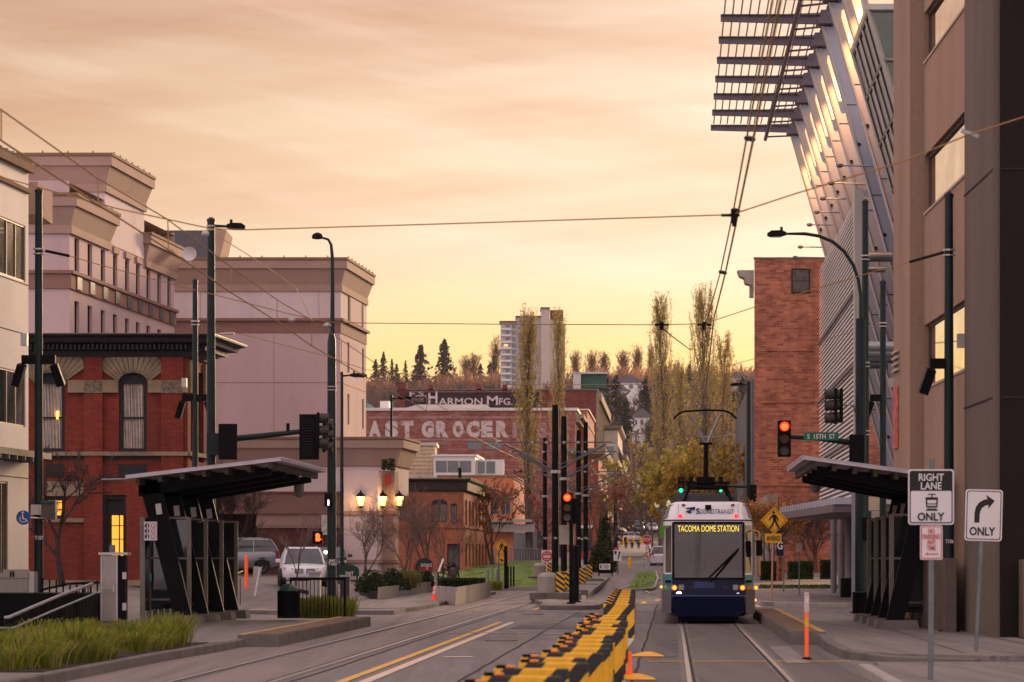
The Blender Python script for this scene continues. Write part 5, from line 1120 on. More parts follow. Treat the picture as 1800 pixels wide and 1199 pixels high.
Y = 150.0; t = thing('do_not_enter_sign', 'red and white do not enter sign in front of the median poles', 'road sign', (W(961,978,Y).x,Y,.3)); spost(t, W(961,978,Y).x, Y+.04, .2, ZY(988,Y), sgw, .03); build('panel', MB().fb(951.5,967,971.5,989,Y,.015), sgw, t); c = W(961.5,978,Y); build('red_disc', MB().disc((c.x,Y-.005,c.z), .28, .005, 24), sgr, t); build('white_bar', MB().fb(955,976.5,968,980.5,Y-.012,.005), sgw, t); build('lettering', txt('DO NOT', 956, 971.5, 967, 974.5, Y-.012, .02), sgw, t); build('lettering', txt('ENTER', 957, 982.5, 966, 985, Y-.012, .02), sgw, t)
Y = 190.0; t = thing('keep_right_sign', 'white sign with curved arrow and island mark left of the stop sign', 'road sign', (W(1086,975,Y).x,Y,.6)); spost(t, W(1086,975,Y).x, Y+.05, .5, ZY(966,Y), post_m, .045); build('panel', rr(1078.5,966.5,1092.5,986,Y,.015,.8), sgw, t); build('arrow', MB().fq([(1085.5,983),(1086.5,977),(1088.2,973),(1086.6,973),(1089,968.5),(1091.4,973),(1090,973),(1088.6,978),(1087.6,983)], Y-.01, .008).fq([(1080,968.5),(1084,968.5),(1084,972),(1082,975.5),(1080,972)], Y-.01, .008), sgb, t); build('small_red_panel', MB().fb(1080,962,1088,965.5,Y,.01), sgr, t)
Y = 208.0; xx = W(1137,949,Y).x; t = thing('stop_sign', 'red octagonal stop sign on a white post banded red', 'stop sign', (xx,Y,.95)); spost(t, xx, Y+.04, .9, ZY(945,Y), sgw, .045)
k = MB(); c = W(1137,949,Y); oc = lambda r, d, y: MB().prismY([(c.x+r*math.cos(R(22.5+45*i)), c.z+r*math.sin(R(22.5+45*i))) for i in range(8)], y, y+d)
build('white_edge', oc(.385,.012,Y), sgw, t); build('red_panel', oc(.35,.004,Y-.006), sgr, t); build('lettering', txt('STOP', 1130.5, 945.8, 1143.5, 952, Y-.014, .03), sgw, t); build('red_bands', MB().fb(1135.7,970,1138.3,973,Y-.02,.1).fb(1135.7,976,1138.3,979,Y-.02,.1), sgr, t); build('small_plate', MB().fb(1134,960,1140.5,968,Y-.01,.01), sgw, t)
Y = 186.0; t = thing('plaza_sign', 'low black plaza sign board with white panel under the evergreen shrub', 'sign board', W(1064,1010,Y)); k = MB().fb(1051,988,1078,1008,Y,.12).fb(1052,1000,1054,1022,Y,.12).fb(1075,1000,1077,1022,Y,.12); build('board', k, black, t); build('white_panel', MB().fb(1053.5,991,1073,1001.5,Y-.02,.015), sgw, t); build('lettering', txt('Tollefson\nPlaza', 1060, 993, 1072, 999.5, Y-.03, 0), sgb, t); build('logo', MB().fq([(1055,993),(1058,993),(1056,996),(1059,999),(1055,999)], Y-.03, .01), sgb, t)
# right side minor signs
Y = 118.0; t = thing('parking_sign', 'small faded sign on a thin post before the clipped hedge', 'road sign', (W(1405,960,Y).x,Y,.15)); spost(t, W(1405,960,Y).x, Y+.03, .15, ZY(956,Y), post_m, .025); build('panel', MB().fb(1399.5,955,1409.5,970,Y,.01), M('faded_sign', (.55,.36,.35), .6, ns=12, amt=.4), t)
Y = 124.0; t = thing('banner', 'dark blue banner with a white letter G beside the AHEAD plaque', 'banner', (W(1374,990,Y).x,Y,.15)); spost(t, W(1377.5,990,Y).x, Y+.03, .15, ZY(935,Y), post_m, .03); build('cloth', MB().fb(1365,938,1377,977,Y,.02), M('navy_cloth', (.012,.015,.035), .8), t); build('letter', txt('G', 1366, 952, 1376, 966, Y-.02, .03), white, t)
Y = 97.9; t = thing('turn_sign', 'narrow white sign with black letters on the stout grey column', 'road sign', W(1512,898,Y)); build('panel', MB().fb(1505,879,1518,915,Y-.42,.015), sgw, t); build('lettering', txt('NO\nTURN\nON\nRED', 1507, 882, 1516.5, 912, Y-.43, .01), sgb, t)
Y = 79.8; t = thing('notice_panels', 'cream and green notice panels hanging beside the walk signal', 'notices', W(1535,895,Y)); build('upper_notice', MB().fb(1527,873,1546,897,Y,.03), M('cream_notice', (.5,.42,.30), .7), t); build('lower_notice', MB().fb(1532,898,1546,912,Y,.03), alum, t)
# wheelchair disc
Y = 69.0; t = thing('accessible_sign', 'round blue wheelchair sign beside the left tram pole', 'sign', W(41,910,Y)); c = W(41,910,Y); build('disc', MB().disc((c.x,Y,c.z), .175, .015, 24), M('sign_blue', (.01,.09,.28), .5), t)
k = MB(); k.disc((W(40,0,Y).x,Y-.006,ZY(901,Y)), .028, .005, 10); k.fq([(38.5,904),(40.5,904),(41.5,911),(46,911.5),(49,917),(47.5,918),(44.5,913),(39.5,913)], Y-.006, .005)
for i in range(10):
    a0_, a1_ = R(130+22*i), R(130+22*(i+1)); k.fq([(40.5+6.5*math.cos(a0_),912.5-6*math.sin(a0_)),(40.5+6.5*math.cos(a1_),912.5-6*math.sin(a1_)),(40.5+5*math.cos(a1_),912.5-4.6*math.sin(a1_)),(40.5+5*math.cos(a0_),912.5-4.6*math.sin(a0_))], Y-.006, .005)
build('wheelchair_symbol', k, sgw, t); build('bracket', MB().tube([(c.x+.15,Y+.02,c.z),(W(66,910,Y).x,71,c.z)], .02, 5), steel, t)
# cone, delineator
def cone(px, py, Y, lbl):
    x = (px-CX)*Y/F; z0 = ZY(py,Y); t = thing('traffic_cone', lbl, 'traffic cone', (x,Y,z0)); om = emis('cone_orange', (1,.06,.02), .25, (.9,.06,.02))
    build('cone_body', MB().lathe((x,Y,z0+.03), [(.17,0),(.045,.66),(.03,.67)], 14), om, t, smooth=True); build('cone_base', MB().box(x-.21,Y-.21,z0,x+.21,Y+.21,z0+.035), om, t, bevel=.01)
    build('white_bands', MB().lathe((x,Y,z0+.03), [(.112,.34),(.09,.44)], 14).lathe((x,Y,z0+.03), [(.085,.5),(.058,.62)], 14), sgw, t)
cone(765, 1060.5, 109.5, 'orange traffic cone with white bands on the pavement corner')
Y = 48.9; x = (1418-CX)*Y/F; t = thing('delineator_post', 'orange and white flexible delineator post before the right platform', 'delineator', (x,Y,.02)); ho = ZY(1160,Y)
build('orange_tube', MB().lathe((x,Y,0), [(.03,.01),(.035,.05),(.035,.82)], 12), emis('delineator_orange', (1,.10,.02), .2, (.85,.11,.02)), t, smooth=True); build('white_sleeve', MB().lathe((x,Y,0), [(.044,.82),(.044,1.14),(.03,1.16)], 12), M('dirty_white', (.55,.48,.42), .7, ns=12, amt=.4), t, smooth=True); build('amber_band', MB().lathe((x,Y,0), [(.037,.58),(.037,.70)], 12), yellow, t); build('rubber_base', MB().lathe((x,Y,0), [(.1,0.005),(.08,.03),(.04,.05)], 12), black, t)
Y = 41.0; x = XU(-.62,Y); t = thing('delineator_post', 'short orange post beside the yellow mat at the barricade row', 'delineator', (x,Y,.01)); build('orange_tube', MB().lathe((x,Y,0), [(.045,.01),(.045,.4)], 10), MATS['delineator_orange'], t)
def mat_(u0, Y0, w_, l_, lbl):
    k = MB(); n = 8; rg = []
    for j in range(n+1):
        q = j/n; row = []
        for i in range(7): s = i/6; row.append((XU(u0,Y0)+w_*q, Y0+l_*s, .016+.07*math.sin(math.pi*s)*math.sin(math.pi*min(1,(1-q)*1.1+.02))))
        rg.append(row)
    for j in range(n):
        for i in range(6): k.quad(rg[j][i], rg[j+1][i], rg[j+1][i+1], rg[j][i+1])
    single('yellow_ramp_foot', lbl, 'barricade foot', k, M('yellow_rubber', (.80,.38,.02), .6, ns=3, amt=.25), (XU(u0,Y0),Y0,0))
mat_(-.75, 50.2, .62, 1.0, 'yellow rubber foot below the white tapered barricade support'); mat_(-.85, 40.6, .62, 1.0, 'yellow rubber foot nearest the bottom edge beside the barricades')
# barricade boards
hzb = stripes('barricade_stripes', (.86,.45,.01), (.012,.012,.016), .41, (1,0,-.85), .62, .5)
capo = emis('orange_cap', (1,.12,.02), .03, (.70,.22,.03))
def board_proto():
    t = thing('barricade_board', 'x', 'barricade', (0,0,0), 'striped barricade boards along the track')
    k = MB().box(-.29,-.03,.26,.29,.03,.90); build('striped_board', k, hzb, t, bevel=.012)
    build('orange_cap', MB().box(-.20,-.03,.90,-.13,.03,.922), capo, t, bevel=.01); build('black_clip', MB().box(-.27,-.03,.90,-.20,.03,.925), black, t)
    build('tapered_foot', MB().loft([[(-.12,-.04,.0),(.10,-.04,0),(.10,.04,0),(-.12,.04,0)],[(-.29,-.04,.255),(.29,-.04,.255),(.29,.04,.255),(-.29,.04,.255)]]), sgw, t); return t
bp = board_proto()
ys_ = [18,19.2,20.4,21.8,23,24.2,25.4,26.8,28.2,29.6,31.2,32.8,34.6,36.4,38.4,40.4,42.2]; far_ = [52.7,56,59.5,63.5,67.5,72,76.5]
ordn = ['first','second','third','fourth','fifth','sixth','seventh','eighth','ninth','tenth','eleventh','twelfth','thirteenth','fourteenth','fifteenth','sixteenth','last']
for i, y in enumerate(ys_):
    u = interp(y, [(17,-1.30),(20,-1.12),(23,-1.0),(26.5,-.90),(30,-.87),(36,-.89),(42,-.93)]); l = 'yellow and black board, %s from the near end of the long barricade row' % ordn[i]
    o = bp if i == 0 else dup(bp, (0,0,0)); o.location = (XU(u,y)+rnd.uniform(-.045,.045), y, .005); o['label'] = l; o.rotation_euler.z = R(-15+rnd.uniform(-5,5))
for i, y in enumerate(far_):
    l = 'striped board, %s from the near end of the short row beyond the gap' % ordn[i]
    dup(bp, (XU(-.98-.012*(y-52.7),y), y, .005), l, R(rnd.uniform(-6,-2)) if i == 0 else R(-16+rnd.uniform(-4,4)))
# median-side small posts
for i, px in enumerate((858,866,874,893,898,903)):
    Y = 151+(i % 3); x = (px-CX)*Y/F; tagp(build('thin_post', MB().lathe((x,Y,.15), [(.045,0),(.045,1.0 if i < 3 else 1.15),(.02,1.03 if i < 3 else 1.18)], 8), steel if i < 3 else black, None, (x,Y,.15)), '%s of six slim posts at the lawn corner by the pedestrian sign' % ['leftmost','second','third','fourth','fifth','rightmost'][i], 'bollard', 'slim posts at the lawn corner')
ybm = M('yellow_bollard_paint', (.85,.50,.01), .5, amt=.05)
for i, (px, py0, py1, Y) in enumerate(((1107,980,1001,222),(1095,945,957,430),(1103,945,956,432),(1113,944,955,434),(1127,945,955,436))):
    x = (px-CX)*Y/F; z = ZY(py1,Y); tagp(build('yellow_bollard', MB().lathe((x,Y,z-.1), [(.13,0),(.13,ZY(py0,Y)-z),(.06,ZY(py0,Y)-z+.12)], 10), ybm, None, (x,Y,z)), ['yellow bollard standing alone left of the stop sign','leftmost yellow bollard behind the far pedestrians','second yellow bollard from the left behind the far pedestrians','third yellow bollard from the left behind the far pedestrians','yellow bollard touching the stop sign edge'][i], 'bollard', 'yellow bollards')
# twin globe lamp
Y = 240.0; x = W(1165,0,Y).x; t = thing('globe_lamp', 'old style twin globe street lamp left of the tram', 'street lamp', (x,Y,1)); k = MB().lathe((x,Y,1), [(.25,0),(.14,.5),(.08,1),(.08,ZY(893,Y)-1)], 10).tube([W(1155,893,Y),W(1158,897,Y),W(1165,900,Y),W(1172,897,Y),W(1175,893,Y)], .05, 6); build('post', k, steel, t)
for px in (1155,1175.5): c = W(px,887,Y); build('globe', MB().lathe(c, [(.1,-.25),(.2,-.1),(.21,.1),(.12,.28),(.03,.4)], 10), M('cream_globe', (.75,.62,.45), .4, emit=(1,.8,.5), es=.25), t, smooth=True)
for (px, p0, p1) in ((1109,760,905),(1118,757,912)):
    Y = 640.0 if px == 1109 else 600.0; x = W(px,0,Y).x; k = MB().tube([(x,Y,ZY(p1,Y)),(x,Y,ZY(p0,Y))], .28, 6).tube([(x-1.6,Y,ZY(p0+5,Y)),(x+1.6,Y,ZY(p0+5,Y))], .14, 5).tube([(x-1.3,Y,ZY(p0+32,Y)),(x+1.3,Y,ZY(p0+32,Y))], .12, 5); single('utility_pole', 'wooden utility pole far down the street, %s of two' % ('left' if px == 1109 else 'right'), 'utility pole', k, M('pole_wood', (.22,.15,.12), .9), (x,Y,5))
# ---------------------------------------------------------------- tram
TY = 75.4; TM = Matrix.Translation((XU(.97,TY),TY,0)) @ Matrix.Rotation(-math.atan(.0562),4,'Z')
tr = thing('tram', 'white and navy tram coming towards the camera with yellow lettered display', 'tram', (XU(.97,TY),TY,0))
def tb_(name, k, mat, par=None, **kw): return build(name, k.mul(TM), mat, par or tr, **kw)
tw_ = M('tram_white', (.80,.80,.84), .3, amt=.05, spec=.6); navy = M('tram_navy', (.005,.010,.045), .35, amt=.2, spec=.15); teal = M('tram_teal', (.01,.22,.24), .3); tgry = M('tram_grey', (.13,.12,.135), .4); tdark = glass('tram_side_glass', (.012,.012,.015), .08, .8)
def fy(z): return interp(z, [(.2,.05),(.75,-.06),(.8,0),(1.16,.02),(2.72,.38),(3.2,.72),(3.3,.9)])
def plan(w, z, yb=20.0, o=0):
    y = fy(z)-o; return [(w*.79,y,z),(w*.965,y+.45,z),(w,y+1.1,z),(w,yb,z),(-w,yb,z),(-w,y+1.1,z),(-w*.965,y+.45,z),(-w*.79,y,z)]
tb_('bumper', MB().loft([plan(.95,.2),plan(1.1,.26),plan(1.19,.34),plan(1.2,.70),plan(1.17,.745)]), navy, smooth=True)
tb_('bumper_line', MB().loft([plan(1.215,.735,o=.01),plan(1.215,.765,o=.01)]), M('tram_navy_light', (.03,.05,.16), .3))
tb_('corner_skirt', MB().loft([[(sx*x,y,z) for x,y in ((.985,.02),(1.24,.35),(1.24,3.0),(1.0,3.0))] for sx,z in ((1,.28),(1,.9))]), tgry); tb_('corner_skirt', MB().loft([[(-x,y,z) for x,y in ((.985,.02),(1.24,.35),(1.24,3.0),(1.0,3.0))] for z in (.28,.9)]), tgry)
tb_('lower_body', MB().loft([plan(1.19,.765),plan(1.2,1.17)]), navy, smooth=True)
for s in (-1,1): tb_('teal_panel', MB().loft([[(s*.955,fy(z)-.0-.012,z),(s*1.165,fy(z)+.44,z),(s*1.21,fy(z)+1.08,z),(s*1.215,1.3,z),(s*1.1,1.3,z),(s*.9,fy(z)+.1,z)] for z in ((1.0,1.30) if s == 1 else (.85,1.32))]), teal)
tb_('lower_apron', MB().box(-.8,.3,.08,.8,6,.3), black)
sh = MB().loft([plan(1.2,1.17),plan(1.2,2.72)], cap=False, close=False)
tb_('cab_shell', sh, tw_, recalc=False)
tb_('window_sill', MB().loft([plan(1.2,1.165),plan(1.195,1.24)]), navy); tb_('window_header', MB().loft([plan(1.2,2.66),plan(1.2,2.76)]), tw_)
for s in (-1,1):
    q = MB().loft([[(s*1.206,fy(z)+1.0,z),(s*1.206,19,z),(s*1.18,19,z),(s*1.18,fy(z)+1.0,z)] for z in (1.25,2.6)]); tb_('side_glass', q, tdark)
    q = MB().loft([[(s*(.985+.0),fy(z)+.06,z),(s*1.166,fy(z)+.47,z),(s*1.15,fy(z)+.5,z),(s*.97,fy(z)+.1,z)] for z in (1.36,2.62)]); tb_('corner_glass', q, tdark)
# windscreen: real thin glass with a cab behind it
m, n_, b = nodes('windscreen'); mx = n_.nodes.new('ShaderNodeMixShader'); tp = n_.nodes.new('ShaderNodeBsdfTransparent'); tp.inputs[0].default_value = (.42,.44,.46,1); gl = n_.nodes.new('ShaderNodeBsdfGlossy'); gl.inputs['Roughness'].default_value = .04; gl.inputs[0].default_value = (.9,.9,.9,1)
fr_ = n_.nodes.new('ShaderNodeFresnel'); fr_.inputs[0].default_value = 1.45; n_.links.new(mth(n_, 'ADD', fr_.outputs[0], .03), mx.inputs[0]); n_.links.new(tp.outputs[0], mx.inputs[1]); n_.links.new(gl.outputs[0], mx.inputs[2]); n_.links.new(mx.outputs[0], n_.nodes['Material Output'].inputs[0]); MATS['windscreen'] = m
tb_('windscreen', MB().loft([[(-.93,fy(z)-.01,z),(.93,fy(z)-.01,z),(.93,fy(z)+.0,z),(-.93,fy(z)+.0,z)] for z in (1.2,1.9,2.68)]), m)
k = MB()
for s in (-1,1): k.loft([[(s*.90,fy(z)-.022,z),(s*.965,fy(z)-.022,z),(s*.965,fy(z)+.03,z),(s*.90,fy(z)+.03,z)] for z in (1.18,1.9,2.7)])
k.loft([[(-.93,fy(z)-.02,z),(.93,fy(z)-.02,z),(.93,fy(z)+.03,z),(-.93,fy(z)+.03,z)] for z in (1.17,1.23)]); k.loft([[(-.93,fy(z)-.02,z),(.93,fy(z)-.02,z),(.93,fy(z)+.03,z),(-.93,fy(z)+.03,z)] for z in (2.66,2.72)])
tb_('windscreen_seal', k, black)
tb_('dashboard', MB().loft([[(-.95,.25,z),(.95,.25,z),(.95,.9,z),(-.95,.9,z)] for z in (1.15,1.42)]), M('dash_grey', (.50,.50,.53), .8)); tb_('dash_binnacle', MB().loft([[(-.62,.5,1.42),(-.1,.5,1.42),(-.1,.9,1.42),(-.62,.9,1.42)],[(-.55,.6,1.62),(-.15,.6,1.62),(-.15,.9,1.62),(-.55,.9,1.62)]]), M('cab_trim', (.45,.45,.48), .8))
tb_('cab_bulkhead', MB().box(-1.15,2.0,1.15,-.1,2.1,2.7).box(.55,2.0,1.15,1.15,2.1,2.7).box(-.1,2.0,2.2,.55,2.1,2.7).box(-1.15,6,1.15,1.15,6.1,2.7), M('cab_bulkhead', (.025,.025,.03), .8)); tb_('sun_blind', MB().box(-.86,.36,2.2,.86,.38,2.38), M('blind_grey', (.30,.30,.32), .8)); tb_('cab_floor', MB().box(-1.15,.1,1.1,1.15,19,1.16), black)
tb_('reflection_band', MB().box(-.45,1.98,1.3,.15,1.995,2.62), M('reflection_pale', (.55,.55,.58), .7)); tb_('driver_seat', MB().box(-.5,1.3,1.2,-.05,1.42,2.05).box(-.4,1.32,2.07,-.15,1.4,2.25), black, bevel=.03)  # pale panel added to stand for the bright reflection band in the windscreen
tb_('cab_monitor', MB().box(.58,.5,1.62,.84,.58,1.86), black)
tb_('display_box', MB().box(-.88,.366,2.40,.88,.6,2.66), black)
ledm = emis('display_yellow', (1,.62,.01), 7)
o = text('TACOMA DOME STATION', (0,.362,2.535), 1.62, .165, d=.006, bold=-.001); tb_('display_text', o, ledm)
k = MB(); k.tube([(.78,fy(1.6)-.05,1.98),(.35,fy(1.4)-.05,1.42),(.05,-.04,1.1)], .014, 5); k.tube([(.62,fy(1.7)-.05,1.80),(.12,-.04,1.18)], .012, 5); k.tube([(.8,fy(1.9)-.06,2.0),(-.0,fy(1.2)-.05,1.22)], .02, 4); tb_('wiper', k, black)
# roof fairing
tb_('roof_fairing', MB().loft([plan(1.2,2.76),plan(1.16,2.86),plan(1.04,3.2),plan(.9,3.26)]), tw_, smooth=True)
for s in (-1,1): tb_('fairing_corner', MB().loft([[(s*.80,fy(z)-.008,z),(s*(1.175 if z < 3 else 1.03),fy(z)+.45,z),(s*(1.21 if z < 3 else 1.06),fy(z)+1.1,z),(s*(1.21 if z < 3 else 1.06),6,z),(s*.8,6,z),(s*.7,fy(z)+.1,z)] for z in (2.82,3.19)]), tgry)
tb_('roof_seam', MB().loft([plan(1.212,2.745,o=.012),plan(1.212,2.775,o=.012)]), black)
lm = M('logo_navy', (.015,.03,.14), .4); yl = fy(3.0)-.04
o = text('SOUNDTRANSIT', (.20,yl,2.99), .98, .135, d=.012, bold=.0); tb_('operator_lettering', o, lm)
o = text('S', (-.275,yl,3.0), .10, .165, d=.014, bold=.02); tb_('operator_lettering', o, lm)
tb_('operator_logo', MB().prismY([(-.60,3.09),(-.34,3.12),(-.35,3.04),(-.46,3.02),(-.44,2.90),(-.52,2.90),(-.53,2.95),(-.60,3.0),(-.55,3.02),(-.50,3.03),(-.50,3.05),(-.58,3.05)], yl-.005, yl+.03), lm)
for s in (-1,1):
    tb_('marker_lamp', MB().lathe((s*.74,fy(2.88)-.02,2.87), [(.055,.0),(.05,-.03),(.02,-.045)], 12, 'y'), emis('marker_red', (1,.02,.03), 2.2, (.6,.02,.03))); tb_('roof_marker', MB().cb((s*.66,fy(3.18)-.02,3.17), .09,.06,.05), M('dull_red_lens', (.35,.03,.03), .3))
    x = s*.87; tb_('headlamp_bezel', MB().box(s*.72-.075,-.02,.88,s*.72+.075,.03,1.04), M('headlamp_bezel_grey', (.28,.27,.27), .3, .5), bevel=.01); tb_('headlamp', MB().disc((s*.72,-.035,.96), .055, .02, 14), glass('headlamp_glass', (.25,.25,.25), .1))
    tb_('turn_lamp', MB().disc((x+s*.03,-.03,.965), .068, .03, 18), emis('turn_orange', (1,.10,.003), 2.5)); tb_('turn_lamp_core', MB().disc((x+s*.03,-.035,.965), .034, .01, 14), emis('turn_core', (1,.28,.01), 4)); tb_('side_marker', MB().box(s*1.25-.03,.5,.60 if s > 0 else .95,s*1.25+.03,.6,.66 if s > 0 else 1.01), emis('side_amber', (1,.30,.01), 2.5))
    tb_('red_reflector', MB().disc((s*.44,-.012,.93), .07, .01, 14), M('dark_red_lens', (.06,.006,.012), .2))
tb_('daytime_lamp', MB().disc((-.78,-.035,.79), .075, .02, 16), emis('daylamp', (.85,.78,1), 6)); tb_('daytime_lamp', MB().disc((.78,-.035,.79), .045, .02, 14), emis('daylamp_dim', (.8,.8,.9), .8)); tb_('side_marker', MB().box(1.24,.5,.92,1.31,.6,1.0), MATS['side_amber'])
tb_('centre_plate', MB().box(-.38,-.012,.82,.16,.0,1.12), M('tram_navy_light', (.03,.05,.16), .3), bevel=.004); tb_('roof_camera', MB().cb((0,fy(3.1)-.03,3.11), .16,.12,.12), black)
tb_('green_panel', MB().loft([[(-x,y,z) for x,y in ((1.0,.45),(1.215,.9),(1.3,1.2),(1.2,1.2))] for z in (2.30,2.62)]), M('leaf_green_decal', (.07,.26,.02), .4))
tb_('wing_mirror', MB().cb((1.36,.75,2.02), .16,.12,.42), black, bevel=.02); tb_('mirror_arm', MB().tube([(1.18,.8,2.5),(1.36,.75,2.45),(1.38,.75,1.3)], .025, 6), yellow)
for s in (-1,1): tb_('wheel', MB().lathe((s*.72,2.2,.3), [(.1,-.05),(.3,-.05),(.3,.06),(.1,.06)], 16, 'x'), black)
tb_('roof_equipment', MB().box(-.75,1.6,3.2,.75,4.5,3.42).box(-.9,6,3.2,.9,16,3.6), M('roof_grey', (.05,.05,.06), .6), bevel=.02)
# pantograph frame and pantograph
k = MB()
for y in (1.5, 3.2):
    for s in (-1,1): k.tube([(s*.66,y,3.22),(s*.5,y+.05,3.68)], .045, 6)
    k.tube([(-.52,y+.05,3.68),(.52,y+.05,3.68)], .05, 6)
k.box(-.62,1.5,3.78,.6,3.3,3.82); k.box(-.3,1.7,3.68,.2,2.2,3.95)
for s in (-1,1): k.tube([(s*.5,1.5,3.7),(s*.5,3.3,3.7)], .04, 6)
for x in (-.45,-.2,.1,.35): k.lathe((x,1.8,3.8), [(.05,0),(.07,.04),(.05,.08),(.07,.12),(.04,.16)], 8)
tb_('pantograph_frame', k, black)
pY = 2.4; sc_p = (TY+pY)/F; zz = lambda py: CH+(HY-py)*sc_p; x_p = lambda px: (px-CX)*sc_p - XU(.97,TY+pY)
k = MB().tube([(-.03,pY,3.8),(-.04,pY,zz(830)),(-.035,pY,zz(780))], [.075,.07,.06], 8).box(-.22,pY-.05,zz(782),.14,pY+.05,zz(778)); tb_('pantograph_mast', k, black)
k = MB().tube([(-.06,pY,zz(779)),(-.40,pY,zz(738)),(-.55,pY,zz(727))], [.045,.035,.03], 6).tube([(.0,pY,zz(779)),(.28,pY,zz(738)),(.38,pY,zz(727))], [.045,.035,.03], 6).tube([(-.3,pY,zz(768)),(.3,pY,zz(768)),(.65,pY,zz(764)),(.78,pY,zz(768))], .014, 5); tb_('pantograph_arms', k, steel)
for y in (pY-.15, pY+.15): tb_('contact_bow', MB().tube([(-.92,y,zz(736)),(-.78,y,zz(727)),(-.62,y,zz(723)),(0,y,zz(721)),(.45,y,zz(722)),(.62,y,zz(726)),(.80,y,zz(736))], .022, 6), black)
# ---------------------------------------------------------------- wires
wm = M('glow_tinted_copper', (.34,.19,.06), .5, .3)  # golden sky glow mixed into the wire colour
def wire(lbl, pts, r=.012, hang=None, par=None, mat=wm):
    P = [Vector(p) for p in pts]; t = thing('overhead_wire', lbl, 'overhead wire', P[0]); build('wire', MB().tube(P, r, 5), mat, t); return t
def px3(l): return [W(a,b,c) for a,b,c in l]
cz = 5.95; lc = [(2,247),(173,360),(296,439),(407,515),(487,565),(548,608),(600,638),(684,685),(750,722)]; lmn = [(2,193),(171,313),(295,386),(407,470),(487,527),(548,563),(600,598),(684,655),(750,700)]
cY = [(cz-CH)*F/(HY-y) for x, y in lc]
con = [W(-120,165,25.5)]+[W(x,y,Y) for (x,y),Y in zip(lc,cY)]+[(XU(-6.75,110),110,cz),(XU(-6.5,140),140,cz+.2),(XU(-6,165),165,cz+.4)]
mes = [W(-120,110,25.5)]+[W(x,y,Y) for (x,y),Y in zip(lmn,cY)]+[(XU(-6.75,110),110,cz+.35),(XU(-6.5,140),140,cz+.7),(XU(-6,165),165,cz+.9)]
t = wire('contact wire of the left track running down from the upper left edge', con, .011); t2 = wire('carrying wire just above the left contact wire', mes, .009)
for a, b in list(zip(con, mes))[1:10]: build('hanger', MB().tube([a, b], .008, 4), wm, t2)
rc = [(1372,0,22),(1324,245,28.2),(1298,371,34),(1290,410,36.5),(1275,480,41.8),(1255,559,49.5),(1246,640,60.5),(1238,700,75),(1236,720,78.5)]; rm = [(1358,0,24),(1312,245,30.6),(1289,371,36.9),(1281,410,39.5),(1266,480,45.1),(1249,541,51.5),(1240,575,62),(1236,640,78)]
wire('contact wire of the right track rising from the pantograph to the top edge', px3(rc)+[(XU(.6,100),100,5.95),(XU(-.4,125),125,6.0),(XU(-2.0,150),150,6.2)], .013); t2 = wire('carrying wire beside the right contact wire', px3(rm)+[(XU(.7,100),100,7.2),(XU(-.4,125),125,7.2)], .011)
k = MB()
for a, b in (((1324,245,28.4),(1312,243,28.6)),((1298,371,34),(1289,369,34.5)),((1275,480,41.8),(1266,478,42)),((1290,378,33.9),(1291,398,33.9))): k.tube([W(*a), W(*b)], .03, 5)
c = W(1290,380,34); k.cb(c, .07,.07,.16).cb((c.x-.04,c.y,c.z+.01), .22,.04,.03); build('wire_clamp', k, black, t2)
s1 = [(-40,300,40),(0,311,40),(203,366,40),(371,402,40),(430,404,40),(800,393,40),(1270,378,36),(1290,376,34),(1400,340,33),(1590,283,32),(1700,238,31),(1830,196,30)]
t = wire('span wire crossing the sky from the hotel roofs to the brown building', px3(s1), .009)
c = W(361,411,40); build('insulator', MB().lathe((c.x,c.y,c.z), [(.03,.05),(.06,0),(.05,-.03)], 8), alum, t); c = W(1705,235,31); build('turnbuckle', MB().cb(c, .2,.04,.04, 0,0,R(20)), steel, t)
s2 = [(68,441,71),(122,450,71),(173,465,71),(308,501,71),(400,524,71),(513,553,71),(575,566,71),(645,568,71),(880,570,71),(1163,571,71),(1238,569,71),(1326,540,71),(1545,475,68),(1600,460,64),(1668,443,62)]
t = wire('lower span wire between the two tallest tram poles', px3(s2), .011)
k = MB()
for p in ((513,562),(575,572)): c = W(p[0],p[1],71); k.lathe((c.x,c.y,c.z), [(.03,.07),(.09,.03),(.1,-.02),(.05,-.06)], 10)
build('insulator', k, alum, t); k = MB()
for p in (1163,1238): c = W(p,571,71); k.cb((c.x,c.y,c.z-.03), .1,.08,.2).cb((c.x,c.y,c.z), .34,.05,.05)
build('wire_clamp', k, black, t); k = MB().tube([W(80,441,71), W(122,450,71)], .04, 6).tube([W(1600,460,64),W(1657,444,62)], .035, 6); build('strain_insulator', k, black, t)
s3 = [(343,567,93),(423,587,93),(580,628,93),(643,650,93),(900,676,93),(1163,676,93),(1400,610,93),(1500,583,93),(1552,572,93)]; t = wire('third span wire between the two slimmer tram poles', px3(s3), .010); k = MB().tube([W(385,587,93),W(412,586,93)], .04, 6); build('strain_insulator', k, alum, t)
wire('slack feeder wire from the pole to the lower left catenary', px3([(375,410,84),(460,463,75),(520,505,72),(548,563,56)]), .012)
wire('branching wire from the clamp towards the right poplar', px3([(1163,575,71),(1180,590,90),(1212,614,120)]), .02)
for (px, p0, p1), nm in zip(((583,1100),) and [(590,1120,0)], ['x']): pass
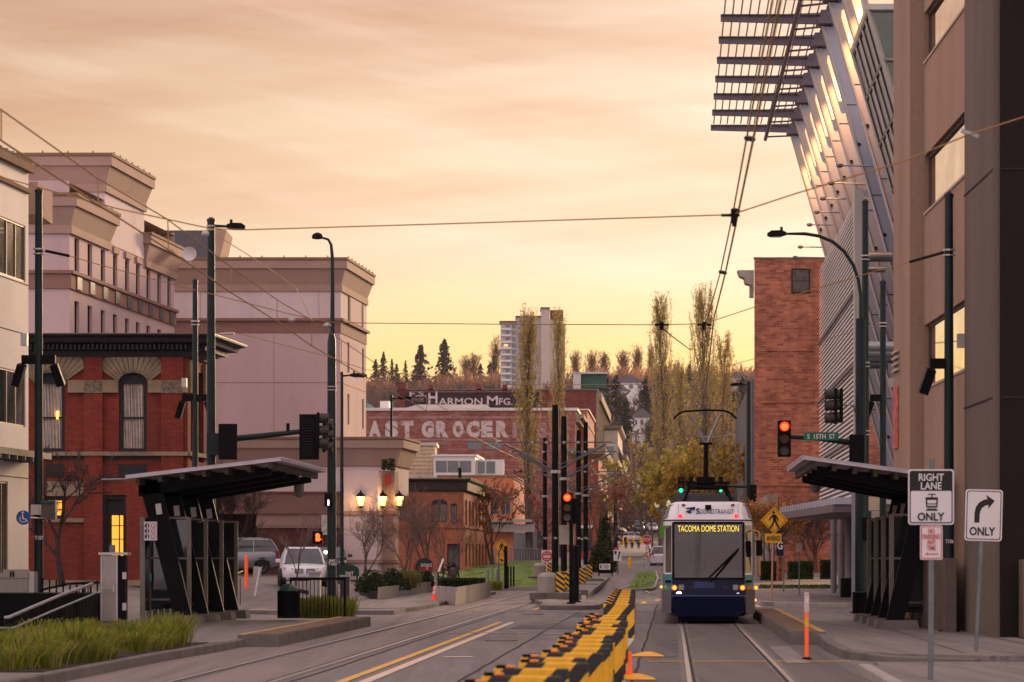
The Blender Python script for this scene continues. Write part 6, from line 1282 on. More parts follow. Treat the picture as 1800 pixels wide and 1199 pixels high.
# ---------------------------------------------------------------- shelters
shm = M('shelter_black_steel', (.003,.004,.005), .55, amt=.3, spec=.1); rim = M('shelter_roof_edge', (.50,.47,.52), .45, .15); tfr = M('shelter_taupe_frame', (.19,.165,.145), .5, .3)
sg = glass('shelter_glass', (.02,.025,.025), .05, .6)
def shelter(sgn, ub, ys, uroof, uback, lbl, z0=.16, dz=0):
    Y0, Y1 = ys; t = thing('tram_shelter', lbl, 'tram shelter', (XU(ub,Y0),Y0,z0)); lat = lambda u, Y, z: (XU(u,Y), Y, z)
    zr = lambda u: 4.15-(u-uroof)*sgn*-.0 if 0 else 4.13-abs(u-uroof)*.14
    ya, yb = Y0-.9, Y1+.6
    def slab_(u0, u1, y0, y1, z_a, z_b, th): return MB().loft([[lat(u0,y0,z_a),lat(u1,y0,z_b),lat(u1,y0,z_b+th),lat(u0,y0,z_a+th)],[lat(u0,y1,z_a),lat(u1,y1,z_b),lat(u1,y1,z_b+th),lat(u0,y1,z_a+th)]])
    build('roof', slab_(uroof, uback, ya, yb, 4.10+dz, 3.66+dz, .07), rim, t); k = MB()
    n = int((yb-ya)/.16)
    for i in range(n): y = ya+.16*i; k.add(*(lambda q: (q.v, q.f))(slab_(uroof-sgn*.04, uback, y, y+.05, 4.17+dz, 3.73+dz, .025)))
    build('roof_ribs', k, rim, t)
    k = MB()
    for i in range(7): u = uroof+(uback-uroof)*(i+.4)/7; k.add(*(lambda q: (q.v, q.f))(slab_(u, u+.09*sgn, ya+.1, yb-.1, 3.94+dz-.44*(i+.4)/7, 3.93+dz-.44*(i+.4)/7, .15)))
    build('purlin', k, M('olive_soffit', (.06,.055,.035), .7), t)
    n = 4
    for i in range(n):
        y = Y0+(Y1-Y0)*i/(n-1); ut = ub+sgn*.95
        build('leg', MB().loft([[lat(ub-sgn*.28,y,z0),lat(ub+sgn*.12,y,z0),lat(ub+sgn*.12,y+.14,z0),lat(ub-sgn*.28,y+.14,z0)],[lat(ut-sgn*.42,y,3.62+dz),lat(ut+sgn*.10,y,3.62+dz),lat(ut+sgn*.10,y+.14,3.62+dz),lat(ut-sgn*.42,y+.14,3.62+dz)]]), shm, t)
        build('rafter', MB().loft([[lat(ut+sgn*.1,y+q_,z_+dz) if i_ in (0,3) else lat(uroof+sgn*.35,y+q_,z_+dz) for i_, z_ in enumerate((3.25,3.80,3.98,3.62))] for q_ in (0,.14)]), shm, t)
        build('footing', MB().loft([[lat(ub-sgn*.5,y-.3,z0-.05),lat(ub+sgn*.5,y-.3,z0-.05),lat(ub+sgn*.5,y+.5,z0-.05),lat(ub-sgn*.5,y+.5,z0-.05)],[lat(ub-sgn*.46,y-.26,z0+.18),lat(ub+sgn*.46,y-.26,z0+.18),lat(ub+sgn*.46,y+.46,z0+.18),lat(ub-sgn*.46,y+.46,z0+.18)]]), concdk, t)
        x = XU(ub+sgn*.62,y); k = MB().cb((XU(ub+sgn*.55,y)-.0,y-.03,2.95), .14,.05,.26, 0,0,R(8)*sgn); build('small_lamp', k, alum, t)
        k = MB()
        for uu in (ub-sgn*.05, ub+sgn*.95): k.box(XU(uu,y+.8)-.05,y+.75,z0+.1,XU(uu,y+.8)+.05,y+.85,2.75)
        for z in (.7,1.72,2.72): k.box(min(XU(ub-sgn*.05,y+.8),XU(ub+sgn*.95,y+.8)),y+.77,z,max(XU(ub-sgn*.05,y+.8),XU(ub+sgn*.95,y+.8)),y+.83,z+.05)
        f_ = build('windbreak_frame', k, tfr, t); build('windbreak_glass', MB().box(min(XU(ub,y+.8),XU(ub+sgn*.9,y+.8)),y+.79,.5,max(XU(ub,y+.8),XU(ub+sgn*.9,y+.8)),y+.81,2.7), sg, f_)
    k = MB()
    for uu in (ub+sgn*.95,): k.loft([[lat(uu,Y0,z0+.3),lat(uu,Y1,z0+.3),lat(uu+.04,Y1,z0+.3),lat(uu+.04,Y0,z0+.3)],[lat(uu,Y0,2.7),lat(uu,Y1,2.7),lat(uu+.04,Y1,2.7),lat(uu+.04,Y0,2.7)]])
    build('rear_glass', k, sg, t); k = MB()
    for j in range(10): y = Y0+(Y1-Y0)*j/9; k.box(XU(ub+sgn*.95,y)-.06,y-.06,z0,XU(ub+sgn*.95,y)+.06,y+.06,2.75)
    for z in (.55,1.7,2.72): k.tube([lat(ub+sgn*.95,Y0,z),lat(ub+sgn*.95,Y1,z)], .04, 4)
    build('rear_frame', k, tfr, t)
    build('bench', MB().loft([[lat(ub+sgn*.1,Y0+.5,.58),lat(ub+sgn*.6,Y0+.5,.58),lat(ub+sgn*.6,Y1-.5,.58),lat(ub+sgn*.1,Y1-.5,.58)],[lat(ub+sgn*.1,Y0+.5,.63),lat(ub+sgn*.6,Y0+.5,.63),lat(ub+sgn*.6,Y1-.5,.63),lat(ub+sgn*.1,Y1-.5,.63)]]), shm, t)
    c = (XU(uroof+sgn*.7,Y1+.2), Y1+.2, 3.5); build('camera_dome', MB().lathe(c, [(.12,.3),(.14,.28),(.14,.02),(.1,-.06),(.04,-.1)], 12), M('dome_grey', (.22,.20,.20), .5), t, smooth=True)
    return t
s_l = shelter(-1, -12.0, (69.6,77.2), -9.45, -13.2, 'black steel tram shelter with leaning legs on the left platform')
s_r = shelter(1, 5.1, (64.6,72.0), 2.95, 6.2, 'black steel tram shelter with leaning legs behind the right lane sign', dz=-.14)
Y = 69.5; build('icon_sign', MB().fb(253,917,276,950,Y-.06,.02), sgw, s_l); k = MB(); k2 = MB()
for i in range(3): k.disc((W(259,0,Y).x,Y-.075,ZY(924+9.5*i,Y)), .055, .012, 12); k2.disc((W(270,0,Y).x,Y-.075,ZY(924+9.5*i,Y)), .055, .012, 12)
build('icon_discs', k, sgb, s_l); build('prohibition_discs', k2, sgr, s_l); k = MB()
for i in range(3): k.disc((W(270,0,Y).x,Y-.082,ZY(924+9.5*i,Y)), .042, .006, 12); k.fb(258,921+9.5*i,260,928+9.5*i,Y-.08,.004)
build('icon_centres', k, sgw, s_l)
build('green_notice', MB().fb(373,988,387,1011,76.5,.02), M('lime_notice', (.09,.19,.015), .6), s_l); c = W(380,996,76.4); build('notice_icon', MB().disc((c.x,76.45,c.z), .07, .01, 12), sgw, s_l)
build('teal_notice', MB().fb(255,1008,267,1022,70.2,.02), M('teal_notice', (.10,.25,.24), .6), s_l); build('gooseneck', MB().tube([W(178,843,70),W(250,842,70),W(258,846,70),W(262,855,70),W(252,864,70)], .025, 6), steel, s_l)
build('green_notice', MB().fb(1573,982,1584,1001,72.3,.02), MATS['lime_notice'], s_r)
# garbage cans
def can(px, py1, Y, w_, h, lbl, dome=True):
    x = (px-CX)*Y/F; z = ZY(py1,Y); t = thing('litter_bin', lbl, 'litter bin', (x,Y,z)); k = MB().lathe((x,Y,z), [(w_*.4,0),(w_*.4,h*.78)], 18)
    for i in range(22): a = 2*math.pi*i/22; k.cb((x+w_*.5*math.cos(a),Y+w_*.5*math.sin(a),z+h*.4), .02,.045,h*.8, a)
    k.lathe((x,Y,z), [(w_*.5,.02),(w_*.52,.03),(w_*.52,.08),(w_*.5,.09)], 18).lathe((x,Y,z+h*.78), [(w_*.5,0),(w_*.53,.02),(w_*.53,.07),(w_*.46,.08)], 18); build('slatted_body', k, black, t)
    if dome: build('dome_lid', MB().lathe((x,Y,z+h*.84), [(w_*.46,0),(w_*.44,.06),(w_*.34,.15),(w_*.18,.2),(.02,.22)], 18), M('green_lid', (.02,.07,.05), .35), t, smooth=True)
can(507.5, 1086.5, 73.0, .56, .80, 'black slatted litter bin with green dome lid left of the ornamental grass')
can(1519.5, 1087, 81.5, .66, .87, 'black slatted litter bin before the right shelter', False); can(1489, 1053, 112, .5, .95, 'smaller dark litter bin among the round grey columns', False)
# fence by the grass
Y = 75.0; t = thing('fence', 'low black bar fence in front of the ornamental grass clump', 'fence', W(560,1083,Y)); k = MB().fb(509,1015,608,1020,Y,.07); build('top_rail', k, black, t); k = MB()
for i in range(15): x = W(512+i*6.7,0,Y).x; k.tube([(x,Y+.03,ZY(1083,Y)),(x,Y+.03,ZY(1018,Y))], .012, 5)
k.fb(604,1018,608,1084,Y,.06).fb(509,1018,512,1084,Y,.06); build('bars', k, black, t)
Y = 92.0; t = thing('brick_gate_post', 'dark square post beside the fence and driveway', 'post', W(612,1040,Y)); build('post', MB().fb(598,1013,614,1061,Y,.4), M('dark_brown_post', (.05,.04,.038), .8), t); build('cap', MB().fb(597,1011,615,1014,Y-.03,.46), concrete, t)
Y = 97.0; t = thing('utility_cabinet', 'pale grey utility cabinet in front of the white car', 'cabinet', W(548,1050,Y)); build('body', MB().fb(543,1006,563,1060,Y,.5), M('cabinet_grey', (.36,.34,.35), .6, amt=.1), t, bevel=.02); build('lid', MB().fb(541,1004,565,1008,Y-.04,.58), MATS['cabinet_grey'], t)
# ramp, cabinets at left
Y = 60.0; t = thing('ramp_railing', 'black ramp railing with two bright steel handrails at the lower left', 'railing', W(60,1080,58))
def rl_(pts, r, m): return MB().tube([W(a,b,c) for a,b,c in pts], r, 8)
build('handrail', rl_([(8,1086,56),(16,1085,56),(60,1066,58),(110,1045,60),(152,1030,62),(162,1026,62.5)], .035, steel), steel, t, smooth=True); build('handrail', rl_([(-10,1104,55),(20,1104,56),(30,1101,56.5),(90,1075,58.5),(158,1047,61.5),(168,1042,62),(180,1041,62)], .022, steel), steel, t, smooth=True)
k = MB()
for i in range(30):
    q = i/29; a = W(10+150*q, 1088-58*q, 56+6.5*q); k.tube([(a.x,a.y,.14),(a.x,a.y,a.z)], .014 if i % 6 else .035, 5)
for dz in (0,): k.tube([W(10,1118,56),W(160,1100,62.5)], .02, 5)
build('balusters', k, black, t)
k = MB(); a, b = W(8,1120,57.5), W(170,1120,64); k.loft([[(a.x,a.y,0),(b.x,b.y,0),(b.x,b.y+.15,0),(a.x,a.y+.15,0)],[(a.x,a.y,.35),(b.x,b.y,.95),(b.x,b.y+.15,.95),(a.x,a.y+.15,.35)]]); k.prism([(a.x-2,64.5),(b.x+.2,64.5),(b.x+.2,66.5),(a.x-2,66.5)], .1, .95)
tagp(build('ramp', k, black, None, (a.x,57,0)), kind='structure')
k = MB()
for i in range(9): a = W(75+12*i,1028,66); k.tube([(a.x,66,.3),(a.x,66,ZY(1026-2*abs(i-5),66))], .02, 5)
k.tube([W(70,1038,66),W(120,1026,66),W(175,1024,66)], .03, 6); single('ramp_railing', 'dark rear ramp railing in front of the brick base', 'railing', k, black, W(120,1040,66))
Y = 63.0; t = thing('ticket_machine', 'tall stainless steel ticket machine left of the shelter legs', 'ticket machine', W(195,1100,Y)); stn = M('stainless_panel', (.26,.235,.215), .35, .7, ns=2, amt=.25)
build('body', MB().fb(176,976,207,1092,Y,.55), stn, t, bevel=.01); build('side_panel', MB().fb(207.3,977,220,1091,Y+.1,.4), black, t); build('top_plate', MB().fb(173,971,224,975.5,Y-.05,.65), alum, t); build('door_frame', MB().fb(177,977,179,1090,Y-.02,.015).fb(204,977,206.5,1090,Y-.02,.015).fb(179,1033,204,1034,Y-.02,.015).fb(198,1030,201,1041,Y-.04,.03), alum, t); build('plinth', MB().fb(178,1092,220,1100,Y+.03,.5), concdk, t); build('antenna', MB().fb(192,958,201,971,Y+.1,.15), M('blue_grey_box', (.12,.13,.17), .5), t)
k = MB().fb(215,1006,222,1018,Y+.05,.03).fb(215,1060,222,1073,Y+.05,.03); build('latch', k, alum, t)
Y = 66.0; t = thing('electrical_cabinet', 'beige metal electrical cabinet at the bottom left edge', 'cabinet', W(20,1080,Y)); bg_ = M('beige_cabinet', (.33,.29,.26), .6, ns=6, amt=.12); build('body', MB().fb(-20,1016,48,1090,Y,.6), bg_, t, bevel=.01); build('side', MB().fb(48.2,1005,60,1090,Y+.12,.5), alum, t); build('lid', MB().fb(-20,1007,49,1016,Y-.02,.64).fb(5,1001,46,1007,Y,.5), bg_, t); build('vent', MB().fb(17.5,1004.5,20,1014.5,Y-.04,.015).fb(22.5,1004.5,25,1014.5,Y-.04,.015).fb(19,1004.5,24,1005.7,Y-.04,.015).fb(19,1009,24,1010,Y-.04,.015), black, t)
t = thing('leaning_sign', 'plain sign board on a slanted white post near the silver minivan', 'sign', W(446,1048,96)); Y = 96.0; build('post', MB().fq([(446,1048),(449,1048),(458,998),(455,998)], Y, .05), sgw, t); build('board', MB().fq([(446,995),(461,997),(457,1018),(444,1016)], Y+.06, .02), M('grey_board', (.40,.38,.38), .7), t)
for px, Yb, nm in ((433,112,'orange marker post in front of the minivan wheel'),): x = W(px,0,Yb).x; single('marker_post', nm, 'post', MB().lathe((x,Yb,.5), [(.07,0),(.07,ZY(978,Yb)-.5),(.03,ZY(976,Yb)-.5)], 8), MATS['delineator_orange'], (x,Yb,.5))
Y = 90.0; k = MB()
for i in range(7): a = W(397+4.2*i,1012,88+i*.8); k.tube([(a.x,a.y,.2),(a.x,a.y,1.1)], .015, 5)
k.tube([W(396,1016,88),W(427,1004,93)], .03, 6); single('fence', 'short black bar fence right of the shelter legs', 'fence', k, black, W(410,1040,90))
# hanging: EXIT / ENTRANCE signs
def arch_sign(lbl, px0, px1, py0, py1, Y, word_, extra=None):
    t = thing('driveway_sign', lbl, 'sign', W((px0+px1)/2,py1+8,Y)); n = 12; pts = [(px1,py1)]+[((px0+px1)/2+(px1-px0)/2*math.cos(math.pi*i/n), py0+(py1-py0)*.5-(py1-py0)*.5*math.sin(math.pi*i/n)) for i in range(n+1)]+[(px0,py1)]
    g = M('hunter_green', (.006,.035,.022), .5); build('arched_panel', MB().fq(pts, Y, .12), g, t); build('lettering', txt(word_, px0+(px1-px0)*.40 if word_ == 'EXIT' else px0+(px1-px0)*.3, py0+(py1-py0)*(.62 if word_ == 'EXIT' else .42), px1-(px1-px0)*(.24 if word_ == 'EXIT' else .05), py1-(py1-py0)*(.04 if word_ == 'EXIT' else .34), Y-.02, .015), sgw, t)
    build('red_end', MB().fb(px0-4,(py0+py1)/2,px0+3,py1,Y+.02,.1), M('brick_red_paint', (.25,.02,.02), .6), t); build('legs', MB().fb(px0+2,py1,px0+5,py1+14,Y,.1).fb(px1-5,py1,px1-2,py1+14,Y,.1), g, t)
    if extra: build('red_base', MB().fb(px0+5,py1-9,px1,py1-.5,Y-.012,.01), MATS['brick_red_paint'], t); build('arrow', MB().fq([(px1-12,py1-5),(px1-9,py1-8),(px1-8.4,py1-7.2),(px1-10.6,py1-5),(px1-8.4,py1-2.8),(px1-9,py1-2)], Y-.02, .008), sgw, t)
arch_sign('dark green arched driveway sign reading EXIT', 592, 631, 992, 1013, 113, 'EXIT'); arch_sign('dark green arched driveway sign reading ENTRANCE with red base', 731, 761, 981, 1004, 128, 'ENTRANCE', 1)
# planters, walls, hedge, shrubs
def wallseg(lbl, pts, h, th=.25, zb=.1):
    k = MB(); rg = []
    for px, py in pts:
        Yv = (CH-zb)*F/(py-HY); c = W(px,py,Yv); rg.append([(c.x,c.y,zb-.1),(c.x,c.y+th,zb-.1),(c.x+.05,c.y+th,zb+h),(c.x+.03,c.y,zb+h)])
    return single('planter_wall', lbl, 'planter wall', k.loft(rg), concrete, rg[0][0])
wallseg('long low concrete planter wall under the entrance shrubs', [(663,1055.5),(690,1052),(768,1040)], .52)
wallseg('concrete planter wall holding the clipped hedge beside the cone', [(762,1056),(800,1060),(862,1045)], .58)
# ---------------------------------------------------------------- vegetation
def leafmat(name, cols, tr=.35):
    m, t, b = nodes(name); g = t.nodes.new('ShaderNodeNewGeometry'); n = len(cols)
    c = ramp(t, g.outputs['Random Per Island'], [(i/max(1,n-1), x) for i, x in enumerate(cols)])
    t.links.new(c, b.inputs['Base Color']); b.inputs['Roughness'].default_value = .7; b.inputs['Specular IOR Level'].default_value = .2
    tl = t.nodes.new('ShaderNodeBsdfTranslucent'); t.links.new(c, tl.inputs[0]); mx = t.nodes.new('ShaderNodeMixShader'); mx.inputs[0].default_value = tr
    t.links.new(b.outputs[0], mx.inputs[1]); t.links.new(tl.outputs[0], mx.inputs[2]); t.links.new(mx.outputs[0], t.nodes['Material Output'].inputs[0]); MATS[name] = m; return m
bark = M('grey_bark', (.13,.10,.085), .95, ns=4, amt=.4); barkd = M('dark_bark', (.045,.032,.03), .95, ns=4, amt=.4); twig = M('reddish_twigs', (.20,.125,.10), .95, ns=1, amt=.3)
def stick(k, a, b, r0, r1, n=3):
    d = (b-a); 
    if d.length < 1e-4: return
    d.normalize(); u = d.orthogonal().normalized(); v = d.cross(u); o = len(k.v)
    for p, r in ((a, r0), (b, r1)):
        for j in range(n): t = 2*math.pi*j/n; k.v.append(p+(u*math.cos(t)+v*math.sin(t))*r)
    for j in range(n): k.f.append((o+j, o+(j+1) % n, o+n+(j+1) % n, o+n+j))
def leaf(k, p, s, rd, asp=.7):
    u = Vector((rd.gauss(0,1), rd.gauss(0,1), rd.gauss(0,1))).normalized(); v = u.orthogonal().normalized(); w_ = u.cross(v); o = len(k.v)
    k.v += [p-v*s*.5, p+w_*s*asp*.5, p+v*s*.5, p-w_*s*asp*.5]; k.f.append((o,o+1,o+2,o+3))
def grow(kt, kc, p, d, L, r, lev, rd, up=.1, split=3, kl=None, ls=.1, wig=.35, rmin=.006):
    steps = 4; q = p.copy(); dd = d.copy()
    for i in range(steps):
        dd = (dd+Vector((rd.gauss(0,wig*.3), rd.gauss(0,wig*.3), rd.gauss(0,wig*.2)+up*.3))).normalized(); e = q+dd*(L/steps)
        stick(kt if lev > 1 else kc, q, e, max(rmin, r*(1-i/steps*.5)), max(rmin, r*(1-(i+1)/steps*.5)), 5 if lev > 2 else 3)
        if lev > 0 and i > 0:
            for _ in range(split if i == steps-1 else max(1, split-1)):
                a = rd.uniform(0, 6.283); sp_ = rd.uniform(.35, .8); o_ = dd.orthogonal().normalized(); o2 = dd.cross(o_)
                nd = (dd*math.cos(sp_)+(o_*math.cos(a)+o2*math.sin(a))*math.sin(sp_)); grow(kt, kc, e, nd.normalized(), L*rd.uniform(.5,.75), r*.5, lev-1, rd, up, split, kl, ls, wig, rmin)
        if kl is not None and lev == 0: leaf(kl, e+Vector((rd.gauss(0,.06), rd.gauss(0,.06), rd.gauss(0,.06))), ls*rd.uniform(.6,1.3), rd)
        q = e
def bare_tree(lbl, px, py, Y, h, seed, lev=4, r=.1, stems=1, split=2, leafm=None, ls=.12, col=None, name='bare_tree', cat='tree', group=None, spread=.3, up=.15, rmin=.007):
    rd = random.Random(seed); x = (px-CX)*Y/F; z = ZY(py,Y); t = thing(name, lbl, cat, (x,Y,z), group); kt, kc = MB(), MB(); kl = MB() if leafm else None
    for s in range(stems):
        d = Vector((rd.uniform(-spread,spread), rd.uniform(-spread,spread), 1)).normalized(); L = h*(.42 if stems == 1 else .40)
        grow(kt, kc, Vector((x+(rd.uniform(-.15,.15) if stems > 1 else 0),Y,z)), d, L, r, lev, rd, up, split, kl, ls, rmin=rmin)
    build('trunk', kt, col or bark, t, recalc=False); build('twigs', kc, col or twig, t, recalc=False)
    if kl: build('leaves', kl, leafm, t, recalc=False)
    return t
bare_tree('bare dark street tree in front of the brick house', 110, 1030, 88, 4.6, 3, 5, .13, 1, 2, col=barkd, spread=.15, up=.05, rmin=.009)
bare_tree('small bare tree behind the left shelter roof', 402, 1015, 104, 4.2, 5, 4, .06, 1, 3, col=barkd, rmin=.005)
bare_tree('young bare tree with pale trunk between the white car and the lamp post', 519, 1045, 110, 3.7, 9, 4, .05, 1, 2, rmin=.005)
bare_tree('many stemmed bare tree before the pale corner pier', 642, 1018, 122, 3.6, 11, 4, .04, 4, 2, spread=.45, rmin=.005)
bare_tree('reddish bare tree between the brown column and the ENTRANCE sign', 712, 1012, 132, 4.0, 12, 4, .04, 4, 2, spread=.4, rmin=.006)
bare_tree('tall reddish bare tree behind the ENTRANCE sign', 752, 1012, 138, 4.8, 14, 4, .045, 4, 2, spread=.35, rmin=.006)
bare_tree('bare pinkish tree right of the stair railing', 778, 1008, 146, 3.7, 15, 4, .04, 3, 2, spread=.4, rmin=.006)
bare_tree('thin bare shrub tree behind the clipped right hedge', 1430, 1005, 150, 4.2, 21, 4, .05, 8, 2, spread=.3, col=twig, rmin=.012)
rusty = leafmat('rusty_leaves', [(.20,.075,.05),(.30,.12,.07),(.36,.20,.14)]); yel = leafmat('yellow_leaves', [(.16,.12,.03),(.45,.30,.04),(.62,.43,.05),(.26,.19,.04)], .5); olive = leafmat('olive_leaves', [(.24,.24,.05),(.40,.36,.06),(.56,.46,.08),(.28,.22,.06)], .55)
for i, (px, py, Y, h, s) in enumerate(((868,1000,205,8,31),(1040,1000,210,9,33),(1063,1000,230,9,34),(945,1002,225,8,35))):
    bare_tree(['rusty leaved tree behind the pedestrian diamond sign','rusty leaved tree right of the median poles','rusty leaved tree behind the evergreen shrub','rusty leaved tree low between poplar and median poles'][i], px, py, Y, h, s, 3, .12, 2, 2, rusty, .30, name='rusty_tree', group='rusty leaved trees near the plaza', rmin=.02)
for i, (px, py, Y, h, s) in enumerate(((1285,985,250,12,41),(1268,985,285,12,42),(1150,985,300,13,43),(1205,985,310,12,44),(1240,985,240,10,45),(1180,985,260,10,46))):
    bare_tree(['yellow leaved tree beside the far signal pole','yellow leaved tree right of the pantograph','yellow leaved tree behind the twin globe lamp','yellow leaved tree between the two tall poplars','low yellow leaved tree behind the pantograph frame','low yellow leaved tree behind the tram display'][i], px, py, Y, h, s, 4, .16, 2, 2, yel if i in (0,1,4) else olive, .42, name='yellow_tree', group='yellow leaved street trees', rmin=.02, spread=.25)
bare_tree('autumn tree with few orange leaves before the arcade', 1350, 1003, 145, 4.5, 51, 3, .06, 3, 3, leafmat('orange_leaves', [(.42,.20,.03),(.35,.12,.04),(.5,.3,.05)]), .12)
def poplar(lbl, px, ptop, pbase, Y, wpx, seed, dens=1.0, lm=None, lows=.12):
    rd = random.Random(seed); x = (px-CX)*Y/F; z = ZY(pbase,Y); H = ZY(ptop,Y)-z; Wd = wpx*.84*Y/F/2; t = thing('poplar_tree', lbl, 'tree', (x,Y,z), 'tall columnar poplars')
    kt, kc, kl = MB(), MB(), MB(); P = [Vector((x+math.sin(i*.7+seed)*.12, Y, z+H*.97*i/12)) for i in range(13)]
    for a, b, i in zip(P, P[1:], range(12)): stick(kt, a, b, .30*(1-i/12)+.03, .30*(1-(i+1)/12)+.03, 6)
    nb = int(95*dens); ptw = M('poplar_twigs', (.34,.24,.13), .9, ns=1, amt=.3)
    for i in range(nb):
        f_ = lows+(.93-lows)*(i/nb)**.85; base_ = Vector((x,Y,z+H*f_)); a = rd.uniform(0,6.283); prof = math.sin(min(1,(1-f_)*1.6+.10)*math.pi/2)
        wd = Wd*prof*rd.uniform(.45,1.1); L = min(H*.26, (1-f_)*H*.95+.4)*rd.uniform(.7,1.1); q = base_; n = 5; pr = q
        for j in range(1, n+1):
            s = j/n; e = base_+Vector((math.cos(a)*wd*(1-(1-s)**2.2), math.sin(a)*wd*(1-(1-s)**2.2), L*s)); e += Vector((rd.gauss(0,.06),rd.gauss(0,.06),0)); stick(kt if j < 3 else kc, pr, e, .042*(1-s*.75), .042*(1-s*.85), 3)
            for _ in range(3):
                tp_ = e+Vector((rd.gauss(0,.16), rd.gauss(0,.16), rd.uniform(.3,1.3))); stick(kc, e, tp_, .016, .008, 3)
                for _ in range(2 if rd.random() < .7 else 4): leaf(kl, e+(tp_-e)*rd.random()+Vector((rd.gauss(0,.1),rd.gauss(0,.1),rd.gauss(0,.1))), rd.uniform(.11,.22), rd)
            pr = e
    build('trunk', kt, bark, t, recalc=False); build('twigs', kc, ptw, t, recalc=False); build('leaves', kl, lm or olive, t, recalc=False)
poplar('tall columnar poplar standing before the pale apartment tower', 928, 568, 1008, 225, 56, 1, .85, lows=.25)
poplar('slimmer columnar poplar rising right of the apartment tower core', 981, 558, 985, 330, 42, 2, .75, lows=.3)
poplar('left of the two sharp poplars above the pantograph', 1163, 537, 985, 300, 62, 3, 1.25)
poplar('right and tallest poplar directly above the pantograph', 1237, 523, 985, 280, 74, 4, 1.35)
poplar('short poplar between the two sharp poplars', 1196, 650, 985, 320, 50, 5, .9); poplar('bushy poplar just left of the weathered brick block', 1272, 600, 985, 330, 60, 6, 1.0, yel)
# conifers on the hill
needle = leafmat('dark_needles', [(.018,.026,.020),(.030,.040,.028),(.045,.05,.035)], .1)
def conifer(lbl, px, ptop, pbot, Y, wpx, seed):
    rd = random.Random(seed); x = (px-CX)*Y/F; z = ZY(pbot,Y); H = ZY(ptop,Y)-z; Wd = wpx*Y/F/2; t = thing('conifer_tree', lbl, 'tree', (x,Y,z), 'dark conifers on the far hill'); kt, kl = MB(), MB(); stick(kt, Vector((x,Y,z)), Vector((x,Y,z+H)), Wd*.07, Wd*.01, 5)
    n = 150
    for i in range(n):
        f_ = .1+.9*i/n; a = rd.uniform(0,6.283); L = Wd*(1-f_)**.75*rd.uniform(.45,1.15)+Wd*.03; b = Vector((x,Y,z+H*f_)); e = b+Vector((math.cos(a)*L, math.sin(a)*L, -L*.22+rd.uniform(-.5,.5))); m_ = b+(e-b)*.5+Vector((0,0,L*.08))
        for q, p_ in ((b,m_),(m_,e)):
            for _ in range(4):
                s = rd.random(); c = q+(p_-q)*s; leaf(kl, c+Vector((0,0,rd.uniform(-.5,.2)*Wd*.12)), Wd*rd.uniform(.12,.30), rd, .55)
    build('trunk', kt, barkd, t, recalc=False); build('needles', kl, needle, t, recalc=False)
cf = [(689,632,690,14),(697,640,690,16),(713,634,685,12),(739,607,688,32),(781,597,690,34),(674,620,690,20),(660,632,695,20),(845,640,690,18),(868,625,690,16),(861,638,690,18)]
cn_ = ['small narrow conifer left of the first broad hill conifer','second small conifer on the left ridge','narrow conifer between the ridge pair and the broad one','broad dark conifer on the ridge, left of the two tallest','tallest conifer on the ridge behind the painted warehouse','conifer nearest the hotel wall on the ridge','low conifer touching the hotel wall edge','conifer halfway between the tallest one and the tower','pointed conifer just left of the apartment tower','stubby conifer in front of the one beside the tower']
for i, ((px,a,b,wp), l) in enumerate(zip(cf, cn_)): conifer(l, px, a, b, 1380+10*i, wp*1.9, 60+i)
cf2 = [(1083,660,775,44,1000),(1135,662,765,42,1000),(1100,700,780,36,900),(1170,690,760,30,950),(1068,665,740,22,1050),(1212,640,700,26,1250),(1170,642,700,22,1250),(1305,665,720,26,1150),(1150,720,790,30,850),(1290,690,760,24,950)]
cn2 = ['large dark conifer right of the green rooftop box','large dark conifer centred on the slope above the far street','lower conifer in front of the two large slope conifers','conifer on the slope behind the left sharp poplar','conifer half behind the green rooftop box','crest conifer between the two sharp poplars','crest conifer beside the left sharp poplar','crest conifer beside the weathered brick block','lowest conifer on the slope right of the white hall','slope conifer low beside the brick block']
for i, ((px,a,b,wp,Yv), l) in enumerate(zip(cf2, cn2)): conifer(l, px, a, b, Yv, wp*1.5, 80+i)
# distant bare wood on the hill
def farwood(name, lbl, n, rngX, rngY, seed, mats, hr=(13,24), skip=None):
    rd = random.Random(seed); k = MB()
    for _ in range(n):
        Yv = rd.uniform(*rngY); px = rd.uniform(*rngX); x = (px-CX)*Yv/F; z = gz(x,Yv); h = rd.uniform(*hr); wd = h*rd.uniform(.22,.36); base_ = Vector((x,Yv,z-.5)); stick(k, base_, base_+Vector((0,0,h*.6)), .3, .15, 3)
        for i in range(42):
            f_ = rd.uniform(.15,.65); a = rd.uniform(0,6.283); e = Vector((x+math.cos(a)*wd*rd.random(), Yv+math.sin(a)*wd*rd.random(), z+h*min(1,f_+rd.uniform(.2,.45)))); b = Vector((x,Yv,z+h*f_)); o = len(k.v); k.v += [b, e, e+Vector((rd.uniform(.2,.5),0,-rd.uniform(.6,1.6)))]; k.f.append((o,o+1,o+2))
            for _ in range(2): e2 = e+Vector((rd.gauss(0,1.0),0,rd.gauss(.4,1.2))); k.v += [e, e2, e2+Vector((.22,0,.05))]; o = len(k.v); k.f.append((o-3,o-2,o-1))
    o = build(name, k, mats, None, (0,rngY[0],0), recalc=False); tagp(o, lbl, 'woodland', kind='stuff')
fw1 = leafmat('backlit_wood', [(.18,.10,.08),(.30,.16,.10),(.42,.22,.12),(.14,.08,.08)], .5); fw2 = leafmat('shadowed_wood', [(.06,.045,.05),(.12,.08,.08),(.10,.08,.05),(.17,.11,.09)], .2)  # orange backlight put into the crest colours; slope copy coloured as shaded
farwood('ridge_woodland', 'leafless reddish woodland along the hill crest', 420, (560,1380), (1330,1560), 5, fw1, (8,17))
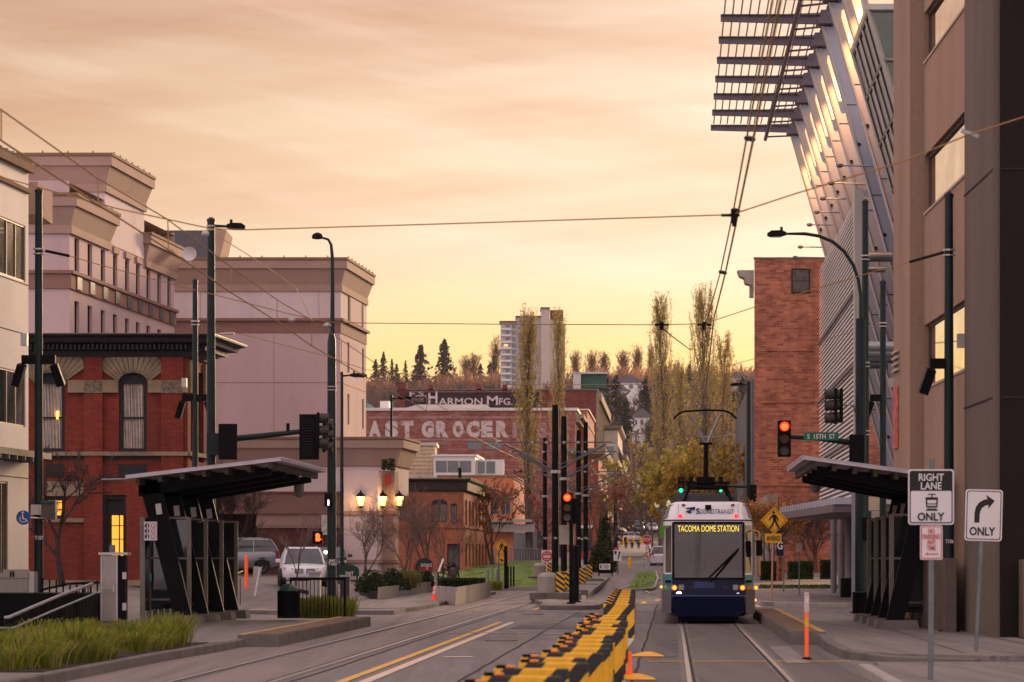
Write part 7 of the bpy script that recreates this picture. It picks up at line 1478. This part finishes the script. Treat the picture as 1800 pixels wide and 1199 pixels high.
farwood('slope_woodland', 'leafless brown woodland covering the hill slope', 620, (560,1400), (760,1330), 6, fw2, (7,13))
farwood('valley_trees', 'mixed bare trees at the foot of the slope', 70, (1050,1340), (560,760), 8, fw2, (5,10))
rd = random.Random(77)
for i, (px, pt_, pb, wp) in enumerate(((872,590,672,30),(1012,618,675,22),(1040,618,672,30),(1062,622,670,22),(1095,618,668,26),(1120,610,668,22),(832,622,680,30),(820,628,680,26),(1250,640,690,24),(1145,608,670,14))):
    Yv = 1490+3*i; x = (px-CX)*Yv/F; z = ZY(pb,Yv); h = ZY(pt_,Yv)-z; wd = wp*Yv/F/2; k, kt = MB(), MB(); stick(kt, Vector((x,Yv,z-2)), Vector((x,Yv,z+h*.7)), .5, .2, 4)
    for j in range(150):
        f_ = rd.uniform(.1,.7); a = rd.uniform(0,6.283); sp_ = rd.random(); b = Vector((x+math.cos(a)*wd*sp_*.3,Yv,z+h*f_)); e = Vector((x+math.cos(a)*wd*sp_, Yv+math.sin(a)*wd*.5, z+h*min(1.0,f_+rd.uniform(.12,.32)))); stick(k, b, e, .16, .07, 3)
        for _ in range(3): stick(k, e, e+Vector((rd.gauss(0,.9),rd.gauss(0,.9),rd.uniform(.3,2.4))), .09, .05, 3)
    t = thing('bare_tree', ['glowing bare tree left of the apartment tower','small bare tree right of the apartment tower','bare tree above the green rooftop box','bare tree right of the green rooftop box','bare crest tree left of the white gabled house','bare crest tree right of the white gabled house','bare crest tree left of the tallest tower conifer','bare crest tree behind the painted warehouse pier','bare crest tree beside the right poplar','thin bare crest tree beside the left sharp poplar'][i], 'tree', (x,Yv,z), 'bare trees on the hill crest'); build('trunk', kt, bark, t, recalc=False); build('branches', k, fw1, t, recalc=False)
# grasses
grm = leafmat('ornamental_grass_blades', [(.07,.11,.012),(.17,.21,.02),(.36,.34,.04),(.10,.15,.015),(.34,.26,.10)], .35)
def tuft(k, x, y, z, n, h, sp_, rd):
    for _ in range(n):
        a = rd.uniform(0,6.283); r = abs(rd.gauss(0,.10)); b = Vector((x+math.cos(a)*r, y+math.sin(a)*r, z)); L = h*rd.uniform(.6,1.12); ln = rd.uniform(.15,1)*sp_; d = Vector((math.cos(a),math.sin(a),0)); w_ = Vector((-math.sin(a),math.cos(a),0))*.006
        if rd.random() < .5: w_ = Vector((.006,0,0))
        m1 = b+d*ln*.25+Vector((0,0,L*.6)); m2 = b+d*ln*.62+Vector((0,0,L*.92)); e = b+d*ln+Vector((0,0,L*rd.uniform(.62,.98))); o = len(k.v); k.v += [b-w_,b+w_,m1-w_,m1+w_,m2-w_*.7,m2+w_*.7,e]; k.f += [(o,o+1,o+3,o+2),(o+2,o+3,o+5,o+4),(o+4,o+5,o+6)]
rd = random.Random(5); k = MB()
for i in range(92):
    q = rd.random(); Yv = 40.5+13*q; u = -8.95-rd.uniform(0,1.7)*(1 if Yv < 51 else max(.2,(55-Yv)/4)); tuft(k, XU(u,Yv), Yv, .14, int(rd.uniform(60,240)), rd.uniform(.20,.62), .45, rd)
tagp(build('ornamental_grass', k, grm, None, (-7,45,.1), recalc=False), 'long strip of tall yellow green ornamental grass behind the left kerb', 'grass', kind='stuff')
struct('planting_bed', MB().prism([(XU(-8.8,40),40),(XU(-8.8,54),54),(XU(-11,52),52),(XU(-11.2,40),40)], .05, .155), MATS['bark_mulch'])
k = MB()
for i in range(26): x = W(rd.uniform(530,612),0,77.5).x; Yv = rd.uniform(76.3,78.4); tuft(k, x, Yv, .13, 190, rd.uniform(.42,.62), .34, rd)
tagp(build('grass_clump', k, grm, None, (W(570,0,77).x,77,.1), recalc=False), 'clump of tall green ornamental grass behind the low black fence', 'grass', kind='stuff')
k = MB()
for i in range(5): c = W(870+rd.uniform(-12,12),0,139); tuft(k, c.x, 139, .15, 90, .5, .35, rd)
tagp(build('grass_clump', k, grm, None, (W(870,0,139).x,139,.1), recalc=False), 'thin pale grass clump at the end of the planter wall', 'grass', kind='stuff')
# shrubs
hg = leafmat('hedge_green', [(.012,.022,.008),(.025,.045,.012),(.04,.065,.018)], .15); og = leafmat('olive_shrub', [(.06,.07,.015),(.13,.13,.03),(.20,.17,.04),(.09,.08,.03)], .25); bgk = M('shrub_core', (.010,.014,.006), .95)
def shrub(lbl, px, py, Y, wpx, hpx, mat, seed, n=900, s=.10, box=False, z=None, name='shrub'):
    rd = random.Random(seed); x = (px-CX)*Y/F; z = ZY(py,Y) if z is None else z; w_ = wpx*Y/F/2; h = hpx*Y/F; t = thing(name, lbl, 'hedge' if box else 'shrub', (x,Y,z)); k = MB()
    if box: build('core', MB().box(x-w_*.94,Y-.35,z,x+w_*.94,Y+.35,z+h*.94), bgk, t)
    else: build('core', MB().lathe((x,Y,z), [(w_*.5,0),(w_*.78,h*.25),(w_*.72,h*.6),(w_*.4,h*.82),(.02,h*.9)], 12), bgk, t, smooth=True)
    lob = [(rd.uniform(-.5,.5), rd.uniform(.35,.75)) for _ in range(6)]
    for _ in range(n):
        if box:
            f_ = rd.random()
            p = Vector((x+rd.uniform(-w_,w_), Y-.38+rd.gauss(0,.02), z+rd.uniform(0,h))) if f_ < .55 else Vector((x+rd.uniform(-w_,w_), Y+rd.uniform(-.38,.38), z+h+rd.gauss(0,.02))) if f_ < .85 else Vector((x+rd.choice((-1,1))*w_, Y+rd.uniform(-.38,.38), z+rd.uniform(0,h)))
        else:
            a = rd.uniform(0,6.283); v = rd.random()**.6; cz_ = math.cos(v*math.pi/2); rr_ = math.sin(v*math.pi/2); jit = 1+.16*math.sin(a*3+seed)+rd.gauss(0,.06); p = Vector((x+math.cos(a)*rr_*w_*jit, Y+math.sin(a)*rr_*w_*jit, z+h*(.06+.94*cz_)*jit))
        leaf(k, p, s*rd.uniform(.6,1.3), rd)
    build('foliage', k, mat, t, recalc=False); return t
sh_ = [('rounded dark shrub nearest the driveway under the pier',655,1047,114,52,34,hg),('dark shrub beside the many stemmed tree',690,1044,118,40,34,hg),('tall dark shrub against the brown column',695,1018,126,34,26,hg),('olive shrub at the foot of the pale pier',668,1018,124,34,22,og),('dark green shrub below the olive one',700,1042,117,38,22,hg),('olive topped round shrub left of the ENTRANCE sign',718,1026,122,38,26,og),('dark shrub under the ENTRANCE sign',748,1032,124,34,26,hg),('small pale round shrub by the planter wall corner',662,1046,112,14,12,og),('small golden shrub in front of the ENTRANCE sign',734,1030,119,14,14,og)]
for i, (l, px, py, Y, w_, h, m_) in enumerate(sh_):
    Yn = max(Y, interp(px, [(663,113.2),(690,118),(768,142.5)])+(i % 3)*1.2); shrub(l, px, py, Yn, w_, h, m_, 200+i, 1000, .11, z=.35)
k = MB()
for i in range(10): c = W(rd.uniform(704,728),0,124.5); tuft(k, c.x, 125+rd.uniform(-.6,.4), .42, 120, .8, .6, rd)
tagp(build('grass_clump', k, leafmat('golden_grass', [(.12,.12,.03),(.24,.2,.06),(.17,.16,.04)]), None, (W(716,0,125).x,125,.4), recalc=False), 'arching golden grass among the entrance shrubs', 'grass', kind='stuff')
struct('planting_bed', MB().prism([(W(650,0,112.5).x,112.5),(W(664,0,111.6).x,111.6),(W(690,0,116.8).x,116.8),(W(768,0,141).x,141),(W(768,0,150).x,150),(W(620,0,150).x,150)], .1, .42), MATS['bark_mulch'])
shrub('long clipped dark hedge on the planter wall beside the cone', 812, 1038, 126, 80, 20, hg, 230, 2600, .09, True, name='hedge')
for i, (px, py, w_, h, Y) in enumerate(((1350,1020,26,32,140),(1407,1018,42,30,140),(1455,1018,24,32,140),(1545,1015,26,28,140))): shrub(['clipped hedge block left of the small faded sign','widest clipped hedge block right of the salmon post','clipped hedge block beside the grey columns','clipped hedge block seen under the right shelter'][i], px, py, Y, w_, h, hg if i != 1 else leafmat('hedge_mid', [(.02,.05,.012),(.04,.08,.02),(.06,.11,.02)], .2), 240+i, 1500, .10, True, name='hedge')
k = MB()
for i in range(3800): Yv = rd.uniform(131,139); x = W(rd.uniform(1335,1500),0,Yv).x; leaf(k, Vector((x,Yv,.17+rd.uniform(0,.28))), .13, rd)
tagp(build('ground_cover', k, leafmat('ground_cover_green', [(.03,.06,.012),(.06,.10,.02),(.09,.13,.03)]), None, (XU(7,135),135,.1), recalc=False), 'low green ground cover in front of the clipped hedges', 'ground cover', kind='stuff')
shrub('loose evergreen shrub behind the plaza sign board', 1058, 1012, 200, 46, 52, leafmat('evergreen', [(.02,.035,.01),(.045,.07,.02),(.07,.10,.025)], .2), 260, 1500, .25); shrub('tall thin evergreen above the plaza sign', 1062, 1000, 204, 26, 82, MATS['evergreen'], 261, 1200, .24)
# steps and railing by ENTRANCE
Y = 134.0; t = thing('stair_railing', 'sloping pale railing between ENTRANCE sign and hedge', 'railing', W(780,1010,Y)); k = MB().tube([W(765,1022,Y),W(779,983,Y+2)], .05, 6); build('handrail', k, white, t); k = MB()
for i in range(5): k.tube([W(766+3.2*i,1020-7*i,Y),W(790+3.2*i,1026-7*i,Y+3)], .03, 4)
for i in range(3): k.tube([W(770+9*i,1035,Y+i),W(770+9*i,1005-8*i,Y+i)], .035, 5)
build('lower_rails', k, black, t); single('stair_newel', 'grey stone post at the foot of the sloping railing', 'post', MB().fb(764,1005,771,1038,Y,.4), concrete, W(767,1038,Y))
# ---------------------------------------------------------------- vehicles
tyre = M('tyre', (.012,.012,.012), .85); rimm = M('alloy_rim', (.42,.42,.43), .3, .8); plast = M('black_plastic', (.02,.02,.02), .6); headg = glass('headlight_glass', (.35,.36,.38), .08, .8); tail = M('tail_lamp', (.35,.01,.01), .2)
def car(name, lbl, cat, loc, rz, L, Wd, H, paint, mpv=False, suv=False, grille=True, group=None):
    T = Matrix.Translation(loc) @ Matrix.Rotation(rz,4,'Z'); t = thing(name, lbl, cat, loc, group); hw = Wd/2; B = lambda n, k, m, par=None, **kw: build(n, k.mul(T), m, par or t, **kw)
    belt = H*.60; hood = H*(.56 if not mpv else .54); gc = H*(.14 if not suv else .16)
    st = [(-L/2,.70,gc+.12,hood*.70),(-L/2+.08,.86,gc+.02,hood*.82),(-L/2+.35,.96,gc,hood*.90),(-L/2+.9,1,gc,hood*.97),(-L*.20,1,gc,belt),(L*.2,1,gc,belt+.03),(L/2-.45,1,gc,belt+.04),(L/2-.12,.95,gc+.02,belt+.02),(L/2,.86,gc+.12,belt-.12)]
    rings = []
    for y, w_, zb, zt in st:
        w_ *= hw; rings.append([(-w_*.9,y,zb),(-w_*.98,y,zb+.12),(-w_,y,(zb+zt)*.52),(-w_*.97,y,zt-.08),(-w_*.90,y,zt),(0,y,zt+.035),(w_*.90,y,zt),(w_*.97,y,zt-.08),(w_,y,(zb+zt)*.52),(w_*.98,y,zb+.12),(w_*.9,y,zb)])
    body = B('body', MB().loft(rings), paint, smooth=True)
    y0, y1, y2, y3 = (-L*.27,-L*.12,L*.36,L*.46) if not mpv else (-L*.33,-L*.16,L*.40,L*.475)
    g0 = belt-.03; cab = MB().loft([[(-hw*.88,y0,g0),(hw*.88,y0,g0),(hw*.92,y3,g0),(-hw*.92,y3,g0)],[(-hw*.80,(y0+y1)/2,(g0+H)/2),(hw*.80,(y0+y1)/2,(g0+H)/2),(hw*.84,(y2+y3)/2+.03,(g0+H)/2),(-hw*.84,(y2+y3)/2+.03,(g0+H)/2)],[(-hw*.68,y1,H-.06),(hw*.68,y1,H-.06),(hw*.70,y2,H-.06),(-hw*.70,y2,H-.06)]])
    B('cabin_glass', cab, glass('car_glass', (.02,.022,.025), .05, .8))
    B('roof', MB().loft([[(-hw*.70,y1-.02,H-.07),(hw*.70,y1-.02,H-.07),(hw*.72,y2+.04,H-.07),(-hw*.72,y2+.04,H-.07)],[(-hw*.62,y1+.1,H),(hw*.62,y1+.1,H),(hw*.64,y2-.05,H),(-hw*.64,y2-.05,H)]]), paint, smooth=True)
    k = MB()
    for s in (-1,1):
        k.tube([(s*hw*.89,y0,g0),(s*hw*.81,(y0+y1)/2,(g0+H)/2),(s*hw*.695,y1,H-.06)], .04, 6); k.tube([(s*hw*.93,y3,g0),(s*hw*.85,(y2+y3)/2+.03,(g0+H)/2),(s*hw*.71,y2,H-.06)], .06, 6)
        for f_ in (.36, .68): yy = y0+(y3-y0)*f_; k.tube([(s*hw*.905,yy,g0),(s*hw*.835,yy,(g0+H)/2),(s*hw*.71,yy,H-.06)], .035, 5)
    B('pillars', k, paint)
    if suv or mpv: B('roof_rails', MB().tube([(-hw*.6,y1+.3,H+.03),(-hw*.6,y2-.1,H+.03)], .02, 5).tube([(hw*.6,y1+.3,H+.03),(hw*.6,y2-.1,H+.03)], .02, 5), steel)
    wr = H*.205
    for y in (-L*.30, L*.30):
        for s in (-1,1):
            wh = B('wheel', MB().lathe((s*(hw-.10),y,wr), [(wr*.6,-.11),(wr*.98,-.11),(wr,-.05),(wr,.05),(wr*.98,.11),(wr*.6,.11)], 22, 'x'), tyre, smooth=True); k = MB().lathe((s*(hw-.0),y,wr), [(wr*.66,-.03),(wr*.66,.012),(wr*.58,.0),(wr*.14,-.0),(.01,.015)], 18, 'x')
            B('rim', k, rimm, wh); q = MB()
            for j in range(7): a = 2*math.pi*j/7; c = Vector((s*(hw+.014),y+math.cos(a)*wr*.36,wr+math.sin(a)*wr*.36)); q.cb(c, .012, wr*.16, wr*.30, 0, a+math.pi/2)
            B('rim_gaps', q, plast, wh); B('wheel_arch', MB().lathe((s*(hw*.985),y,wr+.02), [(wr*1.03,-.1),(wr*1.18,-.1),(wr*1.18,.012),(wr*1.03,.012)], 22, 'x'), plast, wh)
    B('lower_trim', MB().box(-hw*.93,-L/2+.1,gc-.04,hw*.93,L/2-.1,gc+.12), plast); yf = -L/2
    for s in (-1,1):
        B('headlight', MB().loft([[(s*hw*.52,yf+.05,hood*.70),(s*hw*.88,yf+.20,hood*.74),(s*hw*.90,yf+.28,hood*.87),(s*hw*.50,yf+.11,hood*.82)],[(s*hw*.52,yf+.0,hood*.70),(s*hw*.90,yf+.12,hood*.74),(s*hw*.92,yf+.22,hood*.87),(s*hw*.50,yf+.03,hood*.82)]]), headg)
        B('door_mirror', MB().cb((s*(hw+.12),y0+.25,belt+.08), .22,.12,.16), paint, bevel=.03)
        B('tail_lamp', MB().loft([[(s*hw*.62,L/2-.02,belt-.30),(s*hw*.98,L/2-.22,belt-.28),(s*hw*.97,L/2-.25,belt+.08),(s*hw*.66,L/2-.05,belt+.05)],[(s*hw*.62,L/2+.03,belt-.30),(s*hw*1.01,L/2-.12,belt-.28),(s*hw*1.0,L/2-.15,belt+.08),(s*hw*.66,L/2+.0,belt+.05)]]), tail)
    if grille:
        k = MB()
        for s in (-1,1): k.box(s*hw*.06 if s > 0 else -hw*.44,yf-.02,hood*.58,hw*.44 if s > 0 else -hw*.06,yf+.08,hood*.80)
        g_ = B('grille', k, plast, bevel=.03); q = MB()
        for i in range(12):
            for s in (-1,1): x = s*hw*(.09+.028*i); q.box(x-.008,yf-.03,hood*.60,x+.008,yf-.01,hood*.78)
        B('grille_bars', q, rimm, g_); B('lower_intake', MB().box(-hw*.75,yf+.04,gc+.05,hw*.75,yf+.14,hood*.42), plast, bevel=.02); B('number_plate', MB().box(-.26,yf-.02,hood*.45,.26,yf+.06,hood*.56), M('plate_blue_white', (.45,.5,.62), .5))
        for s in (-1,1): B('fog_lamp', MB().disc((s*hw*.68,yf+.03,hood*.5), .07, .04, 12), headg)
    return t
wp = M('white_car_paint', (.62,.62,.66), .25, amt=.02, spec=.7); sp_m = M('silver_car_paint', (.24,.25,.30), .25, .4, amt=.04, spec=.7); blkp = M('black_car_paint', (.015,.015,.02), .2, spec=.7)
c = W(526,1028,119); car('parked_car', 'white car facing the camera in the hotel driveway', 'car', (c.x,119+2.2,ZY(1031,119)), R(6), 4.6, 1.92, 1.66, wp, suv=True)
c = W(412,1006,146); car('parked_car', 'silver minivan seen from the side and rear before the brick wall', 'minivan', (c.x-.35,147,ZY(1008,146)), R(-72), 5.0, 1.95, 1.80, sp_m, mpv=True)
c = W(573,1008,146); car('parked_car', 'dark car with glowing lamp behind the hooked lamp post', 'car', (c.x,149,ZY(1010,147)), R(4), 4.6, 1.85, 1.5, blkp)
build('lit_headlight', MB().disc((W(572,970.5,144).x,144.2,ZY(970.5,144)), .09, .03, 12), emis('warm_headlight', (1,.85,.75), 10), [o for o in SC.objects if o.get('label','').startswith('dark car with glowing')][0])
c = W(865,1002,290); car('parked_car', 'white car beyond the lawn beside the plaza wall', 'car', (c.x,285,ZY(1006,285)), R(80), 4.6, 1.85, 1.5, wp, grille=False)
c = W(940,1000,285); car('parked_car', 'white car half hidden by the poplar trunk beyond the lawn', 'car', (c.x,282,ZY(1004,282)), R(80), 4.6, 1.85, 1.5, wp, grille=False)
def far_car(lbl, px, py, Y, rz, paint, H=1.6, mpv=False): car('parked_car', lbl, 'car', ((px-CX)*Y/F,Y,ZY(py,Y)), R(rz), 4.6, 1.9, H, paint, mpv=mpv, grille=False)
far_car('white car with green side crossing behind the far pedestrians', 1116, 952, 470, 82, wp); build('green_side', MB().fb(1120,938,1135,941.5,468.2,.1), tgr, [o for o in SC.objects if o.get('label','').startswith('white car with green')][0])
far_car('white car at the left end behind the yellow bollards', 1102, 951, 480, 80, wp, 1.4)
far_car('black delivery van far down the street centre', 1122, 937, 520, 4, blkp, 2.3, True); far_car('dark red truck farther behind the black van', 1125, 924, 600, 3, M('dark_red_paint', (.15,.02,.03), .4), 2.4, True); far_car('white car right of the black van', 1146, 934, 540, 3, wp)
c = W(1163,996,238); car('parked_car', 'white pickup rear peeking out left of the tram', 'car', (c.x+.15,238,ZY(997,236)), R(172), 4.8, 1.9, 1.75, wp, grille=False)
# ---------------------------------------------------------------- people
skin = M('skin_tone', (.42,.25,.18), .6, fine=False); dk = M('dark_jacket', (.018,.018,.025), .85, ns=6); bl = M('blue_jeans', (.03,.045,.10), .85, ns=6); dkred = M('dark_red_jacket', (.09,.015,.02), .85, ns=6); hair_m = M('dark_hair', (.02,.013,.01), .8)
def person(lbl, loc, rz, h=1.72, stride=.18, top=dk, legs=bl, pack=None, group=None, arm=.1):
    s = h/1.75; V = [(0,0,.95),(0,-.01,1.15),(0,-.01,1.38),(0,0,1.50),(0,-.02,1.60),(0,-.03,1.70),
        (.09,0,.90),(.10,-stride*.6,.50),(.10,-stride+.02,.08),(.10,-stride-.13,.04), (-.09,0,.90),(-.10,stride*.4,.50),(-.10,stride,.10),(-.10,stride-.14,.04),
        (.19,0,1.42),(.24,arm*.6,1.15),(.25,arm-.15,.92),(.25,arm-.20,.82),(-.19,0,1.42),(-.24,-arm*.6,1.15),(-.25,-arm-.12,.92),(-.25,-arm-.17,.82)]
    E = [(0,1),(1,2),(2,3),(3,4),(4,5),(0,6),(6,7),(7,8),(8,9),(0,10),(10,11),(11,12),(12,13),(2,14),(14,15),(15,16),(16,17),(2,18),(18,19),(19,20),(20,21)]
    Rr = [.15,.135,.16,.06,.095,.085,.10,.065,.045,.04,.10,.065,.045,.04,.07,.052,.04,.045,.07,.052,.04,.045]
    me = bpy.data.meshes.new('p'); me.from_pydata([Vector(v)*s for v in V], E, []); o = bpy.data.objects.new('p', me); COL.objects.link(o)
    md = o.modifiers.new('s','SKIN'); 
    for v, r in zip(me.skin_vertices[0].data, Rr): v.radius = (r*s, r*.82*s)
    me.skin_vertices[0].data[0].use_root = True; o.modifiers.new('b','SUBSURF').levels = 1
    dg = bpy.context.evaluated_depsgraph_get(); m2 = bpy.data.meshes.new_from_object(o.evaluated_get(dg)); bpy.data.objects.remove(o)
    for m_ in (top, legs, skin, tyre): m2.materials.append(m_)
    for p in m2.polygons: z = p.center.z/s; x = abs(p.center.x)/s; p.material_index = 3 if z < .1 else 2 if (z > 1.5 or (z < .90 and x > .2)) else 1 if z < .93 and x < .21 else 0; p.use_smooth = True
    t = thing('person', lbl, 'person', loc, group); t.rotation_euler.z = rz; b = bpy.data.objects.new('body', m2); COL.objects.link(b); b.parent = t
    hk = MB().lathe((0,.01*s,1.66*s), [(.09*s,-.1*s),(.11*s,-.02*s),(.108*s,.05*s),(.07*s,.12*s),(.01,.14*s)], 12); ho = bpy.data.objects.new('hair', bpy.data.meshes.new('hair')); ho.data.from_pydata(hk.v, [], hk.f); ho.data.materials.append(hair_m); ho.data.shade_smooth(); COL.objects.link(ho); ho.parent = t
    if pack:
        k = MB().loft([[(-.16,.13,1.0),(.16,.13,1.0),(.15,.30,1.0),(-.15,.30,1.0)],[(-.17,.12,1.25),(.17,.12,1.25),(.16,.33,1.25),(-.16,.33,1.25)],[(-.12,.12,1.45),(.12,.12,1.45),(.10,.24,1.45),(-.10,.24,1.45)]]); q = bpy.data.objects.new('backpack', bpy.data.meshes.new('backpack')); q.data.from_pydata([v*s for v in k.v], [], k.f); q.data.materials.append(pack); COL.objects.link(q); q.parent = t
    return t
z = ZY(1036,128); person('person in dark red jacket with olive backpack behind the hedge', (W(797,0,128).x,128,ZY(989.5,128)-1.75), R(180), 1.75, .1, dkred, dk, M('olive_backpack', (.05,.05,.035), .9, ns=8))
for i, (px, l) in enumerate(((1100.5,'left pedestrian in dark clothes walking up the far street'),(1111,'middle pedestrian of three walking up the far street'),(1122.5,'right pedestrian of three walking up the far street'))): person(l, ((px-CX)*430/F,430,ZY(970,430)), R(180+8*i), 1.72, .2-.05*i, dk, bl if i != 2 else dk, dk if i == 1 else None, 'pedestrians on the far street')
for i, (px, py, Yv, m_, l) in enumerate(((1094,950,450,dkred,'far pedestrian in red on the left pavement'),(1089,947,420,dk,'far pedestrian in dark clothes under the left awning'),(1078,952,400,dk,'far pedestrian standing close to the teal lamp post'))): person(l, ((px-CX)*Yv/F,Yv,ZY(py,Yv)), R(170+20*i), 1.7, .1, m_, bl, None, 'pedestrians on the far pavement')
# ---------------------------------------------------------------- haze
m = bpy.data.materials.new('haze'); m.use_nodes = True; t = m.node_tree; t.nodes.clear(); o_ = t.nodes.new('ShaderNodeOutputMaterial'); pv = t.nodes.new('ShaderNodeVolumePrincipled'); pv.inputs['Color'].default_value = (.86,.78,.80,1); pv.inputs['Density'].default_value = .000045; t.links.new(pv.outputs[0], o_.inputs['Volume'])
tagp(build('haze', MB().box(-1600,-90,-2,1600,3300,190), m), 'pale evening haze over the whole street', 'haze', kind='stuff')
SC.cycles.volume_step_rate = 8; SC.cycles.volume_max_steps = 64
